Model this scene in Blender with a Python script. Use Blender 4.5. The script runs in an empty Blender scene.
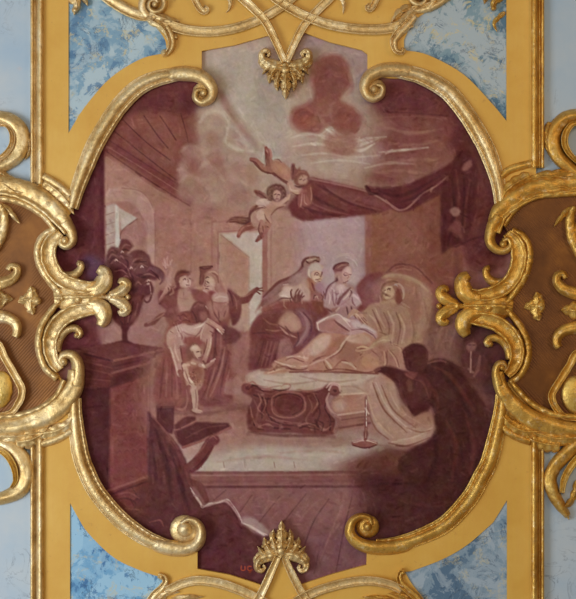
import bpy, bmesh, math, random
import numpy as np
from mathutils import Vector, noise as mnoise
from mathutils.geometry import tessellate_polygon

random.seed(7)
C = bpy.context.scene.collection
S = 0.005            # metres that one photo pixel spans on the wall
D = 6.0              # camera distance from the wall
ZC = 2.3             # height of the picture centre
PI = math.pi


def P(px, py, d=0.0):
    """point of the wall plane, d metres proud of it"""
    k = (D - d) / D
    return Vector(((px - 288.0) * S * k, -d, ZC + (299.5 - py) * S * k))


# ------------------------------------------------------------------ objects
def obj(name, bm, mat, parent=None, smooth=True, jitter=0.0):
    if jitter:
        for v in bm.verts:
            n = mnoise.noise_vector(v.co * 38.0)
            n2 = mnoise.noise_vector(v.co * 95.0 + Vector((3, 7, 1)))
            v.co.x += n.x * jitter * 0.8
            v.co.z += n.z * jitter * 0.8
            v.co.y += n.y * jitter * 0.9 + n2.y * jitter * 0.5
    bmesh.ops.recalc_face_normals(bm, faces=bm.faces)
    me = bpy.data.meshes.new(name)
    bm.to_mesh(me)
    bm.free()
    if smooth:
        me.shade_smooth()
    if mat:
        me.materials.append(mat)
    o = bpy.data.objects.new(name, me)
    C.objects.link(o)
    if parent:
        o.parent = parent
        o.matrix_parent_inverse = parent.matrix_world.inverted()
    return o


def tag(o, label, cat, group=None):
    o['label'] = label
    o['category'] = cat
    o['kind'] = 'thing'
    if group:
        o['group'] = group
    return o


def thing(name, label, cat, at, group=None):
    o = bpy.data.objects.new(name, None)
    o.empty_display_size = 0.05
    C.objects.link(o)
    o.location = at
    bpy.context.view_layer.update()
    return tag(o, label, cat, group)


# ------------------------------------------------------------------ shapes
def catmull(pts, n=10, closed=False):
    pts = [np.array(p, float) for p in pts]
    if len(pts) < 3 and not closed:
        a, b = pts[0], pts[-1]
        return [a + (b - a) * i / n for i in range(n + 1)]
    out = []
    m = len(pts)
    rng = m if closed else m - 1
    for i in range(rng):
        if closed:
            p0, p1, p2, p3 = pts[(i - 1) % m], pts[i], pts[(i + 1) % m], pts[(i + 2) % m]
        else:
            p1, p2 = pts[i], pts[i + 1]
            p0 = pts[i - 1] if i > 0 else 2 * p1 - p2
            p3 = pts[i + 2] if i + 2 < m else 2 * p2 - p1
        for k in range(n):
            t = k / n
            out.append(0.5 * ((2 * p1) + (-p0 + p2) * t + (2 * p0 - 5 * p1 + 4 * p2 - p3) * t * t
                              + (-p0 + 3 * p1 - 3 * p2 + p3) * t ** 3))
    if not closed:
        out.append(pts[-1])
    return out


def arclen(path):
    s = [0.0]
    for a, b in zip(path[:-1], path[1:]):
        s.append(s[-1] + float(np.hypot(*(b[:2] - a[:2]))))
    return s


def resample(path, step=1.6):
    s = arclen(path)
    n = max(4, int(s[-1] / step))
    t = np.linspace(0, s[-1], n + 1)
    x = np.interp(t, s, [p[0] for p in path])
    y = np.interp(t, s, [p[1] for p in path])
    return [np.array((a, b)) for a, b in zip(x, y)]


# cross sections: (across -1..1, height 0..1); +1 is the left-hand side of travel as seen in the photo
ROUND = [(-1, 0), (-.97, .28), (-.87, .52), (-.7, .74), (-.45, .9), (-.15, .99), (.15, .99), (.45, .9), (.7, .74), (.87, .52), (.97, .28), (1, 0)]
RIMS = [(-1, 0), (-1, .6), (-.93, .9), (-.82, 1), (-.7, .93), (-.6, .68), (-.4, .56), (0, .52), (.4, .56), (.6, .68), (.7, .93), (.82, 1), (.93, .9), (1, .6), (1, 0)]
ONERIM = [(-1, 0), (-1, .7), (-.92, .97), (-.78, 1), (-.66, .86), (-.55, .55), (-.35, .62), (-.05, .8), (.3, .86), (.6, .74), (.85, .45), (1, 0)]
RIDGE = [(-1, 0), (-.85, .35), (-.6, .62), (-.3, .74), (-.12, .8), (0, 1), (.12, .8), (.3, .74), (.6, .62), (.85, .35), (1, 0)]
FLAT = [(-1, 0), (-1, .75), (-.9, 1), (0, 1), (.9, 1), (1, .75), (1, 0)]
# picture-frame moulding: outer roll, groove, beaded inner fillet
FRAME = [(-1, 0), (-1, .32), (-.93, .42), (-.84, .36), (-.8, .3), (-.74, .52), (-.58, .8), (-.36, .96), (-.12, 1), (.1, .92), (.27, .74), (.36, .52), (.4, .4), (.47, .42), (.54, .56), (.66, .62), (.76, .56), (.82, .4), (.86, .3), (.93, .3), (1, .2), (1, 0)]


def sweep(bm, pts, W, H, prof=ROUND, d0=0.03, n=10, step=1.6, mod=None, wmod=None, raw=False):
    """moulding along photo-pixel points; W half widths (px), H heights (m), interpolated along the length"""
    path = resample(pts if raw else catmull(pts, n), step)
    m = len(path)
    W = W if isinstance(W, (list, tuple)) else [W, W]
    H = H if isinstance(H, (list, tuple)) else [H, H]
    rows = []
    for i, p in enumerate(path):
        t = i / (m - 1)
        w = float(np.interp(t * (len(W) - 1), range(len(W)), W))
        h = float(np.interp(t * (len(H) - 1), range(len(H)), H))
        if wmod:
            w *= wmod(t)
        a = path[max(i - 1, 0)]
        b = path[min(i + 1, m - 1)]
        tx, ty = b - a
        L = math.hypot(tx, ty) or 1
        nx, ny = ty / L, -tx / L
        row = []
        for u, v in prof:
            hh = h * v
            if mod:
                hh = max(0.0, hh * (1 + mod(t, u)))
            row.append(bm.verts.new(P(p[0] + nx * u * w, p[1] + ny * u * w, d0 + hh)))
        rows.append(row)
    for r0, r1 in zip(rows[:-1], rows[1:]):
        for k in range(len(r0) - 1):
            bm.faces.new((r0[k], r0[k + 1], r1[k + 1], r1[k]))
    for r in (rows[0], rows[-1]):
        try:
            bm.faces.new(r)
        except ValueError:
            pass
    return rows


def ball(bm, x, y, r, h, d0=0.03, ry=None, rot=0.0, seg=14, rings=6):
    ry = ry or r
    ca, sa = math.cos(rot), math.sin(rot)
    top = bm.verts.new(P(x, y, d0 + h))
    prev = None
    for j in range(1, rings + 1):
        th = j / rings * PI / 2
        ring = []
        for i in range(seg):
            a = 2 * PI * i / seg
            ex, ey = r * math.sin(th) * math.cos(a), ry * math.sin(th) * math.sin(a)
            ring.append(bm.verts.new(P(x + ex * ca - ey * sa, y + ex * sa + ey * ca, d0 + h * math.cos(th))))
        for i in range(seg):
            k = (i + 1) % seg
            if prev is None:
                bm.faces.new((top, ring[i], ring[k]))
            else:
                bm.faces.new((prev[i], ring[i], ring[k], prev[k]))
        prev = ring
    bm.faces.new(prev)


def spiral(cx, cy, r0, a0, turns, r1, n=40, ex=1.0):
    """spiral in photo pixels; angles in degrees, measured clockwise on the picture from +x"""
    out = []
    for i in range(n + 1):
        t = i / n
        a = math.radians(a0 + 360 * turns * t)
        r = r0 + (r1 - r0) * t ** ex
        out.append((cx + r * math.cos(a), cy + r * math.sin(a)))
    return out


def leaf(bm, pts, w, h, d0=0.03, lobes=4, prof=RIDGE, point=0.75, depth=.38):
    """carved acanthus leaf along pts, widest near the base, scalloped edge and a raised midrib"""
    def wm(t):
        env = math.sin(PI * min(1, (0.12 + 0.88 * t)) ** point) ** 0.75 if t < 1 else 0.02
        return max(0.05, env) * (1 - depth + depth * abs(math.sin(PI * lobes * t)) ** .7)

    def mo(t, u):
        return 0.22 * math.sin(2 * PI * lobes * t + abs(u) * 2.2) * min(1, abs(u) * 2) + 0.1 * math.cos(abs(u) * 9)
    sweep(bm, pts, w, [h * .8, h, h * .95, h * .55], prof, d0, wmod=wm, mod=mo, step=1.0)


def slab(bm, outer, d0, d1, holes=()):
    """flat board with real thickness and openings, outlines in photo pixels"""
    loops = [list(outer)] + [list(h) for h in holes]
    vl = [[Vector((p[0], p[1], 0)) for p in lp] for lp in loops]
    tris = tessellate_polygon(vl)
    flat = [p for lp in loops for p in lp]
    front = [bm.verts.new(P(p[0], p[1], d1)) for p in flat]
    # the sides run straight back from the front edge
    back = [bm.verts.new(Vector((f.co.x, -d0, f.co.z))) for f in front]
    for t in tris:
        try:
            bm.faces.new([front[i] for i in t])
            bm.faces.new([back[i] for i in reversed(t)])
        except ValueError:
            pass
    o = 0
    for lp in loops:
        n = len(lp)
        for i in range(n):
            k = (i + 1) % n
            try:
                bm.faces.new((front[o + i], front[o + k], back[o + k], back[o + i]))
            except ValueError:
                pass
        o += n


# ------------------------------------------------------------------ materials
def srgb(r, g, b):
    f = lambda c: (c / 255 / 12.92) if c / 255 <= .04045 else ((c / 255 + .055) / 1.055) ** 2.4
    return (f(r), f(g), f(b), 1)


class NT:
    def __init__(s, name):
        s.m = bpy.data.materials.new(name)
        s.m.use_nodes = True
        s.t = s.m.node_tree
        s.b = s.t.nodes['Principled BSDF']
        s.g = s.n('ShaderNodeNewGeometry')

    def n(s, typ, **kw):
        x = s.t.nodes.new(typ)
        for k, v in kw.items():
            setattr(x, k, v)
        return x

    def l(s, a, b):
        s.t.links.new(a, b)

    def pos(s, scale=(1, 1, 1), rot=(0, 0, 0), loc=(0, 0, 0)):
        mp = s.n('ShaderNodeMapping')
        mp.inputs['Scale'].default_value = scale
        mp.inputs['Rotation'].default_value = rot
        mp.inputs['Location'].default_value = loc
        s.l(s.g.outputs['Position'], mp.inputs['Vector'])
        return mp.outputs[0]

    def noise(s, scale, detail=6, rough=.6, dist=0.0, vec=None):
        x = s.n('ShaderNodeTexNoise')
        x.inputs['Scale'].default_value = scale
        x.inputs['Detail'].default_value = detail
        x.inputs['Roughness'].default_value = rough
        x.inputs['Distortion'].default_value = dist
        s.l(vec or s.g.outputs['Position'], x.inputs['Vector'])
        return x.outputs['Fac']

    def ramp(s, fac, stops):
        r = s.n('ShaderNodeValToRGB')
        e = r.color_ramp.elements
        while len(e) < len(stops):
            e.new(.5)
        for k, (p, c) in enumerate(stops):
            e[k].position = p
            e[k].color = c
        s.l(fac, r.inputs['Fac'])
        return r.outputs['Color']

    def mix(s, fac, a, b, mode='MIX'):
        x = s.n('ShaderNodeMix', data_type='RGBA', blend_type=mode)
        for v, i in ((fac, 0), (a, 6), (b, 7)):
            if hasattr(v, 'is_linked'):
                s.l(v, x.inputs[i])
            else:
                x.inputs[i].default_value = v
        return x.outputs[2]

    def math(s, op, a, b=0.0):
        x = s.n('ShaderNodeMath', operation=op)
        for v, i in ((a, 0), (b, 1)):
            if hasattr(v, 'is_linked'):
                s.l(v, x.inputs[i])
            else:
                x.inputs[i].default_value = v
        return x.outputs[0]

    def bump(s, h, strength=.3, dist=.004):
        x = s.n('ShaderNodeBump')
        x.inputs['Strength'].default_value = strength
        x.inputs['Distance'].default_value = dist
        s.l(h, x.inputs['Height'])
        s.l(x.outputs[0], s.b.inputs['Normal'])


BW = lambda v: (v, v, v, 1)


def gold_mat(name, c1, c2, c3, rough=.36, metal=.9, bump=.6):
    m = NT(name)
    big = m.noise(9, 5, .65)
    fine = m.noise(70, 4, .7)
    col = m.ramp(big, [(.3, c1), (.52, c2), (.72, c3)])
    worn = m.ramp(fine, [(.54, BW(0)), (.70, BW(1))])
    col = m.mix(m.math('MULTIPLY', worn, .55), col, srgb(118, 74, 36))
    grime = m.ramp(m.noise(22, 7, .72, .6, m.pos(loc=(3, 5, 1))), [(.52, BW(0)), (.66, BW(1))])
    col = m.mix(m.math('MULTIPLY', grime, .4), col, srgb(134, 88, 42))
    pale = m.ramp(m.noise(34, 6, .7, .3, m.pos(loc=(8, 2, 6))), [(.56, BW(0)), (.68, BW(1))])
    col = m.mix(m.math('MULTIPLY', pale, .5), col, srgb(248, 228, 184))
    m.l(col, m.b.inputs['Base Color'])
    m.b.inputs['Metallic'].default_value = metal
    r = m.n('ShaderNodeMapRange')
    r.inputs[3].default_value = rough - .1
    r.inputs[4].default_value = rough + .16
    m.l(fine, r.inputs[0])
    m.l(r.outputs[0], m.b.inputs['Roughness'])
    m.bump(m.math('ADD', m.noise(45, 5, .6), m.math('MULTIPLY', m.noise(160, 3, .6), .4)), bump, .006)
    return m.m


GOLD = gold_mat('gilded_stucco', srgb(196, 156, 92), srgb(222, 190, 132), srgb(240, 218, 176), rough=.38, metal=.6)
GOLD_WARM = gold_mat('gilded_stucco_warm_lit', srgb(184, 130, 48), srgb(210, 162, 74), srgb(230, 192, 108), rough=.38, metal=.64)  # right-hand gilding: the same gold with that side's warmer light put into colour
GOLD_BRIGHT = gold_mat('burnished_gold', srgb(204, 160, 72), srgb(222, 184, 96), srgb(232, 200, 124), rough=.38, metal=.7)


def ochre_mat():
    m = NT('ochre_gold_paint')
    col = m.ramp(m.noise(3.5, 7, .62), [(.3, srgb(202, 150, 56)), (.5, srgb(210, 162, 68)), (.7, srgb(216, 172, 82))])
    st = m.ramp(m.noise(14, 5, .7), [(.6, BW(0)), (.75, BW(1))])
    col = m.mix(m.math('MULTIPLY', st, .25), col, srgb(188, 132, 64))
    streak = m.ramp(m.noise(5, 6, .7, 0, m.pos(scale=(14, 1, 1.2))), [(.35, BW(.0)), (.7, BW(.3))])
    col = m.mix(streak, col, srgb(206, 148, 70))
    spot = m.ramp(m.noise(26, 6, .72, 0, m.pos(loc=(2, 0, 5))), [(.62, BW(0)), (.72, BW(.55))])
    col = m.mix(spot, col, srgb(164, 112, 58))
    m.l(col, m.b.inputs['Base Color'])
    m.b.inputs['Roughness'].default_value = .55
    m.b.inputs['Metallic'].default_value = .1
    m.bump(m.noise(60, 4, .6), .12, .003)
    return m.m


def hatch_mat(name, flip, tones):
    m = NT(name)
    w = m.n('ShaderNodeTexWave', wave_type='BANDS', bands_direction='X')
    w.inputs['Scale'].default_value = 26
    w.inputs['Distortion'].default_value = .5
    w.inputs['Detail'].default_value = 1
    m.l(m.pos(rot=(0, math.radians(42 if flip else -42), 0)), w.inputs['Vector'])
    big = m.noise(8, 5, .6)
    col = m.ramp(big, [(.3, srgb(*tones[0])), (.55, srgb(*tones[1])), (.75, srgb(*tones[2]))])
    amt = m.ramp(m.noise(5, 3, .5), [(.38, BW(0)), (.56, BW(1))])
    line = m.math('MULTIPLY', m.math('MULTIPLY', w.outputs['Fac'], amt), .45)
    col = m.mix(line, col, srgb(90, 48, 18))
    m.l(col, m.b.inputs['Base Color'])
    m.b.inputs['Roughness'].default_value = .45
    m.b.inputs['Metallic'].default_value = .35
    m.bump(m.math('MULTIPLY', w.outputs['Fac'], amt), .5, .003)
    return m.m


def marble_mat(name, light, mid, deep, loc, warm=.5):
    m = NT(name)
    v = m.pos(loc=loc)
    n1 = m.noise(3.4, 9, .64, .5, v)
    col = m.ramp(n1, [(.38, light), (.47, light), (.485, mid), (.55, mid), (.565, deep), (.66, deep), (.68, mid)])
    n2 = m.noise(9, 9, .7, .6, m.pos(loc=(loc[0] + 3, 1, loc[2])))
    col = m.mix(m.ramp(n2, [(.50, BW(0)), (.54, BW(.6)), (.66, BW(.75))]), col, light)
    col = m.mix(m.ramp(n2, [(.40, BW(.8)), (.44, BW(0))]), col, deep)
    # ochre flecks and dark cracks
    n3 = m.noise(6, 9, .7, .8, m.pos(loc=(loc[0] + 9, 4, loc[2])))
    vein = m.ramp(n3, [(.47, BW(0)), (.495, BW(1)), (.52, BW(0))])
    gate = m.ramp(m.noise(12, 6, .65, 0, m.pos(loc=(loc[0] - 5, 2, 3))), [(.5, BW(0)), (.58, BW(1))])
    col = m.mix(m.math('MULTIPLY', m.math('MULTIPLY', vein, gate), warm), col, srgb(196, 180, 132))
    n4 = m.noise(7.5, 9, .72, .9, m.pos(loc=(loc[0], 7, loc[2] + 2)))
    crack = m.ramp(n4, [(.482, BW(0)), (.5, BW(1)), (.518, BW(0))])
    gate2 = m.ramp(m.noise(9, 4, .6, 0, m.pos(loc=(loc[0] + 2, 5, 8))), [(.5, BW(0)), (.58, BW(1))])
    col = m.mix(m.math('MULTIPLY', m.math('MULTIPLY', crack, gate2), .85), col, srgb(40, 62, 88))
    m.l(col, m.b.inputs['Base Color'])
    m.b.inputs['Roughness'].default_value = .5
    m.bump(n2, .08, .003)
    return m.m


def wall_mat():
    m = NT('pale_blue_plaster')
    col = m.ramp(m.noise(2.6, 6, .6), [(.3, srgb(150, 172, 192)), (.5, srgb(166, 180, 192)), (.7, srgb(180, 186, 190))])
    n = m.noise(5, 7, .62, 1.5)
    vein = m.ramp(n, [(.487, BW(0)), (.5, BW(1)), (.513, BW(0))])
    g = m.ramp(m.noise(3.3, 3, .5, 0, m.pos(loc=(4, 2, 1))), [(.5, BW(0)), (.64, BW(1))])
    col = m.mix(m.math('MULTIPLY', m.math('MULTIPLY', vein, g), .8), col, srgb(110, 118, 130))
    pk = m.ramp(m.noise(7, 4, .5, 0, m.pos(loc=(1, 2, 7))), [(.66, BW(0)), (.74, BW(1))])
    col = m.mix(m.math('MULTIPLY', pk, .35), col, srgb(206, 176, 160))
    m.l(col, m.b.inputs['Base Color'])
    m.b.inputs['Roughness'].default_value = .6
    m.bump(m.noise(30, 5, .6), .1, .004)
    return m.m


OCHRE = ochre_mat()
HATCH_L = hatch_mat('brown_hatched_ground', False, ((112, 66, 22), (136, 84, 30), (158, 104, 42)))
HATCH_R = hatch_mat('brown_hatched_ground_deep', True, ((92, 50, 12), (114, 66, 18), (138, 86, 28)))
WALL = wall_mat()
MARB = {
    'tl': marble_mat('blue_marbling_clouded', srgb(166, 184, 192), srgb(116, 150, 172), srgb(74, 114, 148), (0, 0, 0), 1.0),
    'tr': marble_mat('blue_marbling_greyed', srgb(162, 174, 180), srgb(118, 144, 156), srgb(72, 106, 128), (5, 0, 3), 1.0),
    'bl': marble_mat('blue_marbling_bright', srgb(146, 184, 208), srgb(104, 154, 190), srgb(58, 108, 154), (11, 0, 6), .7),
    'br': marble_mat('blue_marbling_slate', srgb(150, 164, 176), srgb(122, 142, 158), srgb(80, 106, 130), (17, 0, 9), .6),
}
PAINT_GAIN = 1.19

# ------------------------------------------------------------------ the painting (brush strokes laid down in numpy, stored as vertex colours of a flat canvas)
PX0, PX1, PY0, PY1, Q = 44.0, 526.0, 28.0, 590.0, 0.8
NX, NY = int((PX1 - PX0) / Q) + 1, int((PY1 - PY0) / Q) + 1
XS = PX0 + Q * np.arange(NX)
YS = PY0 + Q * np.arange(NY)
CAN = np.zeros((NY, NX, 3))
IDM = np.zeros((NY, NX), int)
IDS = ['painted_room']


def rid_of(n):
    if n not in IDS:
        IDS.append(n)
    return IDS.index(n)


def gauss(a, sg):
    if sg < .25:
        return a
    r = max(1, int(3 * sg))
    k = np.exp(-.5 * (np.arange(-r, r + 1) / sg) ** 2)
    k /= k.sum()
    for ax in (0, 1):
        p = np.pad(a, [(r, r) if i == ax else (0, 0) for i in range(2)], mode='edge')
        o = np.zeros_like(a)
        for i, wgt in enumerate(k):
            o += wgt * (p[i:i + a.shape[0], :] if ax == 0 else p[:, i:i + a.shape[1]])
        a = o
    return a


def vnoise(scale, seed, octv=4, rough=.55, sy=1.0):
    rng = np.random.RandomState(seed)
    out = np.zeros((NY, NX))
    amp, tot = 1.0, 0.0
    for o in range(octv):
        sc_ = scale / 2 ** o
        gx, gy = XS / sc_, YS / (sc_ * sy)
        nx, ny = int(gx.max()) + 3, int(gy.max()) + 3
        gr = rng.rand(ny, nx)
        ix, iy = gx.astype(int), gy.astype(int)
        fx, fy = gx - ix, gy - iy
        fx, fy = fx * fx * (3 - 2 * fx), fy * fy * (3 - 2 * fy)
        a = gr[iy][:, ix] * (1 - fx) + gr[iy][:, ix + 1] * fx
        b2 = gr[iy + 1][:, ix] * (1 - fx) + gr[iy + 1][:, ix + 1] * fx
        out += amp * (a * (1 - fy)[:, None] + b2 * fy[:, None])
        tot += amp
        amp *= rough
    return out / tot - .5


WARPX, WARPY = vnoise(14, 3, 3) * 3.2, vnoise(14, 4, 3) * 3.2
TEX = vnoise(5, 9, 3)


def win(x0, y0, x1, y1, m):
    i0, i1 = max(0, int((x0 - m - PX0) / Q)), min(NX, int((x1 + m - PX0) / Q) + 2)
    j0, j1 = max(0, int((y0 - m - PY0) / Q)), min(NY, int((y1 + m - PY0) / Q) + 2)
    return (i0, i1, j0, j1) if i1 > i0 and j1 > j0 else None


def comp(wd_, mask, col, a, rid, tex=0.0):
    i0, i1, j0, j1 = wd_
    mask = np.clip(mask, 0, 1)
    if tex:
        mask = np.clip(mask * (1 + tex * TEX[j0:j1, i0:i1] * 2), 0, 1)
    mk = (mask * a)[..., None]
    sub = CAN[j0:j1, i0:i1]
    sub += (np.asarray(col, float) - sub) * mk
    if rid:
        IDM[j0:j1, i0:i1][mask > .5] = rid_of(rid)


def pl(pts, col, a=1.0, blur=.9, rid=None, sm=True, col2=None, ax=None, warp=0.0, tex=0.0):
    """filled shape; col2 and ax=(x0,y0,x1,y1) grade the pigment from col to col2"""
    q = np.array(catmull(pts, 6, True) if sm else pts, float)
    wd_ = win(q[:, 0].min(), q[:, 1].min(), q[:, 0].max(), q[:, 1].max(), 3 * blur + 3)
    if not wd_:
        return
    i0, i1, j0, j1 = wd_
    X, Y = np.meshgrid(XS[i0:i1], YS[j0:j1])
    if warp:
        X = X + warp * WARPX[j0:j1, i0:i1]
        Y = Y + warp * WARPY[j0:j1, i0:i1]
    ins = np.zeros(X.shape, bool)
    n = len(q)
    for k in range(n):
        x1_, y1_ = q[k]
        x2_, y2_ = q[(k + 1) % n]
        if y1_ == y2_:
            continue
        c = ((y1_ > Y) != (y2_ > Y))
        ins ^= c & (X < (x2_ - x1_) * (Y - y1_) / (y2_ - y1_) + x1_)
    m = gauss(ins.astype(float), blur / Q)
    if col2 is not None:
        dx, dy = ax[2] - ax[0], ax[3] - ax[1]
        t = np.clip(((X - ax[0]) * dx + (Y - ax[1]) * dy) / (dx * dx + dy * dy), 0, 1)[..., None]
        col = np.asarray(col, float) * (1 - t) + np.asarray(col2, float) * t
    comp(wd_, m, col, a, rid, tex)


def st(pts, w, col, a=1.0, soft=.9, rid=None, sm=True, tex=0.25):
    """brush stroke; w one width or several along the stroke (px)"""
    q = catmull(pts, 6) if sm and len(pts) > 2 else [np.array(p, float) for p in pts]
    q = np.array(q)
    w = np.interp(np.linspace(0, 1, len(q)), np.linspace(0, 1, len(w)), w) if isinstance(w, (list, tuple)) else np.full(len(q), float(w))
    mw = w.max() / 2 + soft + 2
    wd_ = win(q[:, 0].min(), q[:, 1].min(), q[:, 0].max(), q[:, 1].max(), mw)
    if not wd_:
        return
    i0, i1, j0, j1 = wd_
    X, Y = np.meshgrid(XS[i0:i1], YS[j0:j1])
    best = np.full(X.shape, -1e9)
    for k in range(len(q) - 1):
        dx, dy = q[k + 1] - q[k]
        L = dx * dx + dy * dy or 1e-9
        t = np.clip(((X - q[k][0]) * dx + (Y - q[k][1]) * dy) / L, 0, 1)
        dd = np.hypot(X - q[k][0] - t * dx, Y - q[k][1] - t * dy)
        best = np.maximum(best, (w[k] + (w[k + 1] - w[k]) * t) / 2 - dd)
    comp(wd_, best / (soft * 1.6) + .5, col, a, rid, tex)


def el(cx, cy, rx, ry, col, rot=0, a=1.0, blur=.9, rid=None, warp=0.0, tex=0.0):
    ca, sa = math.cos(math.radians(rot)), math.sin(math.radians(rot))
    pl([(cx + rx * math.cos(i * PI / 8) * ca - ry * math.sin(i * PI / 8) * sa, cy + rx * math.cos(i * PI / 8) * sa + ry * math.sin(i * PI / 8) * ca) for i in range(16)],
       col, a, blur, rid, warp=warp, tex=tex)


def many(lst, w, col, a=.8, soft=.8, rid=None):
    for p in lst:
        st(p, w, col, a, soft, rid)


class Close:
    """brush in a magnified frame: corner (x0, y0) of the frame and its magnification"""
    def __init__(s, x0, y0, k):
        s.x0, s.y0, s.k = x0, y0, k

    def c(s, pts):
        return [(s.x0 + x / s.k, s.y0 + y / s.k) for x, y in pts]

    def pl(s, pts, col, a=.95, blur=.7, rid=None, **kw):
        pl(s.c(pts), col, a, blur, rid, **kw)

    def st(s, pts, w, col, a=.85, soft=.6, rid=None, **kw):
        st(s.c(pts), w, col, a, soft, rid, **kw)

    def el(s, x, y, rx, ry, col, a=.85, blur=.6, rot=0, rid=None, **kw):
        el(s.x0 + x / s.k, s.y0 + y / s.k, rx / s.k, ry / s.k, col, rot, a, blur, rid, **kw)


# ---- ground colours of room and sky
CAN[:] = (128, 86, 82)
pl([(190, 30), (380, 30), (430, 110), (400, 190), (300, 185), (240, 240), (190, 210), (170, 150)], (158, 131, 119), blur=9)
pl([(196, 40), (262, 30), (300, 120), (262, 165), (235, 150)], (168, 148, 138), .9, 6)
pl([(300, 32), (372, 36), (372, 100), (355, 80), (330, 50), (300, 60)], (146, 124, 126), .8, 6)
pl([(200, 46), (246, 40), (290, 150), (258, 160)], (172, 155, 146), .8, 5)
st([(204, 100), (222, 118), (250, 158)], [5, 7, 3], (136, 98, 92), .55, 3)
st([(250, 44), (266, 80), (292, 128)], [4, 5, 3], (146, 124, 122), .5, 3)
# dim coffered ceiling, upper left
pl([(95, 85), (212, 78), (204, 122), (200, 150), (178, 168), (190, 206), (104, 154), (80, 160)], (118, 68, 64), 1, 2.5, warp=.6)
pl([(95, 80), (212, 78), (204, 108), (182, 115), (116, 116), (96, 128)], (94, 48, 50), .9, 3)
pl([(130, 118), (178, 116), (184, 150), (172, 166)], (128, 80, 70), .7, 4)
for p in ([(122, 119), (146, 142), (170, 160)], [(144, 116), (158, 136), (168, 148)], [(114, 131), (140, 152), (176, 180)], [(181, 114), (186, 132), (190, 150)], [(160, 116), (176, 140)]):
    st(p, 1.2, (88, 46, 46), .7, .7)
pl([(104, 147), (112, 140), (196, 196), (190, 206)], (110, 60, 60), .9, 1.4, sm=False)
st([(107, 152), (150, 181), (190, 206)], 1.4, (90, 46, 48), .8, .6)
st([(106, 157), (148, 185), (186, 209)], 1.4, (150, 104, 98), .7, .7)
st([(108, 147), (150, 173), (192, 200)], 1.0, (146, 98, 92), .5, .6)
st([(110, 141), (152, 168), (194, 194)], 1.2, (92, 48, 50), .55, .7)
# left wall
pl([(104, 157), (190, 210), (212, 212), (212, 420), (104, 420)], (142, 102, 93), 1, 1.2, sm=False)
pl([(160, 196), (190, 212), (214, 214), (214, 300), (160, 280)], (150, 104, 96), .7, 5)
pl([(104, 156), (150, 186), (130, 190), (104, 215)], (158, 112, 104), .6, 4)
st([(191, 208), (191, 270)], 1.5, (128, 84, 80), .5, 1)
pl([(192, 208), (250, 205), (262, 240), (262, 262), (214, 300), (192, 280)], (154, 112, 102), .6, 6)
# arched doorway
pl([(105, 192), (114, 187), (124, 186), (138, 189), (149, 198), (155, 212), (155, 345), (105, 345)], (158, 120, 112), 1, 1, sm=False)
pl([(105, 204), (112, 202), (126, 201), (136, 206), (143, 217), (147, 232), (147, 345), (105, 345)], (144, 102, 96), .9, 1.2, sm=False)
pl([(106, 206), (115, 203), (115, 345), (105, 345)], (160, 136, 130), .95, .9, sm=False)
for y in (214, 224, 234, 244):
    st([(106, y + 1), (115, y - 2)], .8, (126, 92, 88), .7, .5)
pl([(115, 204), (119, 207), (121, 262), (115, 262)], (176, 162, 156), 1, .8, sm=False)
pl([(118, 207), (137, 218), (121, 231)], (168, 148, 142), 1, .8, sm=False)
st([(137, 219), (122, 231), (120, 245)], 1.3, (110, 72, 70), .7, .6)
pl([(122, 232), (137, 220), (138, 270), (122, 270)], (150, 110, 104), .8, 1, sm=False)
st([(122, 188), (140, 191), (151, 203), (155, 222), (155, 270)], 1, (130, 86, 82), .55, .8)
# dark pier at the far left
pl([(60, 160), (104, 150), (105, 262), (102, 350), (50, 350)], (88, 42, 48), 1, 1, rid='painted_pier', sm=False)
st([(96, 160), (97, 260)], 5, (98, 50, 54), .6, 2)
pl([(60, 255), (104, 262), (102, 340), (60, 340)], (94, 46, 50), .8, 4)
pl([(82, 262), (90, 254), (103, 262), (112, 272), (114, 286), (104, 284), (88, 282)], (84, 62, 92), .55, 3)
# cloud bank, upper middle left
for x, y, rx, ry, c in ((214, 112, 14, 12, (166, 146, 138)), (224, 128, 12, 15, (160, 134, 124)), (206, 150, 14, 16, (156, 120, 110)), (226, 170, 22, 18, (152, 116, 106)),
                        (196, 178, 18, 14, (150, 114, 104)), (238, 160, 16, 16, (158, 130, 120)), (246, 182, 18, 16, (158, 130, 120)), (210, 196, 20, 12, (156, 122, 112)),
                        (266, 140, 18, 14, (164, 138, 130)), (300, 150, 22, 14, (166, 140, 134)), (330, 164, 30, 12, (162, 130, 124)), (285, 165, 16, 12, (160, 130, 122)), (352, 152, 26, 12, (160, 126, 120))):
    el(x, y, rx, ry, c, a=.85, blur=5, warp=2, rid='painted_cloud')
for x, y, rx, ry in ((206, 172, 12, 10), (222, 150, 8, 10), (236, 196, 14, 8), (190, 192, 14, 8), (214, 186, 16, 6)):
    el(x, y, rx, ry, (132, 88, 82), a=.6, blur=4, warp=2)
pl([(196, 112), (204, 104), (216, 103), (225, 112), (226, 122), (234, 128), (226, 134), (222, 144), (208, 142), (196, 132)], (164, 142, 133), .7, 3, warp=2)
st([(204, 104), (214, 103), (224, 110), (226, 122), (232, 127)], [3, 2.4, 2, 2, 1], (174, 156, 147), .55, 1.8)
st([(226, 122), (223, 136), (230, 142), (238, 140), (248, 146)], [2, 2, 2, 2, 1], (176, 158, 148), .5, 1.8)
pl([(194, 178), (208, 174), (224, 184), (236, 198), (222, 202), (204, 196)], (162, 130, 120), .65, 4, warp=2.5)
st([(178, 170), (192, 168), (206, 176)], [3, 3, 2], (160, 124, 114), .6, 2)
many([[(310, 146), (330, 143), (352, 146)], [(340, 141), (360, 143), (378, 142)], [(352, 152), (372, 150), (396, 152)], [(318, 160), (340, 158), (366, 161)], [(366, 171), (396, 168), (420, 172)], [(300, 138), (316, 134), (330, 138)]],
     [1, 3.4, 1], (182, 164, 156), .7, 1.2)
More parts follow.
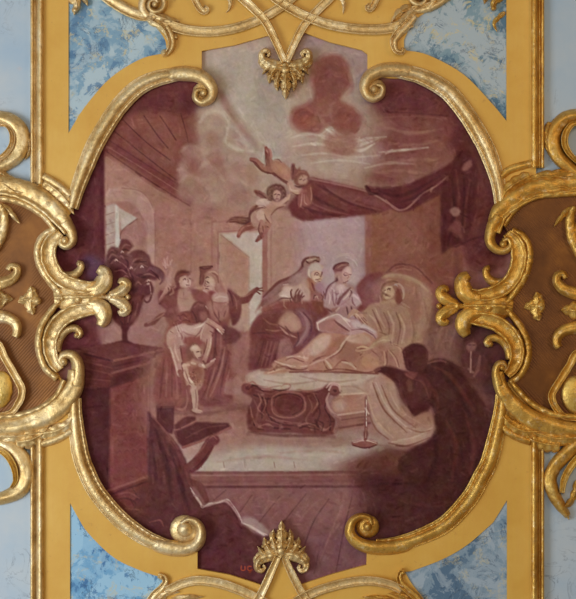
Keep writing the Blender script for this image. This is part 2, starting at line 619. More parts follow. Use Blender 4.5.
st([(331, 128), (327, 136), (334, 140)], [1.5, 2, 1], (180, 162, 154), .6, .9)
st([(340, 92), (343, 97), (350, 94), (356, 96)], [1, 2, 2, 1], (168, 142, 134), .5, 1.2)
pl([(348, 96), (372, 96), (386, 116), (378, 128), (362, 118)], (152, 128, 124), .6, 4, warp=1.5)
# smoke-red cloud of three lobes run together
RC = 'painted_red_cloud'
pl([(312, 82), (313, 68), (320, 58), (332, 55), (344, 58), (350, 68), (349, 84), (343, 95), (341, 102), (350, 104), (360, 112), (363, 122), (358, 132), (348, 137), (338, 134),
    (331, 127), (326, 130), (316, 134), (304, 133), (294, 126), (291, 117), (296, 107), (306, 103), (314, 98)], (129, 80, 73), .95, 2.0, rid=RC, warp=2.6, tex=.25)
pl([(314, 84), (318, 66), (332, 60), (344, 68), (344, 86), (332, 104), (322, 104)], (119, 71, 66), .75, 4, warp=1.5)
el(304, 119, 10, 11, (134, 74, 64), a=.8, blur=3.5, warp=2)
el(344, 121, 12, 11, (129, 77, 69), a=.8, blur=3.5, warp=2)
el(326, 108, 8, 9, (136, 88, 80), a=.6, blur=3, warp=2)
st([(294, 112), (290, 122), (298, 132)], [1, 4, 2], (150, 106, 98), .7, 2)
for pts in ([(310, 100), (304, 106), (296, 108)], [(314, 90), (312, 76), (316, 64)], [(318, 112), (322, 122), (330, 126)], [(336, 100), (330, 110), (332, 120)], [(350, 74), (352, 88), (346, 96)], [(322, 130), (312, 136), (302, 134)]):
    st(pts, [1, 4, 1], (146, 102, 94), .6, 2)
for pts in ([(322, 72), (330, 66), (340, 70)], [(334, 86), (340, 80), (346, 84)], [(334, 118), (342, 112), (352, 116)], [(298, 118), (304, 112), (312, 116)]):
    st(pts, [1, 5, 1], (112, 66, 62), .5, 2.2)
st([(316, 60), (326, 54), (340, 55)], [1, 3, 1], (146, 110, 106), .6, 2)
st([(362, 114), (365, 124), (360, 134)], [1, 4, 1], (146, 108, 100), .6, 2)
pl([(332, 136), (352, 138), (376, 136), (386, 142), (364, 146), (340, 144)], (134, 88, 82), .9, 2.4, warp=3)
pl([(328, 140), (344, 150), (372, 150), (392, 144), (380, 156), (346, 156)], (142, 100, 92), .6, 3, warp=2.5)
many([[(322, 134), (327, 130), (331, 128), (336, 133), (342, 135)], [(344, 141), (356, 139), (364, 142)], [(352, 146), (366, 142), (380, 143)], [(326, 147), (338, 143)]], [.8, 2.2, .8], (178, 158, 150), .7, 1.1)

# dark ceiling on the right
pl([(372, 84), (420, 80), (470, 120), (500, 190), (500, 250), (458, 260), (456, 160), (428, 172), (384, 190), (362, 168), (378, 132)], (112, 64, 62), 1, 6, warp=1.5, rid='painted_ceiling')
pl([(378, 84), (428, 82), (470, 116), (482, 150), (452, 140), (440, 116), (384, 112)], (96, 50, 52), .85, 4)
st([(384, 112), (410, 113), (448, 116)], 1.4, (88, 44, 46), .75, 1)
st([(380, 118), (410, 116), (446, 119)], 1.2, (130, 84, 80), .5, 1)
pl([(388, 122), (430, 118), (452, 136), (446, 158), (392, 160)], (124, 76, 72), .6, 6, warp=2)
many([[(382, 160), (410, 164), (440, 158)], [(386, 128), (410, 134), (430, 130)], [(376, 172), (400, 176), (432, 166)]], [1, 4, 1], (134, 90, 84), .5, 2)
pl([(450, 140), (474, 122), (500, 176), (506, 260), (466, 262), (464, 170)], (88, 44, 44), .85, 3)
st([(478, 160), (484, 200), (484, 250)], 6, (96, 52, 50), .4, 3)

# sky worked up: beam of light, rolled cloud edges, streaks
v = Close(180, 60, 2.057)
def puff(pts, base, lit, w=3.0, r=2.6):
    v.pl(pts, base, .8, r, warp=2.2)
    v.st(pts[:len(pts) // 2 + 1], [.8, w * 1.5, w * 1.2, 1], lit, .6, 2.6, tex=.6)
v.pl([(46, 60), (120, -20), (200, 20), (214, 170), (190, 215), (150, 180), (100, 110)], (162, 147, 138), .8, 4)
v.pl([(70, 60), (84, 60), (130, 120), (172, 178), (160, 184), (110, 130)], (140, 106, 97), .8, 2)
v.pl([(96, 60), (130, 90), (196, 200), (180, 205), (120, 120)], (170, 154, 145), .7, 3)
v.pl([(150, 20), (190, 40), (214, 120), (200, 150), (170, 90)], (152, 135, 128), .6, 4)
puff([(40, 128), (58, 108), (84, 108), (98, 128), (96, 152), (112, 170), (92, 186), (50, 180), (34, 150)], (154, 127, 115), (182, 166, 153))
puff([(96, 154), (96, 172), (122, 184), (150, 188), (160, 200), (120, 214), (84, 204)], (156, 130, 119), (184, 168, 155))
puff([(0, 190), (18, 176), (44, 186), (52, 212), (36, 226), (8, 220)], (146, 112, 101), (168, 140, 128))
puff([(34, 232), (52, 214), (76, 226), (92, 250), (108, 268), (82, 276), (48, 264)], (152, 120, 108), (178, 152, 140))
puff([(0, 250), (20, 236), (48, 252), (66, 278), (40, 290), (4, 284)], (146, 110, 100), (166, 134, 123))
for pts, c in (([(4, 200), (30, 204), (48, 232), (20, 238)], (128, 82, 74)), ([(60, 196), (86, 208), (104, 236), (90, 244), (66, 224)], (138, 96, 86)), ([(104, 212), (150, 214), (168, 240), (130, 250)], (144, 108, 97)),
               ([(52, 150), (74, 154), (80, 176), (56, 176)], (140, 104, 94)), ([(16, 130), (34, 120), (40, 170), (18, 176)], (124, 80, 72)), ([(96, 250), (130, 258), (150, 290), (110, 292)], (142, 104, 94)), ([(0, 300), (60, 296), (110, 306), (60, 316)], (140, 98, 88))):
    v.pl(pts, c, .7, 3, warp=2.5)
v.pl([(214, 120), (250, 150), (330, 160), (410, 170), (420, 210), (380, 236), (280, 228), (220, 190)], (166, 145, 135), .75, 5, warp=2)
v.pl([(230, 180), (290, 172), (350, 186), (330, 206), (260, 204)], (152, 120, 110), .6, 4, warp=3)
for pts in ([(232, 178), (280, 172), (320, 182)], [(250, 196), (300, 192), (350, 200), (410, 196)], [(270, 212), (330, 206), (390, 214)], [(336, 190), (370, 176), (408, 162)], [(352, 172), (384, 162), (424, 158)], [(228, 160), (262, 152), (296, 158)], [(380, 222), (430, 212), (480, 214)], [(410, 190), (450, 186), (510, 180)]):
    v.st(pts, [.6, 2.8, .8], (184, 166, 156), .7, 1.3, tex=.6)
for pts in ([(300, 142), (312, 150), (330, 166), (346, 168)], [(292, 160), (316, 166), (340, 162)], [(340, 178), (372, 186), (400, 172)]):
    v.st(pts, [.8, 3.4, .8], (188, 170, 160), .8, 1, tex=.5)
v.pl([(296, 156), (330, 148), (364, 160), (360, 192), (326, 196), (300, 180)], (140, 96, 86), .75, 2.6, warp=2.5)
v.pl([(398, 120), (440, 130), (420, 160), (390, 150)], (146, 112, 102), .6, 4, warp=3)
v.pl([(410, 200), (470, 196), (540, 190), (520, 230), (440, 244), (396, 226)], (132, 90, 80), .6, 5, warp=3)
for pts in ([(420, 214), (470, 206), (530, 204)], [(430, 140), (480, 150), (540, 142)], [(404, 232), (450, 228), (500, 232)], [(430, 170), (480, 176), (530, 166)]):
    v.st(pts, [.8, 3.6, .8], (144, 103, 93), .55, 2, tex=.6)

# ---- back wall and its openings
pl([(214, 214), (264, 205), (264, 335), (214, 335)], (152, 110, 101), .8, 3, sm=False)
pl([(262, 206), (300, 212), (300, 350), (262, 350)], (157, 120, 110), 1, 1.5, sm=False)
pl([(296, 212), (366, 214), (366, 320), (296, 330)], (160, 128, 128), 1, 5, sm=False, col2=(158, 130, 136), ax=(296, 0, 340, 0))
pl([(310, 218), (362, 218), (362, 258), (318, 256)], (166, 138, 142), .8, 5)
pl([(365, 212), (373, 212), (373, 290), (365, 290)], (138, 92, 86), 1, 1, sm=False)
pl([(372, 212), (440, 192), (462, 250), (466, 300), (372, 300)], (132, 85, 71), 1, 1.4, sm=False, col2=(110, 64, 56), ax=(372, 0, 462, 0))
el(404, 236, 20, 22, (140, 94, 84), a=.5, blur=7)
W = 'painted_window'
pl([(218, 232), (262, 230), (262, 332), (218, 332)], (158, 124, 113), 1, 1, rid=W, sm=False)
pl([(221, 234), (262, 232), (262, 262), (249, 257)], (172, 152, 146), .9, 1, sm=False)
pl([(221, 235), (249, 257), (249, 300), (221, 300)], (158, 118, 106), .9, 1.4, sm=False)
pl([(249, 240), (262, 240), (262, 332), (249, 332)], (172, 154, 146), .95, 1.4, sm=False)
st([(221, 235), (249, 257)], 1, (130, 94, 88), .6, .7)
st([(249, 257), (249, 330)], .8, (150, 120, 112), .6, .7)
st([(218, 330), (218, 232), (262, 229)], 1.6, (142, 98, 92), .8, .7, sm=False)
st([(212, 330), (212, 218)], 2, (138, 92, 87), .5, 1)
st([(213, 222), (262, 219)], 2, (140, 96, 90), .5, 1)
st([(265, 206), (265, 332)], 5, (138, 94, 86), .85, 1)
st([(271, 210), (271, 300)], 1.5, (146, 104, 96), .6, 1)
pl([(214, 331), (262, 331), (262, 410), (214, 410)], (142, 98, 92), .9, 2, sm=False)

# ---- floor
F = 'painted_floor'
pl([(104, 380), (250, 380), (440, 430), (440, 480), (104, 480)], (142, 102, 98), 1, 3, sm=False, rid=F)
pl([(200, 405), (252, 405), (252, 434), (200, 434)], (138, 95, 90), .8, 4)
pl([(190, 436), (250, 430), (340, 434), (420, 446), (400, 470), (196, 474)], (156, 134, 128), .95, 5, rid=F)
pl([(196, 452), (300, 446), (360, 452), (340, 468), (200, 471)], (162, 144, 138), .8, 4)
pl([(190, 472), (500, 471), (500, 486), (190, 486)], (122, 78, 76), 1, 1, sm=False, rid=F)
st([(190, 472.5), (300, 472), (440, 471)], 2, (104, 62, 62), .7, .8, sm=False)
st([(190, 475.5), (300, 475), (440, 474)], 1.4, (148, 110, 106), .5, .8, sm=False)
st([(190, 482), (440, 481)], 3, (108, 66, 66), .55, 1.2, sm=False)
pl([(150, 486), (510, 485), (510, 592), (150, 592)], (118, 76, 77), 1, 1, sm=False, rid=F, col2=(112, 74, 80), ax=(0, 486, 0, 580))
pl([(225, 486), (345, 486), (345, 520), (250, 520)], (128, 86, 85), .7, 8)
st([(200, 487), (460, 486)], 2.5, (88, 48, 50), .7, 1, sm=False)
for p in ([(252, 495), (240, 512)], [(226, 490), (214, 500)], [(280, 496), (256, 526)], [(306, 494), (282, 524)], [(329, 499), (314, 521), (302, 552)], [(352, 497), (344, 530), (336, 572)], [(380, 494), (374, 512)], [(320, 545), (314, 574)], [(404, 492), (400, 540)]):
    st(p, [.6, 1.4, .8], (80, 46, 49), .6, .8)
many([[(262, 512), (272, 503), (284, 497)], [(300, 520), (312, 506), (324, 498)], [(320, 560), (332, 530), (342, 505)], [(240, 498), (248, 492)]], [.8, 2, .8], (138, 98, 96), .5, 1.2)
# shadowed front of the room, lower right
pl([(352, 478), (372, 458), (400, 448), (440, 430), (510, 400), (520, 560), (380, 552), (376, 500)], (74, 38, 38), .92, 6, warp=1)
pl([(372, 470), (500, 470), (500, 545), (376, 540)], (72, 37, 38), .75, 8)
st([(380, 484), (440, 482), (490, 478)], 2, (62, 32, 33), .6, 1.5)
many([[(400, 500), (430, 506), (460, 500)], [(410, 470), (430, 462), (446, 468)], [(390, 520), (420, 516)]], [1, 3, 1], (88, 48, 46), .5, 2)

# floor worked up: warm boards left, pale band before the bed, brown shade right
v = Close(190, 360, 2.215)
v.pl([(0, 110), (120, 100), (150, 160), (110, 200), (0, 214)], (142, 103, 94), .85, 5)
v.pl([(120, 164), (350, 170), (340, 190), (150, 190)], (132, 92, 83), .75, 3.4)
v.pl([(40, 214), (150, 196), (330, 196), (400, 196), (330, 226), (200, 238), (40, 240)], (163, 145, 136), .75, 4)
v.pl([(330, 240), (380, 214), (470, 186), (540, 190), (576, 250), (330, 250)], (96, 56, 50), .9, 4)
v.pl([(300, 236), (350, 220), (380, 226), (350, 246)], (128, 88, 80), .6, 4)
for pts in ([(30, 200), (90, 190), (140, 196)], [(60, 226), (160, 214), (260, 222)], [(200, 206), (280, 200), (340, 206)], [(20, 150), (70, 140), (110, 150)]):
    v.st(pts, [.8, 3, .8], (150, 118, 109), .5, 1.8, tex=.7)
for x in (24, 74, 120, 186, 230):
    v.st([(x, 226), (x + 2, 238)], .9, (118, 84, 78), .6)

# ---- urn of flowers on the pedestal
pl([(103, 296), (158, 296), (158, 345), (103, 345)], (140, 98, 96), .9, 3)
U = 'painted_urn'
FL = 'painted_flowers'
for x, y, rx, ry in ((126, 246, 6, 7), (114, 256, 8, 9), (122, 262, 10, 10), (139, 260, 11, 10), (132, 276, 16, 14), (116, 276, 9, 14), (146, 268, 9, 7), (152, 275, 8, 5), (128, 292, 18, 12), (148, 290, 6, 6)):
    el(x, y, rx, ry, (90, 48, 51), a=.95, blur=1.1, rid=FL, warp=1.4)
st([(148, 268), (158, 270), (164, 278), (160, 284)], [4, 5, 4, 1], (96, 54, 56), .9, 1, rid=FL)
for x, y in ((124, 247), (112, 252), (121, 258), (142, 262), (134, 268), (147, 283), (150, 270), (126, 278), (138, 284), (113, 264)):
    st([(x - 3, y + 1), (x, y - 2), (x + 3, y + .5)], [1, 2, 1], (136, 90, 90), .75, .8)
for x, y in ((122, 251), (142.5, 267), (148, 283), (116, 259)):
    el(x, y, 1.6, 1.4, (186, 150, 146), a=.8, blur=.6)
for x, y in ((118, 268), (132, 258), (128, 270), (142, 276), (120, 284), (134, 290)):
    el(x, y, 3, 2.4, (66, 30, 36), a=.7, blur=1, warp=1)
for p in ([(143, 284), (150, 282), (152, 290), (150, 300), (146, 302), (143, 296), (144, 287)],):
    st(p, 2, (96, 54, 54), .95, .7, rid=FL)
st([(150, 286), (151, 294)], 1, (160, 118, 114), .7, .5)
pl([(108, 296), (142, 294), (141, 308), (136, 320), (129, 327), (121, 327), (113, 319), (109, 308)], (88, 44, 46), 1, 1, rid=U)
pl([(127, 298), (141, 296), (139, 310), (132, 322)], (110, 62, 62), .7, 2)
many([[(116, 304), (118, 316), (123, 325)], [(124, 304), (125, 325)], [(133, 302), (131, 316), (127, 325)]], 1, (66, 32, 36), .6, .7)
many([[(138, 302), (135, 315)], [(129, 304), (128, 322)]], 1.2, (136, 88, 86), .5, .7)
pl([(121, 326), (130, 326), (128, 331), (127.5, 340), (137, 346), (108, 346), (122, 340), (122, 331)], (82, 40, 43), 1, .8, rid=U, sm=False)
PD = 'painted_pedestal'
pl([(80, 349), (118, 342), (163, 348), (163, 352), (152, 358), (150, 374), (149, 480), (158, 474), (160, 500), (150, 520), (130, 540), (84, 520), (70, 400)], (94, 48, 49), 1, 1, rid=PD, sm=False)
pl([(110, 388), (148, 374), (148, 478), (109, 490)], (112, 60, 59), 1, .9, sm=False)
pl([(76, 388), (110, 388), (109, 492), (90, 500)], (78, 38, 41), 1, 1, sm=False)
pl([(80, 349), (118, 342), (163, 348), (162, 351), (112, 362), (82, 354)], (98, 52, 53), 1, .8, sm=False)
st([(112, 361), (162, 350)], 2.4, (126, 76, 72), .8, .8, sm=False)
st([(84, 354), (112, 361)], 2, (74, 36, 40), .8, .8, sm=False)
st([(112, 367), (155, 357)], 2, (82, 40, 42), .8, .9, sm=False)
st([(112, 373), (152, 362)], 2.4, (130, 82, 78), .65, .9, sm=False)
pl([(110, 378), (150, 365), (149, 375), (110, 388)], (82, 41, 43), .9, 1, sm=False)
many([[(84, 361), (112, 368)], [(83, 368), (111, 374)], [(82, 378), (110, 381)]], 1.4, (112, 64, 63), .55, .8)
st([(148.5, 376), (148.5, 478)], 1.3, (136, 88, 84), .75, .6, sm=False)
st([(109.5, 390), (109, 488)], 1.2, (96, 50, 50), .8, .6, sm=False)
for y in (402, 412, 420, 431, 441, 452):
    for k in range(4):
        x = 115 + k * 7.5 + (y % 3)
        st([(x, y + 1 - k * .9), (x + 2.5, y - 1 - k * .9), (x + 4.5, y + .8 - k * .9)], 1, (92, 46, 47), .4, .8)
pl([(107, 492), (158, 474), (159, 498), (134, 530), (112, 514)], (102, 53, 51), 1, 1.2, sm=False)
st([(107, 491), (130, 483), (156, 473)], 2.4, (128, 78, 73), .8, .9, sm=False)
st([(109, 495), (157, 478)], 2, (80, 39, 41), .7, .9, sm=False)
pl([(84, 480), (107, 493), (112, 516), (96, 505)], (72, 36, 39), .9, 1.5)
pl([(100, 505), (130, 522), (160, 520), (196, 516), (196, 545), (150, 545), (120, 530)], (72, 36, 40), .95, 4)
many([[(120, 500), (128, 508), (126, 516)], [(136, 510), (150, 514)], [(140, 494), (148, 502)]], [1, 3, 1], (120, 70, 66), .45, 1.4)

# ---- group of women and child, left
pl([(150, 350), (240, 350), (252, 400), (250, 430), (150, 430)], (136, 92, 86), .8, 6)
PM = 'painted_person'
G1, G2, G3, G4 = 'painted_man_with_raised_arm', 'painted_woman_with_jug', 'painted_kneeling_woman', 'painted_child'
# man behind, arm raised
pl([(167, 300), (176, 288), (190, 289), (204, 296), (202, 322), (168, 324)], (118, 70, 67), 1, 1.2, rid=G1)
pl([(178, 292), (190, 291), (196, 300), (192, 314), (180, 314)], (158, 118, 108), .9, 1.6)
pl([(158, 294), (170, 286), (176, 294), (176, 306), (164, 308)], (108, 60, 59), .95, 1.2, rid=G1)
st([(162, 300), (168, 288), (169, 277), (166, 266)], [6, 5.5, 4.4, 3.6], (156, 114, 106), .95, .9, rid=G1)
many([[(165.5, 266), (164, 258)], [(167, 265), (167.5, 256)], [(168.5, 267), (172, 260)]], 1.6, (164, 122, 114), .9, .6, rid=G1)
st([(160, 303), (170, 296), (178, 288)], 3, (88, 46, 48), .7, 1.1)
st([(187, 284), (186, 292)], 5, (150, 106, 98), .9, .8)
el(184, 279.5, 6.4, 7.6, (160, 120, 110), rot=-8, rid=G1)
pl([(175.5, 282), (176, 273), (183, 270), (190, 272), (186, 275), (181, 277), (179.5, 286)], (96, 52, 50), .95, .9, rid=G1)
el(188, 282, 2.6, 3.6, (182, 146, 136), a=.8, blur=.9)
many([[(183.5, 279), (185.5, 278.6)], [(188, 278.4), (190, 278.6)], [(186.5, 285.6), (189.5, 285.2)]], 1, (86, 46, 44), .8, .5)
st([(187.6, 279), (188.8, 282.4)], .9, (120, 76, 70), .7, .5)
# woman with the jug on her head, arm stretched out
pl([(202, 300), (212, 294), (224, 296), (234, 302), (230, 322), (226, 334), (230, 360), (232, 398), (198, 402), (204, 350), (206, 322)], (120, 71, 69), 1, 1.1, rid=G2)
pl([(207, 303), (222, 298), (231, 304), (226, 318), (214, 320)], (148, 104, 97), .9, 1.6)
pl([(228, 288), (236, 293), (241, 304), (240, 318), (233, 326), (230, 316), (229, 302)], (100, 56, 56), 1, .9, rid=G2)
st([(237, 300), (246, 300), (252, 293), (257, 289)], [7, 7, 5, 4], (112, 64, 62), 1, .9, rid=G2)
st([(240, 297), (248, 295), (254, 289)], 1.4, (142, 98, 90), .7, .7)
many([[(256, 289), (262, 288)], [(257, 290), (263, 291)], [(256, 291), (260, 294)]], 1.5, (112, 68, 62), .9, .5, rid=G2)
pl([(200, 268), (211, 267), (208, 273), (206, 282), (200, 284), (202, 274)], (104, 58, 55), 1, .8, rid=G2)
st([(200, 267.5), (212, 266.5)], 1.8, (84, 44, 44), .9, .6)
pl([(204, 277), (211, 273), (219, 276), (223, 286), (226, 296), (218, 294), (212, 290)], (136, 90, 82), 1, .9, rid=G2)
el(209.5, 284, 5.8, 7.2, (164, 124, 113), rot=12, rid=G2)
st([(206, 277), (212, 274), (218, 280)], 2, (160, 116, 106), .6, .8)
many([[(206, 281), (208.5, 281)], [(205.8, 288.4), (208.6, 289)]], 1, (84, 44, 42), .85, .5)
st([(205.4, 282), (204.6, 285.6), (206, 286)], .9, (106, 64, 58), .8, .5)
st([(214, 292), (218, 297), (226, 298)], [4, 5, 3], (170, 132, 122), .8, 1)
many([[(212, 300), (214, 312), (220, 322)], [(228, 304), (224, 316)], [(218, 304), (219, 318)]], 1.4, (96, 54, 54), .6, .9)
many([[(216, 330), (214, 360), (208, 396)], [(226, 334), (224, 366), (216, 398)], [(229, 350), (228, 376)]], [1.4, 2.6, 1.4], (88, 48, 50), .7, 1.2)
many([[(221, 332), (220, 362), (212, 398)], [(229, 338), (231, 370), (226, 396)]], [1.2, 3, 1.2], (142, 95, 90), .6, 1.3)
pl([(222, 326), (234, 328), (241, 336), (232, 344), (224, 340)], (98, 55, 55), .85, 1.2, rid=G2)
# flying drapery of the kneeling woman
st([(146, 325), (154, 322), (162, 315), (172, 316)], [4, 5, 4, 5], (108, 62, 60), .9, 1, rid=G3)
st([(148, 323), (156, 319), (164, 314)], 1.4, (150, 108, 100), .6, .7)
pl([(166, 330), (180, 314), (196, 312), (204, 318), (210, 332), (206, 344), (196, 350), (190, 404), (156, 402), (158, 372), (164, 348)], (130, 80, 76), 1, 1.3, rid=G3)
pl([(160, 356), (176, 352), (184, 378), (190, 404), (156, 402)], (124, 74, 71), .9, 3, rid=G3)
pl([(172, 322), (184, 312), (196, 313), (200, 320), (186, 326), (176, 330)], (96, 52, 50), .9, 1.3)
pl([(168, 334), (180, 324), (196, 325), (206, 320), (204, 332), (192, 340), (184, 346), (176, 344), (168, 346)], (162, 124, 116), .95, 1, rid=G3)
st([(200, 322), (207, 321), (204, 334)], [3, 3, 2], (188, 158, 148), .85, .8)
many([[(172, 332), (182, 330), (194, 330)], [(170, 338), (180, 336)]], 1.6, (184, 154, 144), .7, .8)
many([[(184, 332), (186, 342)], [(196, 330), (194, 340)], [(176, 332), (178, 342)]], 1.4, (112, 68, 64), .65, .9)
st([(172, 343), (176, 356), (180, 374)], [9, 8.5, 6], (158, 118, 110), .98, .9, rid=G3)
st([(170, 346), (174, 358), (178, 374)], 1.8, (184, 152, 142), .7, .8)
st([(178, 346), (181, 358), (183, 372)], 1.5, (104, 60, 56), .75, .8)
st([(180, 372), (184, 380), (188, 384)], [5, 4, 2], (124, 76, 68), .9, .8)
st([(208, 334), (208, 348), (204, 362)], [6.5, 5.5, 4.5], (156, 114, 104), .95, .8, rid=G3)
st([(209, 336), (209, 350)], 1.3, (184, 150, 140), .6, .7)
pl([(191, 310), (197, 302), (205, 305), (208, 314), (202, 322), (194, 320)], (96, 50, 47), 1, .9, rid=G3)
pl([(201, 312), (207, 312), (206, 320), (201, 322)], (138, 90, 80), .8, 1)
st([(196, 304), (202, 305), (205, 310)], 1.6, (128, 76, 68), .7, .8)
st([(208, 322), (216, 327), (223, 332)], [4, 3.6, 2.4], (158, 116, 106), .95, .7, rid=G3)
many([[(216, 326), (224, 330)], [(218, 329), (222, 334)]], 1.2, (186, 152, 142), .7, .5)
many([[(164, 360), (162, 380), (160, 398)], [(172, 364), (172, 396)], [(180, 384), (182, 402)]], [1, 2.6, 1], (98, 54, 53), .6, 1.2)
many([[(167, 362), (166, 396)], [(176, 372), (178, 398)]], [1, 3, 1], (150, 104, 98), .55, 1.4)
pl([(158, 402), (192, 402), (196, 412), (162, 410)], (112, 66, 64), .8, 1.6)
# child
st([(194, 386), (195, 398), (195.5, 409)], [7, 6, 4.4], (164, 128, 117), 1, .8, rid=G4)
st([(187, 386), (183, 398), (178, 406)], [7, 6, 4], (122, 74, 68), .95, .8, rid=G4)
st([(194, 410), (201, 412)], 3.4, (166, 130, 119), 1, .7, rid=G4)
st([(176, 408), (182, 410)], 3, (128, 80, 74), .9, .7, rid=G4)
pl([(185, 366), (192, 360), (200, 362), (204, 370), (202, 386), (192, 392), (186, 384)], (158, 118, 106), 1, .9, rid=G4)
pl([(191, 370), (201, 368), (200, 384), (192, 388)], (128, 82, 70), .8, 1.3)
for x, y in ((193, 371), (196, 374), (199, 371), (194, 378), (198, 379), (196, 383), (200, 376)):
    el(x, y, 1.1, 1.1, (92, 50, 44), a=.75, blur=.5)
st([(186, 367), (186, 376), (192, 384)], [4.4, 4, 3], (176, 140, 128), .95, .7, rid=G4)
st([(200, 366), (207, 366), (213, 362)], [4.4, 4, 3], (168, 130, 118), 1, .7, rid=G4)
many([[(190, 384), (193, 387)], [(211, 362), (215, 359)], [(186, 368), (190, 364)]], 1.6, (198, 170, 158), .8, .6)
el(194.5, 351.5, 7.2, 7.8, (164, 126, 114), rid=G4)
pl([(187.5, 354), (188, 346), (194, 343), (200, 346), (194, 347), (190, 352), (190, 358)], (126, 80, 72), .9, .8)
el(198.5, 353, 2.6, 4, (186, 152, 140), a=.8, blur=.9)
many([[(195, 350.5), (197, 350.3)], [(199.5, 350.5), (201, 350.8)], [(197, 357.5), (200, 357.3)]], 1, (80, 42, 38), .85, .5)
el(193, 345.5, 1.4, 1.1, (206, 180, 168), a=.8, blur=.5)
st([(160, 412), (200, 414), (240, 408)], [1.4, 4, 1.4], (112, 70, 67), .6, 1.4)
pl([(222, 404), (250, 404), (252, 412), (224, 410)], (110, 66, 65), .6, 2)

# ---- table and cloth, lower left
T, DR = 'painted_table', 'painted_drapery'
st([(176, 470), (192, 468), (203, 458), (210, 446)], [10, 9, 8, 8], (98, 52, 53), 1, 1, rid=T)
st([(180, 466), (194, 463), (202, 454)], 1.6, (134, 86, 82), .65, .9)
el(214, 440, 5.4, 5, (102, 56, 56), rid=T)
el(213, 439, 2.2, 2, (82, 42, 44), a=.7, blur=.8)
pl([(182, 448), (210, 440), (206, 452), (196, 460), (186, 464)], (156, 122, 117), .8, 1.4)
pl([(174, 432), (196, 422), (228, 423), (231.5, 427), (200, 440), (183, 448), (178, 442)], (88, 46, 48), 1, .9, rid=T, sm=False)
st([(183, 447.5), (206, 439), (231, 427.5)], 2.6, (128, 80, 76), .9, .8, rid=T)
st([(186, 438), (206, 428), (226, 425)], 1.2, (110, 64, 63), .6, .8)
pl([(174, 425), (184, 417), (196, 416), (196, 420), (184, 427), (176, 431)], (92, 49, 50), 1, .8, rid=T, sm=False)
st([(176, 430), (186, 426), (196, 421)], 1.4, (132, 84, 80), .8, .7)
pl([(156.5, 407), (174, 407), (174, 428), (172, 434), (157, 430)], (84, 43, 46), 1, .8, rid=T, sm=False)
st([(157, 407.5), (174, 407.5)], 1.2, (110, 64, 64), .7, .6, sm=False)
st([(190, 482), (200, 487), (206, 500)], [7, 8, 6], (100, 56, 56), .95, 1, rid=T)
pl([(148, 411), (160, 424), (170, 436), (179, 446), (186, 460), (191, 477), (192, 491), (203, 505), (226, 502), (243, 519), (262, 536), (268, 590), (190, 592), (150, 520), (148, 480)], (89, 49, 50), 1, 1, rid=DR, sm=False)
st([(160, 426), (172, 442), (183, 462), (190, 484)], [2, 5, 4, 2], (104, 58, 58), .75, 1.5)
st([(152, 416), (166, 432), (178, 448)], 1.6, (122, 76, 74), .6, 1)
many([[(156, 430), (166, 462), (172, 500)], [(170, 450), (180, 482), (190, 512)], [(152, 440), (156, 480)]], [1, 6, 2], (66, 32, 37), .6, 2)
many([[(164, 440), (173, 468), (178, 500)], [(196, 520), (216, 530), (240, 556)], [(180, 470), (186, 492)]], [1, 4, 1], (96, 51, 53), .6, 2)
st([(192, 491), (197, 498), (203.5, 506), (215, 503), (225, 501), (232, 507), (240, 518), (244, 522)], [1, 2.6, 1.6, 3, 2.4, 1.2, 2.6, 1], (158, 122, 120), .8, 1.1, rid=DR)
pl([(241, 519), (248, 517), (256, 521), (266, 534), (255, 533), (247, 527)], (152, 120, 122), .9, 1.4, rid=DR)
st([(242, 522), (252, 528), (264, 535)], 1.4, (188, 160, 158), .8, .7)
many([[(206, 508), (216, 512), (226, 506)], [(220, 512), (234, 520), (240, 534)], [(204, 512), (200, 530), (206, 556)]], [1, 5, 1.4], (98, 52, 55), .6, 2)
pl([(198, 520), (240, 540), (262, 584), (200, 570)], (82, 40, 48), .6, 5)
st([(241.4, 566), (241.2, 569.6), (243.2, 570.4), (245, 569.4), (245, 566.4)], 1.0, (160, 72, 48), .75, .5)
st([(251, 566.4), (248.4, 566.4), (247.6, 568.6), (249, 570.6), (251.4, 570)], 1.0, (160, 72, 48), .75, .5)

# ---- flying putti and the canopy they carry
CP = 'painted_canopy'
pl([(288, 205), (296, 196), (304, 184), (312, 177), (336, 183), (368, 191), (384, 200), (396, 208), (374, 214), (346, 217), (326, 219), (303, 221), (292, 216)], (102, 53, 54), 1, 1.2, rid=CP, sm=False)
pl([(366, 186), (388, 188), (408, 184), (430, 174), (446, 166), (458, 156), (470, 152), (472, 162), (456, 184), (440, 194), (424, 203), (410, 211), (397, 212), (384, 200), (368, 193)], (90, 44, 47), 1, 1.1, rid=CP, sm=False)
pl([(308, 178), (338, 186), (372, 196), (392, 208), (360, 206), (322, 192)], (126, 78, 76), .6, 3)
st([(306, 178), (336, 184), (368, 192), (388, 203), (397, 209)], 1.6, (150, 108, 104), .7, .9)
many([[(306, 190), (322, 202), (346, 212)], [(298, 204), (316, 212), (340, 216)], [(316, 184), (344, 200), (372, 210)]], [1, 4, 1.4], (80, 38, 42), .65, 1.6)
many([[(302, 196), (322, 208), (350, 215)], [(326, 188), (352, 202), (380, 210)]], [1, 2, 1], (134, 86, 84), .5, 1.2)
st([(386, 200), (394, 208), (402, 210), (410, 206), (422, 194), (436, 186), (448, 176)], [1, 2, 2, 1.8, 1.6, 1.4, 1], (142, 98, 92), .8, .8)
many([[(376, 190), (396, 196), (416, 190), (440, 176)], [(400, 202), (414, 198), (432, 186)]], [1, 4, 1], (72, 34, 38), .6, 1.5)
st([(366, 186), (371, 193), (380, 194)], [3, 4, 1], (70, 34, 38), .7, 1)
VD = 'painted_curtain'
pl([(440, 192), (450, 172), (457, 151), (470, 150), (478, 168), (474, 210), (467, 246), (460, 244), (450, 248), (441, 255)], (82, 40, 42), 1, 1.2, rid=VD, sm=False)
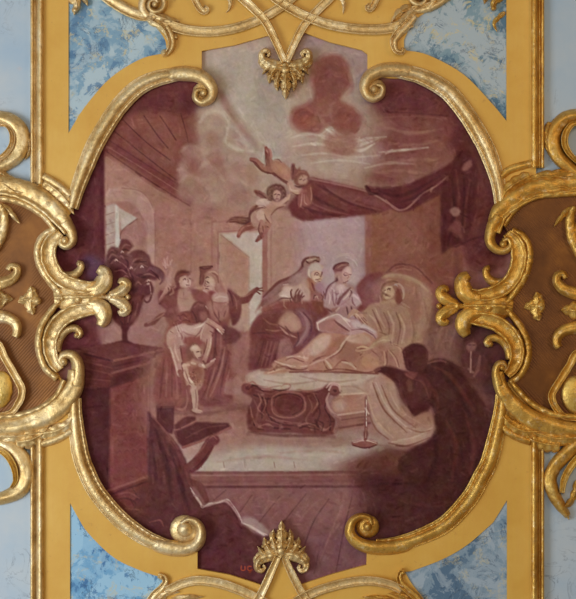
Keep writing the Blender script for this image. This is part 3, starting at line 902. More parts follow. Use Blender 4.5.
many([[(452, 178), (454, 210), (448, 246)], [(464, 176), (464, 214), (458, 240)]], [1, 4, 1.4], (66, 32, 34), .6, 1.6)
many([[(456, 170), (459, 200), (456, 224)], [(470, 180), (466, 206), (464, 232)]], [1, 3, 1], (106, 60, 57), .55, 1.4)
pl([(463, 166), (470, 160), (472, 165), (468, 170), (463, 171)], (134, 88, 82), .8, 1)
pl([(450, 210), (455, 207), (460, 210), (459, 215), (453, 216)], (138, 98, 94), .85, .9)
pl([(447, 230), (453, 222), (460, 222), (463, 238), (466, 244), (458, 236), (452, 232)], (112, 66, 64), .85, 1.2)
st([(456, 247), (470, 240), (484, 236)], 1.6, (70, 34, 36), .5, 1)
st([(457, 254), (457, 300)], 5, (98, 56, 54), .6, 2)
A1, A2 = 'painted_putto_diving', 'painted_putto_turning'
sk, skd, skl = (158, 116, 102), (112, 64, 56), (182, 148, 134)
# upper putto
st([(271, 167), (268, 158), (266, 148)], [7.5, 6, 3], skd, 1, .8, rid=A1)
st([(273, 166), (270.6, 157), (266.8, 150)], 2.2, (176, 138, 124), .75, .7)
st([(271, 170), (262, 167), (256, 161), (251, 159)], [8, 6.5, 4.5, 3], (132, 84, 74), 1, .8, rid=A1)
st([(268, 173), (260, 169), (253, 161)], 1.8, (86, 46, 44), .75, .8)
el(281, 171, 12, 6.6, sk, rot=38, rid=A1)
el(272, 168, 6, 5.4, (148, 104, 92), rid=A1)
el(284, 171, 7, 3, skl, rot=38, a=.6, blur=1.5)
st([(272, 173), (280, 179), (288, 184)], 2, (96, 52, 48), .75, .9)
pl([(292, 180), (291, 170), (294, 163), (296, 170), (300, 167), (298, 176)], (116, 68, 62), .95, .8, rid=A1)
st([(293, 176), (294, 166)], 1.4, (88, 48, 46), .8, .6)
el(301.5, 180, 6.6, 5.8, (160, 118, 104), rid=A1)
pl([(295, 181), (296, 174), (302, 171.6), (308, 175), (309, 181), (304, 177), (300, 178), (298, 185)], (98, 56, 50), .95, .8, rid=A1)
many([[(300, 182), (302, 182.6)], [(304.5, 181.6), (306, 181.2)]], .9, (76, 42, 38), .8, .45)
st([(290, 184), (293, 191), (299, 192), (306, 191)], [6, 5.5, 4.5, 3], (164, 126, 112), 1, .8, rid=A1)
st([(291, 192), (298, 195), (305, 193)], 1.2, (96, 54, 50), .6, .7)
pl([(300, 194), (310, 192), (311, 204), (301, 206)], (128, 78, 74), .7, 1)
many([[(302, 195), (301, 206)], [(306, 195), (308, 204)]], 1.2, (160, 114, 106), .6, .6)
# lower putto
pl([(262, 198), (254, 192), (256, 190), (264, 194), (267, 199)], (112, 66, 60), .95, .8, rid=A2)
st([(255, 217), (246, 221), (237, 220), (230, 221.5)], [6, 6.5, 5, 2], (96, 52, 48), 1, .8, rid=A2)
st([(252, 215), (242, 216), (234, 219)], 1.4, (150, 104, 92), .65, .7)
st([(257, 222), (250, 226), (243, 229), (238, 236)], [8, 7, 5, 2.6], (118, 70, 62), 1, .8, rid=A2)
el(258, 214, 8.4, 10, (160, 118, 104), rot=25, rid=A2)
st([(250, 219), (251, 211), (257, 206)], 2.6, (98, 54, 50), .8, .9)
el(261, 213, 5, 6, skl, rot=20, a=.7, blur=1.5)
pl([(262, 201), (270, 199), (276, 203), (272, 214), (264, 212)], (166, 128, 114), 1, .9, rid=A2)
st([(258, 203), (263, 201), (268, 203)], [4, 5, 4], (186, 154, 140), .9, .9, rid=A2)
st([(271, 205), (280, 203), (287, 199), (289, 195)], [6, 5, 4, 3], (168, 130, 116), 1, .8, rid=A2)
st([(272, 208), (281, 206), (288, 201)], 1.2, (96, 54, 50), .65, .7)
el(276, 194, 6, 6.6, (168, 128, 114), rot=0, rid=A2)
pl([(267, 196), (268, 188), (275, 184), (283, 186), (286, 193), (284, 199), (281, 193), (276, 189), (272, 193), (271, 201)], (92, 54, 48), 1, .9, rid=A2)
many([[(273.6, 194), (275.4, 194)], [(278, 193.6), (279.6, 193.4)], [(275.4, 198.6), (278, 198.4)]], 1, (74, 40, 36), .85, .45)
el(276, 197, 1, 1.4, (192, 158, 144), a=.8, blur=.5)
st([(264, 221), (261, 230), (262, 236), (257, 241)], [6, 5, 4, 2.4], (124, 74, 66), 1, .8, rid=A2)
st([(265, 218), (269, 224), (266, 231), (263, 226)], [4, 4, 4, 3], (150, 104, 92), .9, .8, rid=A2)
many([[(262, 223), (268, 227)], [(260, 228), (261, 238)]], 1.1, (84, 46, 42), .7, .6)

# ---- bed, old woman, haloed girl, sick woman
HB, BD, SH = 'painted_headboard', 'painted_bedstead', 'painted_bedding'
pl([(384, 282), (389, 269), (398, 263.5), (412, 264), (420, 268), (432, 280), (438, 300), (436, 340), (384, 320)], (128, 80, 72), 1, 1.3, rid=HB)
st([(386, 273), (396, 265), (410, 265), (419, 270), (432, 283)], 1.6, (102, 58, 54), .75, .9)
st([(389, 276), (399, 269), (411, 270)], 1.4, (152, 106, 94), .55, .9)
pl([(355, 292), (360, 281), (370, 274), (384, 272), (392, 280), (384, 304), (356, 312)], (118, 66, 66), 1, 1.4, rid='painted_pillow')
pl([(384, 275), (400, 273), (418, 280), (430, 290), (434, 328), (428, 341), (410, 348), (386, 330), (378, 296)], (144, 106, 92), 1, 2, rid='painted_pillow')
pl([(412, 290), (426, 294), (430, 326), (420, 340), (408, 330)], (150, 118, 102), .7, 4)
st([(384, 276), (400, 275), (416, 281), (428, 291)], 2, (164, 132, 112), .6, 1.2)
many([[(408, 312), (414, 330), (412, 342)], [(424, 300), (428, 320)]], [1, 3, 1], (122, 84, 72), .5, 1.6)
# girl with halo
GH = 'painted_girl_with_halo'
pl([(327, 289), (335, 283), (345, 282), (356, 288), (359, 302), (352, 316), (330, 318), (325, 308)], (150, 114, 114), 1, 1.2, rid=GH)
for r, al in ((14.5, .35), (13, .6)):
    st([(345 + r * math.cos(i * PI / 8 - 2.9), 268 + r * math.sin(i * PI / 8 - 2.9)) for i in range(16)], .9, (192, 166, 162), al, .6)
st([(344, 278), (344, 286)], 5.4, (164, 126, 120), 1, .8, rid=GH)
el(345.5, 273, 6.6, 8, (170, 130, 124), rot=8, rid=GH)
pl([(334, 275), (335, 266), (342, 262), (350, 265), (353, 271), (346, 269), (342, 272), (341, 279), (337, 282)], (118, 70, 66), 1, .9, rid=GH)
el(335, 267, 2.4, 3, (112, 66, 64), rid=GH)
el(336, 280, 2, 3, (96, 54, 54), a=.8)
st([(337, 266), (344, 264), (350, 267)], 1.6, (150, 102, 92), .6, .8)
el(349, 275, 2, 3.6, (188, 152, 146), a=.75, blur=.9)
many([[(344.5, 273.5), (347, 274.4)], [(349.5, 274.2), (351.4, 273.8)], [(346.6, 279.6), (349.4, 279.4)]], 1, (88, 50, 50), .85, .45)
st([(349, 274.5), (349.6, 277.6)], .8, (124, 82, 78), .7, .5)
many([[(333, 288), (340, 290), (346, 296)], [(334, 294), (332, 306)], [(338, 298), (336, 310)]], 2, (184, 158, 160), .7, .9)
many([[(327, 290), (326, 306), (332, 312)], [(336, 286), (342, 294), (344, 300)]], 1.6, (98, 58, 62), .7, .9)
st([(334, 310), (340, 302), (347, 294), (350, 290)], [5, 5, 4, 3], (132, 88, 86), .95, .8, rid=GH)
st([(336, 311), (343, 303), (350, 293)], 1.5, (186, 154, 148), .75, .6)
pl([(348, 292), (352, 287), (354, 292), (350, 298)], (160, 118, 110), .95, .7, rid=GH)
el(356, 300, 4.6, 6, (172, 142, 144), rid=GH)
many([[(350, 302), (352, 310)], [(346, 304), (348, 314)]], 1.5, (80, 46, 50), .7, .8)
# old woman with turban and hands spread
OW = 'painted_old_woman'
pl([(254, 322), (262, 312), (274, 306), (296, 302), (312, 296), (326, 306), (330, 320), (326, 336), (312, 356), (296, 374), (252, 376), (250, 346)], (112, 64, 63), 1, 1.4, rid=OW)
pl([(304, 262), (308, 270), (306, 280), (292, 290), (274, 300), (262, 306), (255, 313), (258, 307), (262, 300), (268, 291), (281, 281), (296, 273)], (120, 76, 72), 1, .9, rid=OW)
pl([(270, 300), (282, 288), (298, 280), (310, 278), (314, 296), (306, 304), (284, 306)], (150, 110, 104), 1, 1.4, rid=OW)
pl([(284, 290), (294, 286), (304, 286), (302, 292), (286, 298)], (180, 150, 140), .8, 1.6)
st([(276, 298), (286, 290), (298, 282), (306, 272)], [2, 3, 3, 2], (156, 116, 112), .7, 1)
many([[(262, 306), (276, 294), (292, 284)], [(268, 306), (282, 298)]], 1.3, (96, 56, 54), .6, .8)
el(315.5, 276, 6.6, 8.2, (168, 130, 118), rot=-6, rid=OW)
pl([(304, 280), (306, 270), (312, 264), (322, 265), (323, 269), (314, 270), (309, 276), (310, 288)], (168, 138, 128), 1, .9, rid=OW)
pl([(303, 268), (303, 260), (309, 257), (318, 258), (319, 262), (311, 263), (307, 269)], (108, 64, 60), 1, .9, rid=OW)
many([[(308, 261), (314, 262), (318, 260)], [(306, 265), (308, 260)]], 1.2, (176, 146, 136), .75, .6)
many([[(313.5, 274), (317, 273.6)], [(319.6, 273.8), (321.6, 274.2)], [(315.5, 282), (319.6, 281.4)], [(319, 276), (320.4, 279)]], 1.2, (84, 46, 42), .85, .5)
el(318.6, 279, 2, 2, (192, 158, 144), a=.6, blur=.8)
pl([(309, 284), (318, 285), (322, 294), (312, 296)], (122, 74, 66), .8, 1.4)
el(298, 296, 4.4, 5, (128, 78, 66), rid=OW)
many([[(294, 297), (290.5, 289)], [(296.6, 293), (295.6, 286)], [(299, 293), (300.6, 286)], [(301, 295), (304.4, 290)], [(301, 299), (305, 297)]], 2, (128, 78, 66), 1, .6, rid=OW)
st([(284, 303), (292, 298), (296, 298)], [6, 5, 4], (170, 134, 124), .8, .9)
pl([(312, 300), (319, 296), (324, 302), (321, 313), (313, 312)], (116, 68, 60), .95, 1, rid=OW)
many([[(319, 300), (321, 292)], [(321, 301), (324.6, 294)], [(315, 300), (315, 293)]], 1.7, (134, 86, 76), 1, .6, rid=OW)
many([[(282, 312), (292, 306), (304, 308)], [(286, 322), (300, 318), (310, 326)], [(276, 330), (290, 334), (302, 344)]], [1, 3.5, 1.4], (150, 108, 102), .65, 1.4)
many([[(270, 316), (272, 336), (262, 360)], [(290, 312), (302, 324), (306, 344)], [(312, 314), (316, 330), (308, 350)], [(260, 330), (256, 352)]], [1.4, 5, 2], (86, 46, 49), .65, 1.6)
pl([(304, 312), (316, 316), (322, 330), (312, 344), (302, 332)], (120, 80, 88), .7, 3)
many([[(310, 318), (314, 332), (308, 346)], [(318, 318), (320, 330)]], [1, 2.4, 1], (150, 116, 122), .6, 1.2)
many([[(256, 360), (262, 340), (270, 330)], [(268, 370), (276, 350), (286, 340)], [(284, 368), (290, 352)]], [1, 3, 1], (138, 90, 86), .5, 1.6)
# bedding
pl([(246, 378), (254, 370), (270, 370), (292, 370), (330, 372), (368, 370), (388, 372), (398, 392), (408, 412), (424, 424), (434, 434), (430, 442), (404, 444), (388, 438), (374, 424), (366, 398), (330, 396), (290, 394), (252, 390)], (160, 130, 120), 1, 1.3, rid=SH)
pl([(256, 374), (290, 372), (340, 376), (372, 376), (366, 384), (300, 388), (262, 386)], (174, 152, 142), .8, 3)
many([[(264, 380), (290, 384), (316, 381)], [(300, 376), (330, 382), (356, 380)], [(330, 388), (352, 386), (366, 392)]], [1, 2, 1], (142, 108, 98), .6, 1.1)
many([[(372, 380), (382, 404), (400, 428), (418, 440)], [(384, 384), (394, 408), (410, 424)], [(368, 392), (376, 416), (390, 434)]], [1.4, 3, 1.4], (128, 86, 76), .65, 1.4)
many([[(378, 382), (388, 406), (406, 430)], [(370, 400), (380, 424), (394, 440)]], [1, 3, 1], (178, 148, 132), .6, 1.4)
pl([(380, 374), (394, 376), (404, 404), (420, 424), (402, 420), (388, 400)], (138, 96, 82), .7, 3)
# robe over the legs
SW = 'painted_sick_woman'
pl([(264, 374), (276, 366), (294, 357), (308, 344), (318, 336), (334, 332), (352, 330), (372, 342), (386, 364), (378, 373), (356, 372), (330, 371), (306, 371)], (158, 114, 100), 1, 1.2, rid=SW)
pl([(306, 350), (320, 338), (336, 336), (328, 350), (312, 362)], (182, 148, 134), .75, 3)
many([[(270, 371), (290, 364), (306, 362), (322, 366)], [(280, 368), (300, 360), (314, 350)], [(322, 366), (332, 352), (344, 340)], [(326, 370), (330, 360), (328, 352)]], [1, 2, 1], (116, 70, 62), .7, 1)
many([[(268, 373), (288, 367), (304, 366)], [(326, 362), (336, 350), (346, 338)], [(300, 369), (318, 368)]], [1, 2, 1], (192, 162, 148), .7, .9)
pl([(334, 350), (348, 340), (366, 348), (372, 362), (350, 368), (338, 364)], (136, 88, 76), .8, 3)
many([[(344, 362), (356, 354), (368, 358)], [(350, 346), (362, 350), (372, 362)], [(338, 366), (350, 362)]], [1, 2, 1], (176, 136, 120), .6, 1)
st([(290, 372), (320, 371.6), (350, 372.6), (378, 373.6)], 1.8, (112, 66, 60), .8, .9)
# turned-down blanket
pl([(316, 326), (324, 318), (336, 312), (350, 318), (368, 326), (382, 336), (378, 342), (360, 338), (344, 334), (330, 332)], (154, 120, 118), 1, 1.1, rid=SH)
pl([(318, 326), (326, 318), (336, 315), (338, 326), (330, 331)], (128, 80, 78), .75, 1.8)
many([[(338, 316), (356, 324), (376, 336)], [(338, 326), (356, 330), (372, 338)]], [1.4, 2.6, 1.4], (186, 162, 160), .75, 1)
st([(334, 332), (350, 335), (374, 342)], 1.6, (104, 62, 60), .75, .8)
st([(346, 322), (362, 330), (374, 337)], 1.2, (122, 84, 84), .6, .8)
# torso and head
pl([(360, 318), (366, 308), (378, 302), (394, 302), (408, 310), (412, 328), (408, 346), (392, 354), (378, 350), (372, 338), (362, 328)], (152, 116, 100), 1, 1.2, rid=SW)
pl([(370, 308), (378, 303), (386, 316), (382, 330), (372, 322)], (138, 88, 84), .8, 1.8)
many([[(372, 308), (380, 318), (386, 330)], [(384, 306), (388, 320)], [(396, 310), (402, 326), (400, 342)]], [1, 2, 1], (112, 70, 62), .65, 1)
many([[(390, 310), (392, 326), (388, 340)], [(402, 314), (407, 328), (404, 342)], [(378, 308), (384, 320)]], [1.4, 3.4, 1.4], (176, 146, 126), .7, 1.3)
st([(404, 318), (404, 334), (394, 346), (380, 350), (370, 352)], [9, 8, 7, 6, 4], (164, 130, 112), .95, 1, rid=SW)
many([[(398, 332), (394, 342), (384, 348)], [(406, 324), (404, 336)]], 1.4, (114, 72, 62), .7, .8)
st([(372, 352), (364, 350), (360, 353)], [5, 4, 2.4], (172, 132, 116), .95, .8, rid=SW)
many([[(362, 350), (358, 353)], [(364, 353), (360, 356)]], 1.2, (128, 80, 70), .7, .5)
st([(354, 312), (360, 316), (366, 322)], [6, 6, 4], (170, 132, 116), .95, .9, rid=SW)
many([[(352, 312), (356, 318)], [(364, 320), (367, 324)]], 1.3, (116, 72, 64), .7, .6)
st([(386, 298), (388, 305)], 7, (160, 122, 104), 1, .9, rid=SW)
pl([(379, 296), (380, 284), (388, 278.5), (398, 281), (404, 292), (406, 302), (409, 308), (401, 304), (396, 298), (392, 302), (384, 302)], (134, 94, 80), 1, 1, rid=SW)
el(387.6, 291.6, 6.4, 8, (172, 134, 114), rot=14, rid=SW)
st([(382, 284), (390, 280), (398, 286), (401, 296)], 2.4, (166, 132, 114), .8, .9)
many([[(384, 290), (386.4, 289.4)], [(389.4, 289.8), (391.6, 290.4)], [(384.6, 296.4), (388, 297)]], 1.1, (92, 54, 46), .85, .5)
st([(387.4, 290), (386.4, 293.6), (388, 294)], .9, (116, 74, 62), .8, .5)
st([(394, 292), (398, 300), (404, 306)], 2, (96, 58, 52), .65, .9)
# footboard of the bed
pl([(246, 384), (256, 386), (270, 389), (300, 391), (318, 390), (328, 384), (336, 384), (341, 390), (337, 396), (331, 397), (329, 405), (333, 412), (338, 416), (339, 426), (334, 434), (322, 437), (290, 433), (254, 433), (247, 424), (248, 408), (252, 398), (244, 393), (241, 387)], (102, 57, 56), 1, 1, rid=BD, sm=True)
el(247, 388, 5, 5, (116, 68, 66), rid=BD)
el(247, 388, 2, 2, (84, 44, 46), a=.7, blur=.7)
el(334, 389, 6, 5.4, (118, 72, 70), rid=BD)
st([(329, 390), (332, 385), (338, 386), (340, 391)], 1.6, (176, 142, 136), .8, .7)
el(335, 390.6, 2, 1.8, (80, 42, 44), a=.8, blur=.6)
st([(331, 397), (328, 405), (332, 413), (337, 420), (335, 432)], [4, 4, 4, 4, 3], (140, 102, 100), .8, 1)
st([(327, 400), (325, 408), (330, 418), (330, 430)], 1.4, (72, 38, 40), .75, .8)
el(289, 405, 17, 13.4, (128, 80, 76), a=.7, blur=1.1)
el(289, 405, 15, 11.4, (98, 52, 51), a=.9, blur=1)
many([[(256, 390), (270, 394), (280, 391), (292, 394), (306, 392), (318, 394)], [(254, 400), (258, 410), (256, 422), (262, 428)], [(308, 396), (312, 408), (306, 420), (312, 430)], [(266, 420), (280, 424), (296, 423), (310, 426)]], 1.3, (130, 84, 80), .55, .9)
many([[(254, 395), (268, 399), (280, 395)], [(268, 398), (266, 410), (272, 420)], [(262, 404), (262, 418)], [(300, 428), (314, 424), (322, 430)], [(316, 398), (320, 412), (316, 424)], [(274, 428), (290, 429)]], 1.5, (72, 38, 40), .65, .8)
for x, y in ((259, 427), (268, 425), (281, 427), (300, 425), (312, 429), (322, 429), (283, 390), (288, 388), (292, 391), (262, 394), (318, 404)):
    el(x, y, 2, 1.3, (152, 110, 104), a=.6, blur=.8, warp=1)
st([(248, 434), (290, 435), (334, 437)], 3, (112, 70, 68), .7, 1.6)
pl([(250, 434), (334, 437), (330, 446), (260, 442)], (140, 104, 100), .5, 3)
# bed side
pl([(340, 394), (366, 394), (367, 412), (340, 416), (333, 410), (332, 402)], (152, 110, 98), 1, 1.1, rid=BD, sm=False)
el(340, 406, 6, 6, (170, 138, 130), a=.7, blur=2)
st([(340, 394.6), (366, 393)], 1.8, (186, 156, 142), .7, .8)
pl([(338, 414), (368, 410), (369, 426), (340, 430)], (136, 94, 86), .9, 1.2, rid=BD, sm=False)
st([(338, 415), (367, 411)], 2, (182, 150, 138), .65, .8)
st([(340, 428), (370, 423)], 2, (104, 62, 60), .7, 1)
st([(342, 420), (368, 416)], 1.2, (108, 66, 64), .6, .8)
# candlestick
CS = 'painted_candlestick'
el(364.5, 443, 13, 3.8, (112, 66, 66), rid=CS)
st([(353, 441), (364, 439.4), (376, 441.4)], 1.3, (178, 148, 144), .7, .6)
st([(353, 445), (364, 447), (376, 445)], 1.4, (80, 44, 46), .8, .7)
st([(366, 396), (366, 426), (365.5, 441)], [2.2, 2.4, 3.2], (116, 70, 68), 1, .6, rid=CS)
st([(366.4, 400), (366.4, 426)], 1, (196, 172, 164), .85, .5)
el(365.6, 434, 2.4, 3, (104, 60, 60), rid=CS)
st([(378, 445), (400, 449), (410, 450)], 2, (120, 84, 82), .5, 1.4)
# sheet trailing to the right
pl([(392, 424), (414, 424), (430, 428), (436, 436), (420, 446), (398, 448), (388, 440)], (150, 116, 104), .85, 2, rid=SH)
many([[(392, 442), (410, 440), (430, 434)], [(394, 432), (410, 430), (422, 428)]], [1, 2.2, 1], (182, 154, 140), .65, 1)
st([(396, 446), (416, 446), (432, 438)], 1.6, (110, 70, 66), .7, 1)

# ---- kneeling man in shadow, small figure and corner, right
pl([(428, 328), (440, 300), (462, 290), (500, 300), (506, 400), (470, 390), (450, 360), (430, 356)], (102, 64, 60), .95, 4, warp=1)
pl([(430, 330), (444, 310), (458, 320), (456, 352), (440, 358)], (122, 86, 80), .75, 5, warp=1.5)
many([[(446, 316), (440, 334), (436, 350)], [(456, 326), (450, 346)]], [1, 4, 1], (140, 104, 96), .5, 2)
pl([(464, 330), (486, 320), (506, 330), (506, 400), (480, 390), (462, 362)], (72, 40, 42), .85, 4, warp=1)
SF = 'painted_attendant'
pl([(462, 356), (470, 350), (484, 356), (490, 372), (478, 384), (464, 374)], (88, 50, 50), .95, 2, rid=SF)
el(471, 345.5, 5.4, 6.4, (120, 80, 78), rid=SF)
pl([(465, 346), (467, 338), (474, 338), (478, 344), (472, 342)], (84, 48, 48), .9, .9)
many([[(469, 345), (471, 345)], [(473, 345), (475, 345)]], .9, (66, 36, 38), .7, .5)
st([(471, 352), (470.6, 372)], 1.6, (156, 116, 110), .75, .8)
st([(480, 356), (478, 368), (474, 376)], [2, 4, 2], (124, 80, 76), .6, 1.2)
KM = 'painted_kneeling_man'
pl([(420, 372), (428, 361), (444, 359), (458, 366), (470, 382), (484, 404), (490, 440), (484, 480), (440, 500), (398, 470), (410, 450), (428, 440), (434, 424), (432, 408), (420, 398)], (70, 36, 35), 1, 1.5, rid=KM)
pl([(382, 371), (386, 367), (394, 367), (408, 376), (422, 372), (430, 386), (430, 408), (422, 414), (412, 416), (403, 408), (397, 396), (394, 382)], (76, 38, 37), 1, 1.1, rid=KM)
st([(404, 380), (412, 392), (416, 408)], [1.4, 4, 1.4], (90, 48, 45), .6, 1.3)
st([(382, 371), (376, 372)], 2.6, (104, 60, 54), .9, .8, rid=KM)
pl([(404, 360), (406, 348), (414, 343.5), (424, 346), (428, 356), (425, 366), (420, 372), (410, 371)], (66, 34, 33), 1, 1, rid=KM)
many([[(408, 352), (414, 348), (420, 350)], [(412, 358), (420, 356)]], 1.8, (82, 44, 41), .7, .9)
st([(405, 356), (403, 360), (406, 362)], 1.4, (84, 46, 42), .8, .6)
many([[(432, 366), (448, 374), (462, 392), (474, 410)], [(426, 380), (436, 396), (438, 412)], [(446, 420), (456, 446), (452, 480)], [(466, 416), (474, 446), (470, 474)]], [1.4, 5, 2], (88, 46, 43), .6, 1.8)
many([[(440, 372), (456, 390), (470, 416)], [(434, 430), (436, 456), (428, 480)], [(460, 440), (464, 470)]], [1.4, 5, 2], (56, 28, 29), .6, 2)
pl([(414, 418), (424, 412), (432, 416), (431, 430), (420, 424)], (150, 108, 96), .85, 1.6)
st([(428, 418), (431, 426), (427, 436)], 2, (116, 74, 68), .6, 1)



# ---- second sitting: the figures worked up closely, each in a frame of its own
# old woman: veil, sleeve and hand
v = Close(250, 250, 9.6)
v.pl([(120, 440), (280, 305), (400, 255), (490, 185), (520, 110), (580, 100), (580, 260), (520, 330), (330, 340), (260, 430), (150, 480)], (138, 100, 98), .95, 1)
v.pl([(300, 330), (420, 290), (520, 240), (570, 160), (576, 280), (500, 330)], (150, 114, 112), .8, 1.4)
v.st([(130, 450), (200, 380), (280, 308), (400, 258), (490, 188), (515, 120), (560, 84)], [1.4, 2.6, 3, 2.8, 3, 2.6, 1.6], (108, 64, 62), .85, .8)
v.st([(330, 320), (430, 300), (520, 270)], [.8, 1.6, .8], (122, 80, 80), .7)
v.st([(320, 335), (440, 320), (540, 300)], [.8, 1.4, .8], (180, 150, 146), .6)
v.pl([(250, 470), (300, 400), (340, 340), (520, 325), (575, 400), (560, 480), (470, 500), (330, 470)], (170, 138, 130), .95, 1)
v.pl([(300, 440), (330, 370), (400, 360), (390, 440), (340, 460)], (184, 156, 148), .8, 1)
v.st([(290, 440), (340, 440), (375, 465)], [1, 2, 1], (192, 164, 158), .8)
v.st([(255, 492), (300, 465), (345, 462), (390, 466)], [1.6, 1.2, 1.2, 1], (104, 62, 62), .85)
v.pl([(150, 480), (250, 430), (300, 470), (250, 500), (180, 540), (120, 560)], (136, 96, 92), .8, 1.2)
v.pl([(120, 560), (250, 500), (400, 480), (560, 500), (576, 580), (100, 580)], (124, 72, 68), .9, 1.4)
v.st([(330, 480), (325, 530), (350, 560)], [1, 1.6, 1], (170, 130, 120), .5)
v.pl([(410, 470), (430, 435), (475, 425), (490, 450), (475, 500), (435, 515)], (116, 74, 68), .95)
for f in ([(402, 380), (392, 405), (400, 450), (420, 480)], [(464, 374), (440, 410), (436, 450)], [(486, 378), (470, 410), (458, 450)], [(505, 410), (490, 440), (470, 470)], [(520, 440), (495, 460), (475, 490)]):
    v.st(f, [1.3, 1.9, 1.9], (112, 70, 66), .95, .5)
v.st([(450, 440), (445, 490)], .9, (150, 108, 98), .7)
v.st([(400, 450), (385, 470), (395, 500)], 1, (92, 54, 54), .7)

# old woman: turban, face, shawl
v = Close(290, 255, 12.8)
v.pl([(0, 290), (130, 200), (180, 150), (300, 110), (290, 220), (230, 330), (0, 400)], (144, 110, 108), .9, 1)
v.pl([(60, 280), (170, 210), (240, 170), (230, 300), (120, 350)], (154, 122, 120), .7, 1.4)
v.pl([(160, 150), (165, 90), (210, 40), (300, 22), (372, 34), (380, 75), (300, 105), (230, 130)], (140, 104, 98), .95, .8)
v.st([(160, 145), (162, 100), (190, 60), (240, 34)], [2, 2.6, 2.4, 1.6], (102, 62, 62), .9)
v.st([(240, 34), (300, 20), (368, 32)], [1.4, 1, 1.4], (110, 68, 66), .8)
v.st([(212, 84), (240, 102), (286, 90), (320, 70), (366, 84)], [1.4, 1.4, 1, 1.2, 1.4], (92, 56, 54), .85)
v.st([(220, 66), (270, 60), (330, 46)], [1.2, 1.8, 1], (174, 146, 134), .8)
v.pl([(228, 190), (250, 140), (300, 106), (370, 112), (408, 180), (400, 214), (330, 200), (270, 224), (256, 300), (230, 260)], (170, 148, 142), .98, .7)
v.st([(244, 190), (242, 250), (262, 290)], [1, 1.6, 1], (190, 166, 154), .8)
v.pl([(268, 236), (330, 204), (402, 214), (410, 250), (388, 310), (345, 356), (300, 320), (275, 290)], (176, 144, 132), .98, .7)
v.pl([(300, 290), (330, 270), (372, 280), (366, 320), (340, 350), (310, 330)], (186, 158, 146), .7, .7)
v.st([(312, 256), (326, 232), (352, 226), (366, 240)], [.9, 1.3, 1.2, .8], (112, 72, 70), .8, .5)
v.st([(334, 254), (356, 254)], [.8, 1.1], (88, 52, 52), .8, .45)
v.st([(412, 222), (404, 246), (396, 276)], [1.6, 1.6, 1], (112, 72, 72), .8, .5)
v.st([(372, 238), (382, 270), (392, 284)], [.6, 1, 1.2], (130, 88, 80), .7, .5)
v.st([(326, 318), (352, 314), (380, 306)], [.8, 1.3, 1], (106, 64, 64), .75, .5)
v.st([(348, 338), (368, 330)], .9, (128, 84, 80), .6, .5)
v.pl([(226, 290), (262, 300), (300, 330), (318, 380), (310, 450), (240, 430), (200, 390)], (142, 94, 82), .9, .9)
v.st([(282, 360), (296, 410), (312, 450)], [1.4, 2.4, 1.6], (112, 60, 60), .85)
v.pl([(316, 366), (400, 350), (440, 400), (450, 500), (350, 480)], (150, 114, 122), .85, 1)
v.pl([(150, 330), (220, 320), (240, 440), (210, 520), (120, 440)], (164, 132, 124), .7, 1.2)
v.pl([(270, 500), (320, 470), (400, 490), (440, 560), (280, 576)], (138, 92, 90), .9, .9)
for f in ([(300, 560), (320, 520), (360, 545)], [(400, 510), (420, 540), (410, 576)], [(430, 470), (440, 510), (436, 550)]):
    v.st(f, [.9, 1.4, .9], (96, 56, 56), .75)
v.st([(320, 540), (345, 530), (360, 560)], [.8, 1.6, .8], (176, 138, 128), .75)

# old woman: skirts and drapery
v = Close(245, 300, 7.2)
v.pl([(38, 205), (70, 150), (130, 110), (230, 90), (300, 90), (400, 60), (520, 120), (530, 220), (420, 330), (340, 400), (230, 440), (90, 490), (60, 480), (100, 330), (50, 280)], (112, 64, 64), .9, 1.2)
v.pl([(40, 215), (110, 130), (220, 110), (250, 180), (230, 270), (170, 300), (90, 320)], (108, 60, 60), .9, 1.4)
v.pl([(235, 170), (290, 85), (350, 85), (405, 150), (400, 215), (330, 235), (270, 200)], (158, 116, 106), .92, 1.4)
v.pl([(280, 150), (320, 110), (370, 150), (380, 200), (330, 200)], (170, 132, 122), .7, 1.6)
for f, c, w in (([(150, 214), (220, 222), (290, 212)], (146, 98, 92), 2), ([(60, 240), (140, 236), (210, 250)], (92, 50, 52), 2), ([(130, 130), (180, 170), (250, 180)], (134, 84, 80), 2),
                ([(250, 190), (300, 240), (370, 270)], (176, 132, 124), 2), ([(290, 190), (330, 235), (385, 240)], (98, 56, 58), 1.8), ([(240, 180), (300, 220), (350, 300)], (104, 60, 60), 1.6),
                ([(350, 90), (400, 130), (420, 200)], (112, 68, 70), 2), ([(260, 250), (310, 280), (345, 340)], (126, 80, 80), 2.4), ([(420, 60), (440, 120), (500, 200)], (96, 54, 56), 2.4)):
    v.st(f, [.8, w, .8], c, .75, .8)
v.pl([(360, 70), (430, 60), (490, 160), (470, 250), (400, 330), (370, 300), (420, 220), (400, 140)], (126, 84, 88), .9, 1.2)
v.st([(390, 80), (440, 140), (445, 220), (400, 290), (370, 330)], [1, 3, 3, 2, 1], (146, 108, 110), .65, 1.1)
v.st([(420, 90), (475, 160), (470, 240), (420, 310)], [1, 2.4, 2.4, 1], (98, 58, 66), .8, .8)
v.st([(490, 130), (515, 180), (480, 270), (420, 340)], [1, 2.6, 2.4, 1], (112, 68, 74), .8, 1)
v.st([(380, 230), (385, 290), (350, 340)], [1, 2, 1], (94, 56, 62), .7, .8)
v.pl([(110, 310), (200, 280), (250, 290), (240, 430), (90, 490), (60, 480)], (106, 60, 60), .9, 1.2)
for x in (110, 140, 168, 196, 222):
    v.st([(x + 24, 300), (x + 4, 380), (x - 22, 474)], [.8, 2, 1], (90, 48, 50) if x % 4 else (134, 86, 82), .6, .8)
v.pl([(250, 300), (310, 285), (345, 370), (300, 410), (235, 425)], (142, 100, 98), .85, 1.4)
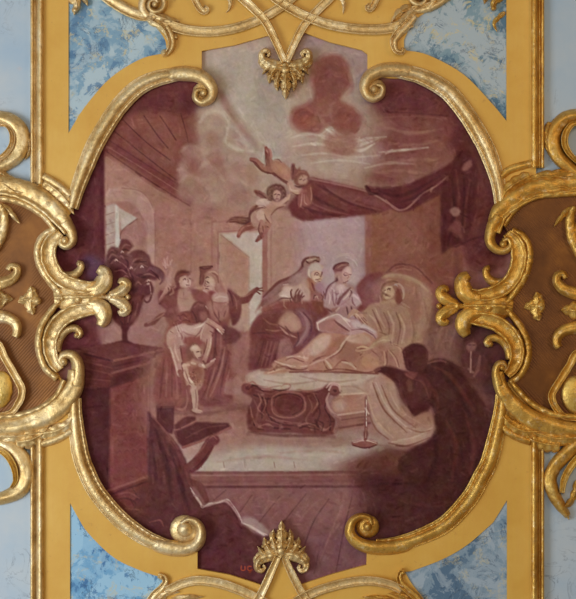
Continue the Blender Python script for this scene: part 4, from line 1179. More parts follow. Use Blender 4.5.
v.pl([(300, 420), (420, 370), (540, 250), (580, 250), (580, 400), (440, 440)], (166, 126, 116), .9, 1)
v.pl([(460, 360), (560, 270), (580, 300), (580, 360), (500, 380)], (180, 150, 142), .8, 1.6)
v.pl([(200, 450), (300, 405), (420, 395), (580, 400), (580, 500), (400, 505), (300, 500), (210, 492)], (160, 118, 106), .92, .9)
for f, c, w in (([(215, 440), (300, 470), (360, 478)], (186, 152, 140), 2.2), ([(300, 412), (380, 405), (460, 420), (560, 400)], (184, 150, 138), 2.4), ([(295, 434), (340, 416), (410, 440), (480, 450), (540, 440)], (116, 70, 64), 1.5),
                ([(208, 492), (290, 476), (340, 498), (420, 500), (500, 470), (570, 476)], (112, 66, 60), 1.5), ([(230, 462), (300, 488), (350, 500)], (126, 78, 70), 1.3), ([(400, 480), (480, 470), (570, 456)], (180, 146, 132), 2)):
    v.st(f, [.7, w, .7], c, .8, .7)

# girl with the halo
v = Close(320, 255, 12.8)
v.pl([(120, 60), (300, 20), (480, 60), (560, 200), (520, 300), (420, 380), (300, 340), (160, 380), (60, 300), (80, 150)], (162, 136, 138), .9, 2)
v.st([(330, 30), (400, 48), (450, 90), (478, 140)], [.8, 1.4, 1.4, .8], (186, 164, 164), .55)
v.st([(140, 150), (130, 210), (150, 260)], [.8, 1.4, .8], (182, 160, 158), .4)
v.pl([(70, 480), (110, 410), (190, 370), (300, 400), (400, 430), (480, 500), (520, 580), (500, 640), (90, 680), (60, 580)], (160, 126, 128), .96, .9)
v.pl([(168, 170), (206, 122), (290, 94), (356, 104), (372, 140), (330, 160), (296, 200), (290, 240), (200, 250), (184, 220)], (128, 84, 84), .98, .7)
v.st([(176, 176), (192, 140), (250, 108), (330, 96), (366, 108)], [2, 2, 1.2, 1.2, 1], (100, 60, 64), .85)
v.st([(230, 160), (280, 132), (336, 128)], [.8, 1.8, .8], (158, 118, 112), .75)
v.st([(200, 190), (250, 200), (290, 190)], [1, 2, 1], (112, 68, 70), .7)
v.pl([(200, 228), (290, 220), (300, 330), (262, 380), (200, 350), (190, 280)], (160, 122, 118), .96, .8)
v.pl([(284, 210), (310, 176), (352, 142), (398, 172), (404, 230), (388, 290), (352, 330), (316, 350), (286, 310)], (174, 138, 132), .98, .7)
v.pl([(330, 190), (360, 158), (396, 186), (390, 226), (346, 224)], (188, 158, 152), .75, .8)
v.st([(304, 250), (322, 262), (346, 258)], [.8, 1.1, .7], (104, 66, 70), .85, .45)
v.st([(308, 236), (330, 228), (350, 236)], .8, (132, 92, 90), .6, .5)
v.st([(374, 248), (392, 252), (402, 244)], [.7, 1, .7], (112, 72, 76), .75, .45)
v.st([(362, 250), (366, 282), (352, 296)], [.6, .9, .9], (138, 96, 92), .7, .5)
v.st([(330, 344), (352, 336), (362, 330)], [.7, 1, .6], (120, 76, 78), .7, .5)
v.st([(300, 356), (326, 354)], 1.1, (108, 68, 70), .6, .6)
v.pl([(196, 300), (212, 288), (230, 300), (226, 334), (204, 340)], (94, 56, 60), .9)
v.st([(222, 320), (172, 350), (112, 400), (80, 470), (66, 560)], [1.2, 1.4, 1.6, 1.4, 1], (102, 62, 68), .8)
v.pl([(210, 400), (250, 380), (300, 380), (330, 420), (270, 490), (230, 460)], (182, 152, 150), .85, .9)
for f in ([(140, 420), (180, 460), (190, 560)], [(110, 470), (130, 540), (120, 620)], [(250, 420), (256, 470), (230, 540)], [(300, 390), (270, 420), (262, 440)]):
    v.st(f, [.8, 1.8, .8], (188, 160, 160), .6)
for f in ([(160, 440), (160, 540), (180, 640)], [(200, 470), (210, 560), (190, 650)], [(190, 480), (215, 500), (240, 490)]):
    v.st(f, [.8, 1.6, .8], (126, 86, 92), .65)
v.st([(230, 620), (270, 540), (330, 478), (388, 424)], [3, 3.4, 3, 1.8], (122, 80, 80), .95)
v.st([(300, 570), (350, 520), (396, 440)], [1.2, 1.6, 1], (190, 160, 152), .75)
v.st([(390, 450), (404, 480), (380, 540)], [1, 1.8, 1], (110, 70, 72), .8)
v.st([(270, 640), (340, 590), (400, 550)], [1, 2.4, 1], (150, 112, 114), .7)
v.el(456, 570, 60, 76, (168, 138, 142), .95, .8)
v.st([(430, 500), (460, 530), (500, 580)], [1, 2, 1], (188, 160, 162), .7)
v.st([(410, 540), (420, 610), (450, 650)], [.8, 1.6, .8], (112, 72, 78), .75)
v.pl([(560, 300), (480, 440), (500, 560), (560, 620), (620, 560), (640, 300)], (120, 70, 72), .8, 1.4)

# sick woman: head
v = Close(365, 270, 11.5)
v.pl([(0, 180), (80, 120), (220, 80), (240, 200), (180, 360), (0, 430)], (124, 80, 82), .85, 1.6)
v.pl([(90, 200), (200, 110), (240, 140), (190, 300), (100, 340)], (138, 96, 90), .8, 1.6)
v.pl([(200, 100), (300, 80), (480, 110), (580, 130), (640, 300), (640, 560), (560, 600), (500, 500), (450, 300), (380, 150)], (138, 97, 84), .9, 1.8)
v.st([(200, 90), (300, 64), (420, 80), (540, 112), (620, 150)], [1.4, 3.4, 4, 4, 3], (150, 118, 100), .6, 1.6)
v.pl([(180, 260), (190, 190), (230, 150), (310, 128), (390, 150), (440, 230), (450, 330), (490, 410), (400, 420), (350, 370), (300, 360), (210, 330)], (136, 96, 82), .95, .9)
v.st([(186, 240), (200, 190), (236, 152), (310, 130), (370, 140)], [1.4, 2, 2.2, 2, 1.4], (116, 76, 66), .75)
v.st([(170, 300), (180, 360), (150, 400)], [1, 2, 1], (168, 126, 116), .5)
v.pl([(360, 220), (405, 226), (424, 320), (436, 400), (386, 404), (356, 370), (350, 300)], (114, 66, 56), .9, .8)
v.st([(360, 160), (400, 166), (436, 220), (446, 290), (436, 330)], [1.2, 2.2, 2.4, 2, 1.2], (158, 126, 112), .85)
v.st([(320, 180), (350, 168), (376, 184)], [.8, 1.6, .8], (160, 136, 136), .7)
v.st([(426, 380), (470, 410), (516, 436)], [2.4, 2.2, .8], (152, 114, 100), .85)
v.pl([(212, 226), (250, 192), (310, 194), (340, 240), (330, 290), (300, 330), (250, 338), (216, 310), (206, 270)], (164, 130, 110), .98, .7)
v.pl([(226, 200), (270, 180), (320, 190), (310, 206), (250, 210)], (176, 146, 126), .8, .7)
v.st([(256, 226), (272, 212), (294, 214)], [.9, 1.5, 1], (98, 64, 54), .85, .5)
v.st([(278, 226), (290, 230)], 1, (84, 54, 48), .7, .45)
v.st([(220, 240), (234, 232), (242, 238)], [.8, 1.2, .8], (110, 74, 62), .8, .5)
v.st([(246, 232), (236, 262), (228, 276)], [.8, 1.1, 1.1], (188, 158, 136), .7, .5)
v.st([(238, 282), (252, 284)], 1, (108, 70, 60), .8, .45)
v.st([(232, 296), (250, 292), (270, 298)], [.7, 1.1, .7], (112, 70, 62), .75, .45)
v.el(262, 318, 34, 14, (172, 140, 120), .7, .7)
v.el(300, 276, 22, 26, (172, 138, 118), .6, .8)
v.st([(216, 340), (262, 352), (310, 336)], [1, 2.4, 1.4], (124, 80, 68), .75)
v.pl([(230, 356), (330, 330), (360, 400), (440, 420), (490, 470), (480, 580), (180, 580), (160, 420)], (154, 118, 100), .92, 1)
v.pl([(280, 360), (330, 346), (356, 400), (300, 430)], (162, 126, 106), .8, 1)
v.pl([(60, 420), (120, 380), (180, 400), (200, 500), (150, 580), (20, 576), (20, 480)], (160, 120, 112), .9, 1)
for f in ([(30, 520), (70, 490), (110, 520)], [(170, 440), (190, 480), (200, 520)], [(300, 520), (340, 500), (400, 530)], [(380, 500), (430, 490), (470, 500)]):
    v.st(f, [.8, 2, .8], (176, 146, 132), .65)
for f in ([(100, 390), (140, 440), (150, 520)], [(220, 460), (260, 500), (290, 510)], [(350, 410), (420, 440), (460, 500)], [(180, 500), (200, 560)], [(90, 450), (80, 500)]):
    v.st(f, [.8, 1.4, .8], (118, 78, 68), .65)
v.st([(250, 500), (280, 540), (270, 576)], [1, 2, 1], (134, 96, 76), .6)

# sick woman: blanket, hands and robe
v = Close(310, 300, 7.2)
v.pl([(420, 40), (520, 30), (600, 20), (700, 80), (720, 320), (600, 380), (520, 360), (470, 280), (420, 180)], (148, 112, 98), .9, 1.2)
for f in ([(470, 60), (500, 130), (540, 200)], [(560, 80), (600, 180), (590, 300)], [(640, 100), (680, 200), (660, 310)], [(430, 110), (470, 150), (500, 230)]):
    v.st(f, [1, 2.6, 1], (172, 140, 122), .65, .9)
for f in ([(450, 70), (490, 160), (520, 230)], [(530, 90), (570, 190), (560, 290)], [(620, 90), (650, 190), (630, 320)], [(500, 230), (560, 260), (590, 330)]):
    v.st(f, [.8, 1.8, .8], (114, 76, 66), .65, .8)
v.pl([(30, 300), (90, 248), (200, 240), (300, 250), (400, 230), (500, 290), (560, 420), (500, 500), (400, 512), (250, 500), (0, 512), (0, 360)], (156, 112, 98), .95, 1)
v.pl([(0, 360), (30, 300), (90, 255), (150, 256), (130, 330), (60, 390), (0, 400)], (178, 146, 136), .9, 1.2)
v.pl([(150, 320), (210, 262), (250, 262), (180, 360), (110, 410)], (146, 98, 84), .85, 1.2)
v.pl([(235, 300), (300, 300), (350, 340), (350, 420), (260, 440), (200, 430), (200, 370)], (138, 94, 82), .8, 1.6)
v.pl([(255, 275), (300, 250), (370, 236), (440, 288), (400, 320), (330, 310), (290, 310)], (172, 138, 126), .88, 1)
v.st([(285, 256), (240, 310), (190, 380), (110, 424)], [1, 2, 2, 1], (184, 150, 136), .8, .7)
v.st([(262, 300), (212, 374), (140, 420)], [.7, 1.3, .7], (116, 70, 62), .75, .7)
v.st([(108, 430), (140, 470), (158, 500)], [1, 3, 1], (184, 152, 138), .8, .8)
v.st([(96, 440), (120, 490), (150, 506)], [.7, 1.3, .7], (114, 68, 60), .75, .7)
v.st([(165, 500), (210, 450), (250, 436), (330, 480)], [.8, 1.5, 1.4, .8], (124, 76, 66), .75, .7)
v.st([(230, 446), (290, 460), (330, 496)], [1, 3, 1], (178, 146, 130), .8, .9)
v.st([(0, 470), (60, 440), (100, 430)], [1, 2.4, 1], (178, 140, 128), .75)
v.st([(0, 456), (50, 420), (110, 400)], [.7, 1.4, .7], (118, 72, 66), .7)
v.st([(0, 508), (100, 510), (200, 496), (300, 508), (400, 522), (470, 510)], [1, 1.3, 1.3, 1.6, 1.3, 1], (116, 70, 62), .85, .7)
v.st([(340, 345), (380, 334), (420, 346), (450, 340)], [1, 1.8, 1.8, 1.6], (180, 146, 124), .85)
v.st([(350, 366), (390, 360), (420, 356)], [.8, 1.4, .9], (176, 140, 120), .8)
v.st([(352, 380), (380, 376), (360, 400)], .9, (108, 66, 58), .75)
v.st([(360, 350), (400, 350)], .7, (118, 74, 64), .7)
v.pl([(370, 420), (420, 390), (480, 420), (500, 470), (430, 500), (380, 480)], (164, 120, 98), .8, 1.2)
v.st([(440, 360), (490, 400), (520, 440)], [.8, 1.6, .8], (118, 72, 62), .7)
v.st([(440, 340), (500, 300), (580, 270)], [4, 6, 7], (162, 130, 110), .85, 1)
v.st([(490, 360), (520, 380), (500, 430)], [1, 1.8, 1], (112, 68, 60), .7)
v.st([(460, 320), (520, 290), (570, 290)], [.8, 1.6, .8], (178, 150, 130), .7)
v.pl([(48, 162), (120, 122), (206, 104), (262, 150), (330, 148), (400, 186), (478, 236), (470, 276), (400, 236), (300, 252), (220, 236), (70, 222)], (166, 132, 130), .96, .8)
v.pl([(58, 166), (170, 130), (196, 170), (280, 236), (180, 236), (72, 216)], (148, 102, 98), .92, .9)
v.st([(176, 148), (214, 180), (280, 224)], [1.2, 2.6, 1.4], (116, 74, 74), .85)
v.st([(52, 162), (62, 214)], 1.2, (186, 156, 148), .8)
v.st([(60, 160), (130, 124), (204, 104), (256, 150), (292, 196)], [.8, 1, 1.2, 1.4, .8], (190, 164, 158), .85)
v.pl([(300, 152), (350, 152), (460, 216), (474, 240), (390, 220), (320, 200)], (178, 156, 156), .85, 1)
v.st([(300, 216), (380, 212), (450, 250), (474, 280)], [1, 1.8, 1.6, .8], (120, 82, 84), .8)
v.st([(340, 196), (400, 208), (450, 232)], [.8, 1.2, .8], (136, 102, 106), .7)
v.st([(284, 104), (330, 84), (366, 118), (412, 160)], [2.4, 4, 3.4, 1.6], (164, 126, 112), .9, .7)
v.st([(290, 120), (330, 100), (372, 140)], [.8, 1.2, .8], (186, 156, 142), .7)
for f in ([(370, 130), (396, 160)], [(384, 126), (408, 152)], [(360, 140), (382, 168)]):
    v.st(f, .8, (112, 72, 66), .65)

# man with raised arm
v = Close(155, 255, 11.5)
v.pl([(90, 380), (110, 240), (170, 110), (240, 100), (230, 220), (180, 320), (140, 400)], (150, 110, 104), .85, 1.4)
v.st([(150, 400), (160, 280), (196, 180), (180, 130)], [3, 3.6, 3, 2], (160, 120, 112), .8, 1)
for f in ([(120, 130), (110, 80), (104, 50)], [(150, 120), (120, 90), (130, 40)], [(130, 150), (100, 120), (90, 90)], [(180, 110), (170, 70)]):
    v.st(f, [1.4, 1.2, .8], (166, 128, 122), .75)
v.st([(100, 130), (120, 170), (150, 150)], [.8, 1.4, .8], (118, 78, 80), .55)
v.pl([(232, 300), (240, 250), (300, 214), (370, 216), (386, 236), (300, 256), (272, 300), (280, 380), (256, 380)], (114, 68, 66), .95, .8)
v.st([(300, 226), (350, 220), (380, 230)], [1, 1.6, 1], (128, 76, 68), .8)
v.pl([(284, 270), (330, 242), (380, 244), (398, 290), (392, 350), (360, 376), (310, 370), (280, 330)], (164, 126, 116), .97, .7)
v.pl([(320, 300), (366, 286), (384, 320), (368, 362), (320, 350)], (178, 144, 134), .75, .8)
v.st([(324, 288), (344, 272), (354, 284)], [.8, 1.4, .9], (94, 56, 54), .8, .5)
v.st([(372, 276), (384, 296), (374, 316)], [.8, 1.1, .8], (118, 76, 70), .75, .5)
v.st([(362, 346), (386, 344)], 1.2, (110, 66, 62), .75, .5)
v.st([(398, 290), (404, 330), (396, 360)], 1, (182, 150, 140), .6)
v.pl([(260, 430), (300, 390), (400, 400), (430, 470), (410, 576), (270, 576)], (154, 116, 106), .92, 1.2)
v.st([(330, 430), (326, 480)], .9, (120, 78, 72), .5)
v.pl([(60, 520), (110, 460), (200, 420), (260, 400), (250, 500), (230, 580), (80, 580)], (112, 64, 62), .9, 1)
v.st([(120, 470), (160, 430), (150, 370)], [1, 2.4, 1], (96, 54, 54), .75)
v.st([(170, 460), (210, 430), (200, 380)], [1, 2.6, 1], (148, 104, 96), .7)
v.st([(160, 350), (190, 370), (220, 360)], [1, 1.6, 1], (104, 62, 62), .6)
v.pl([(420, 400), (500, 400), (580, 440), (570, 500), (470, 520), (430, 470)], (124, 74, 72), .9, 1)

# woman with the jug
v = Close(195, 260, 11.5)
v.pl([(280, 60), (560, 60), (560, 380), (440, 380), (330, 280), (270, 160)], (156, 118, 106), .8, 2)
v.pl([(60, 84), (180, 74), (190, 100), (140, 130), (110, 160), (100, 220), (80, 290), (52, 280), (66, 170)], (118, 72, 68), .95, .9)
v.st([(62, 90), (110, 104), (180, 92)], [1, 1.6, 1.2], (96, 54, 54), .8)
v.st([(66, 130), (60, 210), (56, 270)], [1.2, 1.8, 1], (94, 54, 54), .7)
v.pl([(100, 170), (150, 120), (230, 120), (280, 180), (300, 280), (350, 360), (280, 380), (230, 320), (210, 220), (150, 190)], (148, 106, 96), .95, .9)
v.st([(200, 150), (250, 180), (270, 260)], [1, 2.4, 1], (122, 78, 70), .7)
v.st([(160, 140), (220, 134), (262, 170)], [.8, 1.6, .8], (170, 130, 118), .7)
v.pl([(120, 220), (160, 186), (210, 210), (220, 280), (190, 330), (150, 330), (124, 280)], (166, 130, 118), .97, .7)
v.pl([(160, 220), (200, 220), (210, 280), (180, 310), (160, 270)], (178, 144, 132), .7, .8)
v.st([(124, 210), (140, 196), (160, 200)], [1, 1.5, .8], (92, 56, 52), .75, .5)
v.st([(140, 250), (158, 262)], 1.3, (92, 54, 52), .8, .5)
v.st([(124, 236), (120, 270), (134, 280)], [.8, 1, .8], (112, 70, 64), .7, .5)
v.st([(140, 306), (164, 300)], 1.1, (108, 64, 60), .75, .5)
v.st([(100, 350), (130, 366)], 2, (172, 134, 130), .75)
v.pl([(150, 372), (200, 350), (250, 390), (190, 410)], (118, 62, 62), .9, .9)
v.pl([(190, 420), (260, 370), (370, 390), (400, 450), (340, 490), (230, 490)], (162, 128, 122), .92, 1)
v.st([(230, 440), (290, 420), (360, 430)], [1, 2.2, 1], (176, 146, 140), .7)
v.st([(210, 480), (280, 498), (360, 490)], [1, 1.8, 1], (126, 80, 80), .75)
v.pl([(210, 500), (360, 500), (380, 580), (230, 580)], (146, 102, 96), .85, 1)
v.pl([(380, 340), (440, 390), (500, 420), (530, 520), (510, 600), (400, 600), (400, 460)], (112, 66, 64), .92, .9)
v.st([(384, 350), (420, 420), (440, 520)], [1, 2, 1], (92, 52, 52), .75)
v.st([(440, 400), (470, 470), (480, 560)], [1, 2, 1], (136, 88, 84), .65)
v.pl([(40, 380), (110, 370), (180, 430), (130, 480), (40, 450)], (130, 78, 76), .85, 1)

# kneeling woman
v = Close(160, 300, 9.6)
v.pl([(90, 220), (150, 140), (240, 120), (320, 140), (340, 200), (300, 230), (200, 250), (110, 300)], (124, 74, 68), .92, 1)
for f in ([(150, 160), (180, 150), (200, 180)], [(200, 150), (230, 140), (260, 170)], [(220, 200), (260, 190), (290, 210)], [(150, 210), (180, 190)]):
    v.st(f, [.8, 1.8, .8], (98, 54, 52), .65)
for f in ([(170, 180), (200, 200)], [(240, 170), (270, 190)], [(130, 220), (150, 240)]):
    v.st(f, [.8, 1.6, .8], (152, 104, 94), .6)
v.pl([(60, 350), (110, 270), (200, 230), (320, 236), (420, 225), (390, 290), (330, 350), (220, 360), (190, 340), (120, 350)], (164, 128, 120), .95, .9)
v.pl([(210, 250), (330, 246), (410, 232), (370, 290), (300, 320), (220, 310)], (176, 144, 134), .8, 1)
v.st([(330, 270), (390, 250), (420, 226), (460, 176)], [.8, 1.4, 1.8, 1], (194, 166, 156), .85)
v.st([(400, 270), (380, 310), (340, 350)], [.8, 1.4, .8], (108, 64, 62), .75)
v.st([(220, 300), (270, 330), (330, 340)], [1, 2, 1], (138, 96, 90), .6)
for f in ([(170, 230), (190, 290), (206, 330)], [(150, 250), (170, 300), (190, 350)], [(190, 240), (220, 300)]):
    v.st(f, [.7, 1.2, .7], (186, 156, 146), .6)
for f in ([(160, 250), (180, 300)], [(200, 320), (214, 360), (206, 380)], [(100, 300), (140, 330)]):
    v.st(f, [.8, 1.4, .8], (116, 70, 66), .65)
v.pl([(70, 350), (130, 330), (200, 370), (215, 420), (190, 450), (120, 440), (80, 470)], (164, 126, 116), .92, .9)
v.st([(130, 400), (160, 480), (190, 580)], [7, 6.6, 5], (162, 122, 112), .9, .8)
v.st([(140, 420), (150, 500), (180, 580)], [1, 2, 1], (182, 148, 136), .65)
v.st([(196, 440), (206, 520), (214, 580)], [.8, 1.8, 1], (104, 58, 56), .7)
v.pl([(310, 60), (360, 20), (420, 40), (460, 100), (470, 160), (430, 210), (350, 220), (310, 170), (298, 110)], (108, 62, 60), .96, .9)
v.pl([(380, 120), (430, 110), (460, 150), (430, 200), (390, 190)], (138, 90, 84), .85, 1)
v.st([(330, 70), (370, 40), (410, 60)], [1, 2, 1], (128, 80, 76), .7)
v.st([(310, 110), (340, 160), (350, 210)], [1, 2, 1], (88, 48, 48), .7)
v.st([(440, 60), (456, 80)], 1.2, (176, 136, 130), .7)
v.pl([(440, 210), (480, 240), (520, 290), (480, 350), (450, 400), (400, 390), (390, 310)], (156, 116, 108), .9, .9)
v.st([(430, 240), (400, 310), (390, 380)], [.8, 1.8, .8], (180, 146, 136), .65)
v.st([(480, 360), (470, 440), (440, 540)], [4.6, 4.6, 3.4], (160, 120, 110), .92, .7)
v.st([(488, 370), (478, 450), (452, 530)], [.8, 1.4, .8], (184, 150, 138), .65)
v.st([(452, 380), (440, 450), (420, 520)], [.8, 1.4, .8], (108, 62, 60), .7)
v.st([(460, 180), (510, 220), (580, 270)], [1.6, 3.4, 3], (166, 124, 114), .9)
v.st([(440, 220), (500, 256), (560, 300)], [.8, 1.6, 1], (112, 64, 64), .7)
v.st([(480, 300), (510, 320), (500, 350)], [.8, 1.4, .8], (104, 60, 60), .65)
v.st([(550, 280), (570, 304)], 1.4, (200, 172, 160), .8)
v.pl([(230, 370), (300, 350), (380, 370), (390, 420), (300, 440), (230, 420)], (128, 74, 70), .85, 1)

# child between her hands
v = Close(170, 340, 8)
v.pl([(130, 70), (160, 40), (200, 22), (240, 50), (258, 100), (250, 140), (220, 156), (180, 150), (150, 170), (130, 120)], (120, 76, 70), .95, .8)
v.pl([(160, 70), (190, 36), (230, 50), (252, 90), (246, 132), (220, 152), (196, 130), (180, 96)], (168, 132, 120), .97, .7)
v.el(200, 62, 26, 16, (184, 154, 142), .75, .7)
v.el(188, 36, 6, 4, (100, 60, 56), .8, .4)
v.st([(214, 96), (230, 92)], 1.2, (86, 50, 48), .8, .5)
v.st([(246, 92), (250, 106)], 1, (96, 58, 54), .7, .5)
v.st([(228, 142), (246, 138)], 1, (104, 62, 58), .7, .5)
v.st([(180, 90), (190, 116), (214, 150)], [.8, 1.4, .8], (116, 72, 66), .6)
v.pl([(110, 200), (150, 176), (210, 180), (260, 200), (262, 300), (240, 380), (180, 384), (150, 330), (120, 260)], (150, 106, 96), .95, .9)
v.pl([(160, 230), (250, 220), (250, 320), (180, 350)], (128, 80, 72), .8, 1.2)
rr = np.random.RandomState(3)
for k in range(34):
    x, y = rr.uniform(155, 250), rr.uniform(225, 380)
    v.el(x, y, 4, 4, (96, 56, 50) if k % 3 else (176, 136, 122), .6, .4)
v.st([(116, 204), (130, 250), (150, 310), (186, 352)], [4.4, 4, 3.4, 2.4], (168, 132, 120), .92, .6)
v.st([(150, 310), (176, 336)], 2, (196, 166, 152), .8)
v.st([(118, 240), (140, 300), (160, 350)], [.8, 1.2, .8], (110, 64, 60), .6)
v.st([(176, 184), (200, 190)], 2.4, (182, 150, 138), .7)
v.st([(240, 200), (290, 210), (320, 190), (350, 166)], [3.6, 3.2, 2.6, 1.6], (164, 126, 116), .92, .6)
v.st([(262, 200), (276, 214)], 2.2, (200, 172, 160), .7)
v.st([(330, 170), (352, 164)], 1.4, (186, 152, 142), .75)
v.st([(266, 170), (280, 190)], 2, (96, 54, 52), .7)
v.st([(186, 384), (194, 460), (200, 550)], [6.4, 5, 3.4], (164, 128, 118), .95, .7)
v.st([(204, 400), (210, 470), (206, 540)], [.8, 1.4, .8], (110, 66, 62), .55)
v.st([(196, 556), (214, 572), (240, 580)], [3, 3, 1.6], (160, 122, 114), .9)
v.st([(150, 380), (100, 460), (66, 540)], [5, 4, 3], (122, 72, 70), .8, .8)
v.st([(60, 550), (100, 556), (130, 530)], [1.6, 2.6, 1], (140, 94, 88), .7)
v.st([(130, 400), (140, 480), (120, 560)], [1, 2.4, 1], (146, 100, 94), .55)
v.pl([(280, 240), (360, 160), (420, 60), (480, 40), (480, 440), (380, 500), (270, 510)], (124, 74, 72), .75, 2)
for f, c in (([(420, 80), (380, 240), (270, 480)], (94, 52, 54)), ([(470, 90), (430, 260), (400, 440)], (98, 54, 56)), ([(330, 240), (300, 360), (250, 480)], (100, 56, 56)),
             ([(440, 60), (400, 260), (310, 480)], (152, 106, 100)), ([(360, 220), (330, 330), (280, 470)], (142, 96, 92)), ([(476, 240), (450, 350), (440, 430)], (146, 100, 96))):
    v.st(f, [1, 2.6, 1.2], c, .65, 1)
v.pl([(330, 450), (480, 430), (500, 500), (380, 520), (240, 520)], (110, 64, 64), .7, 1.2)
v.pl([(440, 360), (490, 300), (560, 300), (560, 430), (440, 430)], (146, 104, 100), .7, 1)

# putti
v = Close(225, 185, 8.23)
v.pl([(250, 60), (290, 50), (340, 90), (330, 116), (280, 96)], (124, 82, 76), .9, .7)
v.st([(256, 62), (300, 80), (340, 112)], [1, 1.6, 1], (98, 60, 56), .7)
v.pl([(10, 310), (50, 270), (110, 258), (180, 270), (200, 300), (150, 322), (90, 310), (40, 304)], (108, 68, 62), .92, .7, warp=.4)
for f in ([(30, 300), (90, 290), (160, 300)], [(60, 276), (120, 280), (180, 284)]):
    v.st(f, [.8, 1.6, .8], (140, 98, 88), .6)
v.st([(100, 312), (160, 322), (196, 300)], [.8, 1.4, .8], (88, 52, 50), .7)
v.pl([(100, 430), (110, 380), (150, 340), (220, 320), (250, 350), (190, 370), (140, 400), (122, 434)], (126, 78, 70), .94, .7)
v.st([(108, 400), (150, 350), (220, 330)], [.8, 1.6, .8], (160, 114, 102), .6)
v.pl([(214, 300), (210, 240), (250, 205), (310, 190), (350, 230), (350, 280), (300, 340), (240, 345)], (160, 122, 110), .96, .8)
v.el(296, 250, 40, 46, (178, 146, 134), .8, .9)
v.st([(206, 300), (204, 246), (240, 206), (300, 186), (330, 190)], [1.4, 2.4, 2.2, 1.6, .8], (104, 62, 58), .8)
v.pl([(264, 160), (280, 124), (340, 116), (380, 140), (360, 180), (300, 180)], (176, 146, 136), .95, .7)
v.st([(270, 166), (310, 170), (340, 186)], [.8, 1.2, .8], (116, 72, 66), .65)
v.pl([(340, 170), (400, 150), (480, 150), (500, 170), (430, 190), (390, 240), (350, 240)], (162, 124, 112), .95, .8)
v.st([(380, 156), (450, 156), (500, 110)], [3, 3.4, 2.4], (170, 132, 120), .9)
v.st([(380, 246), (420, 200), (480, 176)], [1, 1.6, 1], (112, 68, 62), .7)
v.pl([(350, 90), (356, 50), (396, 16), (450, 12), (490, 40), (490, 90), (450, 130), (400, 130), (360, 120)], (110, 74, 68), .95, .8)
for x, y in ((366, 60), (384, 34), (420, 20), (456, 24), (478, 54), (480, 90), (366, 100), (380, 80)):
    v.st([(x - 10, y + 6), (x, y - 8), (x + 12, y + 2)], [.8, 1.4, .8], (142, 104, 94), .5)
v.pl([(396, 70), (416, 44), (450, 50), (460, 84), (446, 124), (420, 132), (400, 110)], (168, 130, 118), .97, .6)
v.st([(408, 78), (420, 74)], 1.1, (92, 56, 54), .75, .5)
v.st([(436, 78), (448, 80)], 1.1, (92, 56, 54), .75, .5)
v.st([(430, 84), (428, 100)], .8, (132, 90, 82), .6, .5)
v.st([(420, 114), (438, 114)], 1, (112, 68, 64), .7, .5)
v.st([(330, 220), (350, 250), (370, 290), (378, 320)], [2.4, 3, 2.6, 2], (166, 126, 114), .9)
v.st([(378, 320), (340, 330), (310, 318)], [2, 2.8, 2], (150, 106, 96), .9)
v.st([(326, 240), (340, 280), (366, 310)], [.8, 1.4, .8], (108, 66, 60), .7)
v.st([(300, 300), (290, 350), (300, 390)], [4, 4.6, 3.4], (150, 106, 96), .92)
v.st([(336, 340), (340, 380), (316, 410)], [2, 3, 2], (140, 94, 86), .85)
v.st([(288, 310), (276, 360), (284, 400)], [1, 1.6, 1], (102, 60, 56), .75)
v.st([(310, 340), (316, 380)], 1.2, (104, 62, 58), .65)
v.st([(300, 400), (276, 430), (252, 464)], [3, 2.6, 1.4], (116, 72, 66), .9)
v = Close(245, 140, 8.23)
v.pl([(40, 166), (70, 148), (110, 160), (150, 200), (200, 220), (240, 240), (210, 275), (150, 262), (110, 220), (80, 190)], (142, 96, 86), .95, .8)
v.st([(44, 170), (90, 188), (140, 250), (210, 274)], [1, 1.4, 2, 1.4], (102, 60, 56), .7)
v.pl([(150, 44), (180, 60), (214, 90), (222, 150), (220, 210), (180, 220), (166, 170), (190, 100), (164, 70)], (134, 88, 80), .95, .8)
v.st([(206, 90), (214, 140), (212, 200)], [.8, 1.6, .8], (166, 120, 108), .6)
v.st([(176, 110), (170, 160), (176, 210)], [.8, 1.8, 1], (104, 62, 58), .65)
v.st([(140, 90), (150, 120), (140, 160)], [1, 2.4, 1], (176, 156, 146), .6)
v.pl([(210, 200), (250, 160), (320, 190), (370, 240), (390, 290), (350, 340), (290, 310), (240, 270)], (156, 112, 98), .95, .9)
v.pl([(250, 190), (300, 200), (350, 250), (340, 290), (290, 260)], (168, 124, 106), .8, 1.2)
v.st([(236, 268), (290, 314), (350, 346)], [1, 2, 1.4], (104, 62, 56), .75)
v.st([(244, 156), (276, 160), (300, 184)], [.8, 1.4, .8], (118, 76, 70), .6)
v.pl([(378, 290), (376, 240), (388, 194), (410, 224), (440, 250), (458, 220), (440, 270), (400, 320)], (120, 76, 72), .9, .7)
v.st([(392, 210), (398, 250), (390, 290)], [.8, 1.4, .8], (92, 54, 52), .7)
v.pl([(400, 330), (416, 270), (460, 244), (510, 260), (526, 300), (510, 350), (460, 376), (420, 366)], (122, 78, 70), .95, .8)
v.pl([(436, 320), (470, 286), (514, 300), (510, 346), (470, 366), (440, 356)], (162, 124, 112), .95, .7)
v.st([(450, 326), (466, 322)], 1, (96, 58, 54), .7, .5)
v.st([(480, 334), (494, 324)], 1, (96, 58, 54), .6, .5)
v.st([(420, 290), (450, 262), (490, 264)], [.8, 1.8, .8], (148, 104, 92), .6)
v.st([(410, 376), (440, 386), (470, 376)], [1, 2, 1], (92, 54, 50), .7)
v.pl([(350, 360), (390, 340), (410, 390), (470, 400), (480, 426), (420, 436), (366, 420)], (160, 122, 110), .95, .7)
v.st([(366, 370), (380, 410), (440, 420)], [.8, 2, .8], (180, 146, 134), .65)
v.pl([(450, 430), (540, 360), (556, 480), (520, 540), (470, 530), (440, 560)], (132, 80, 76), .8, .9)
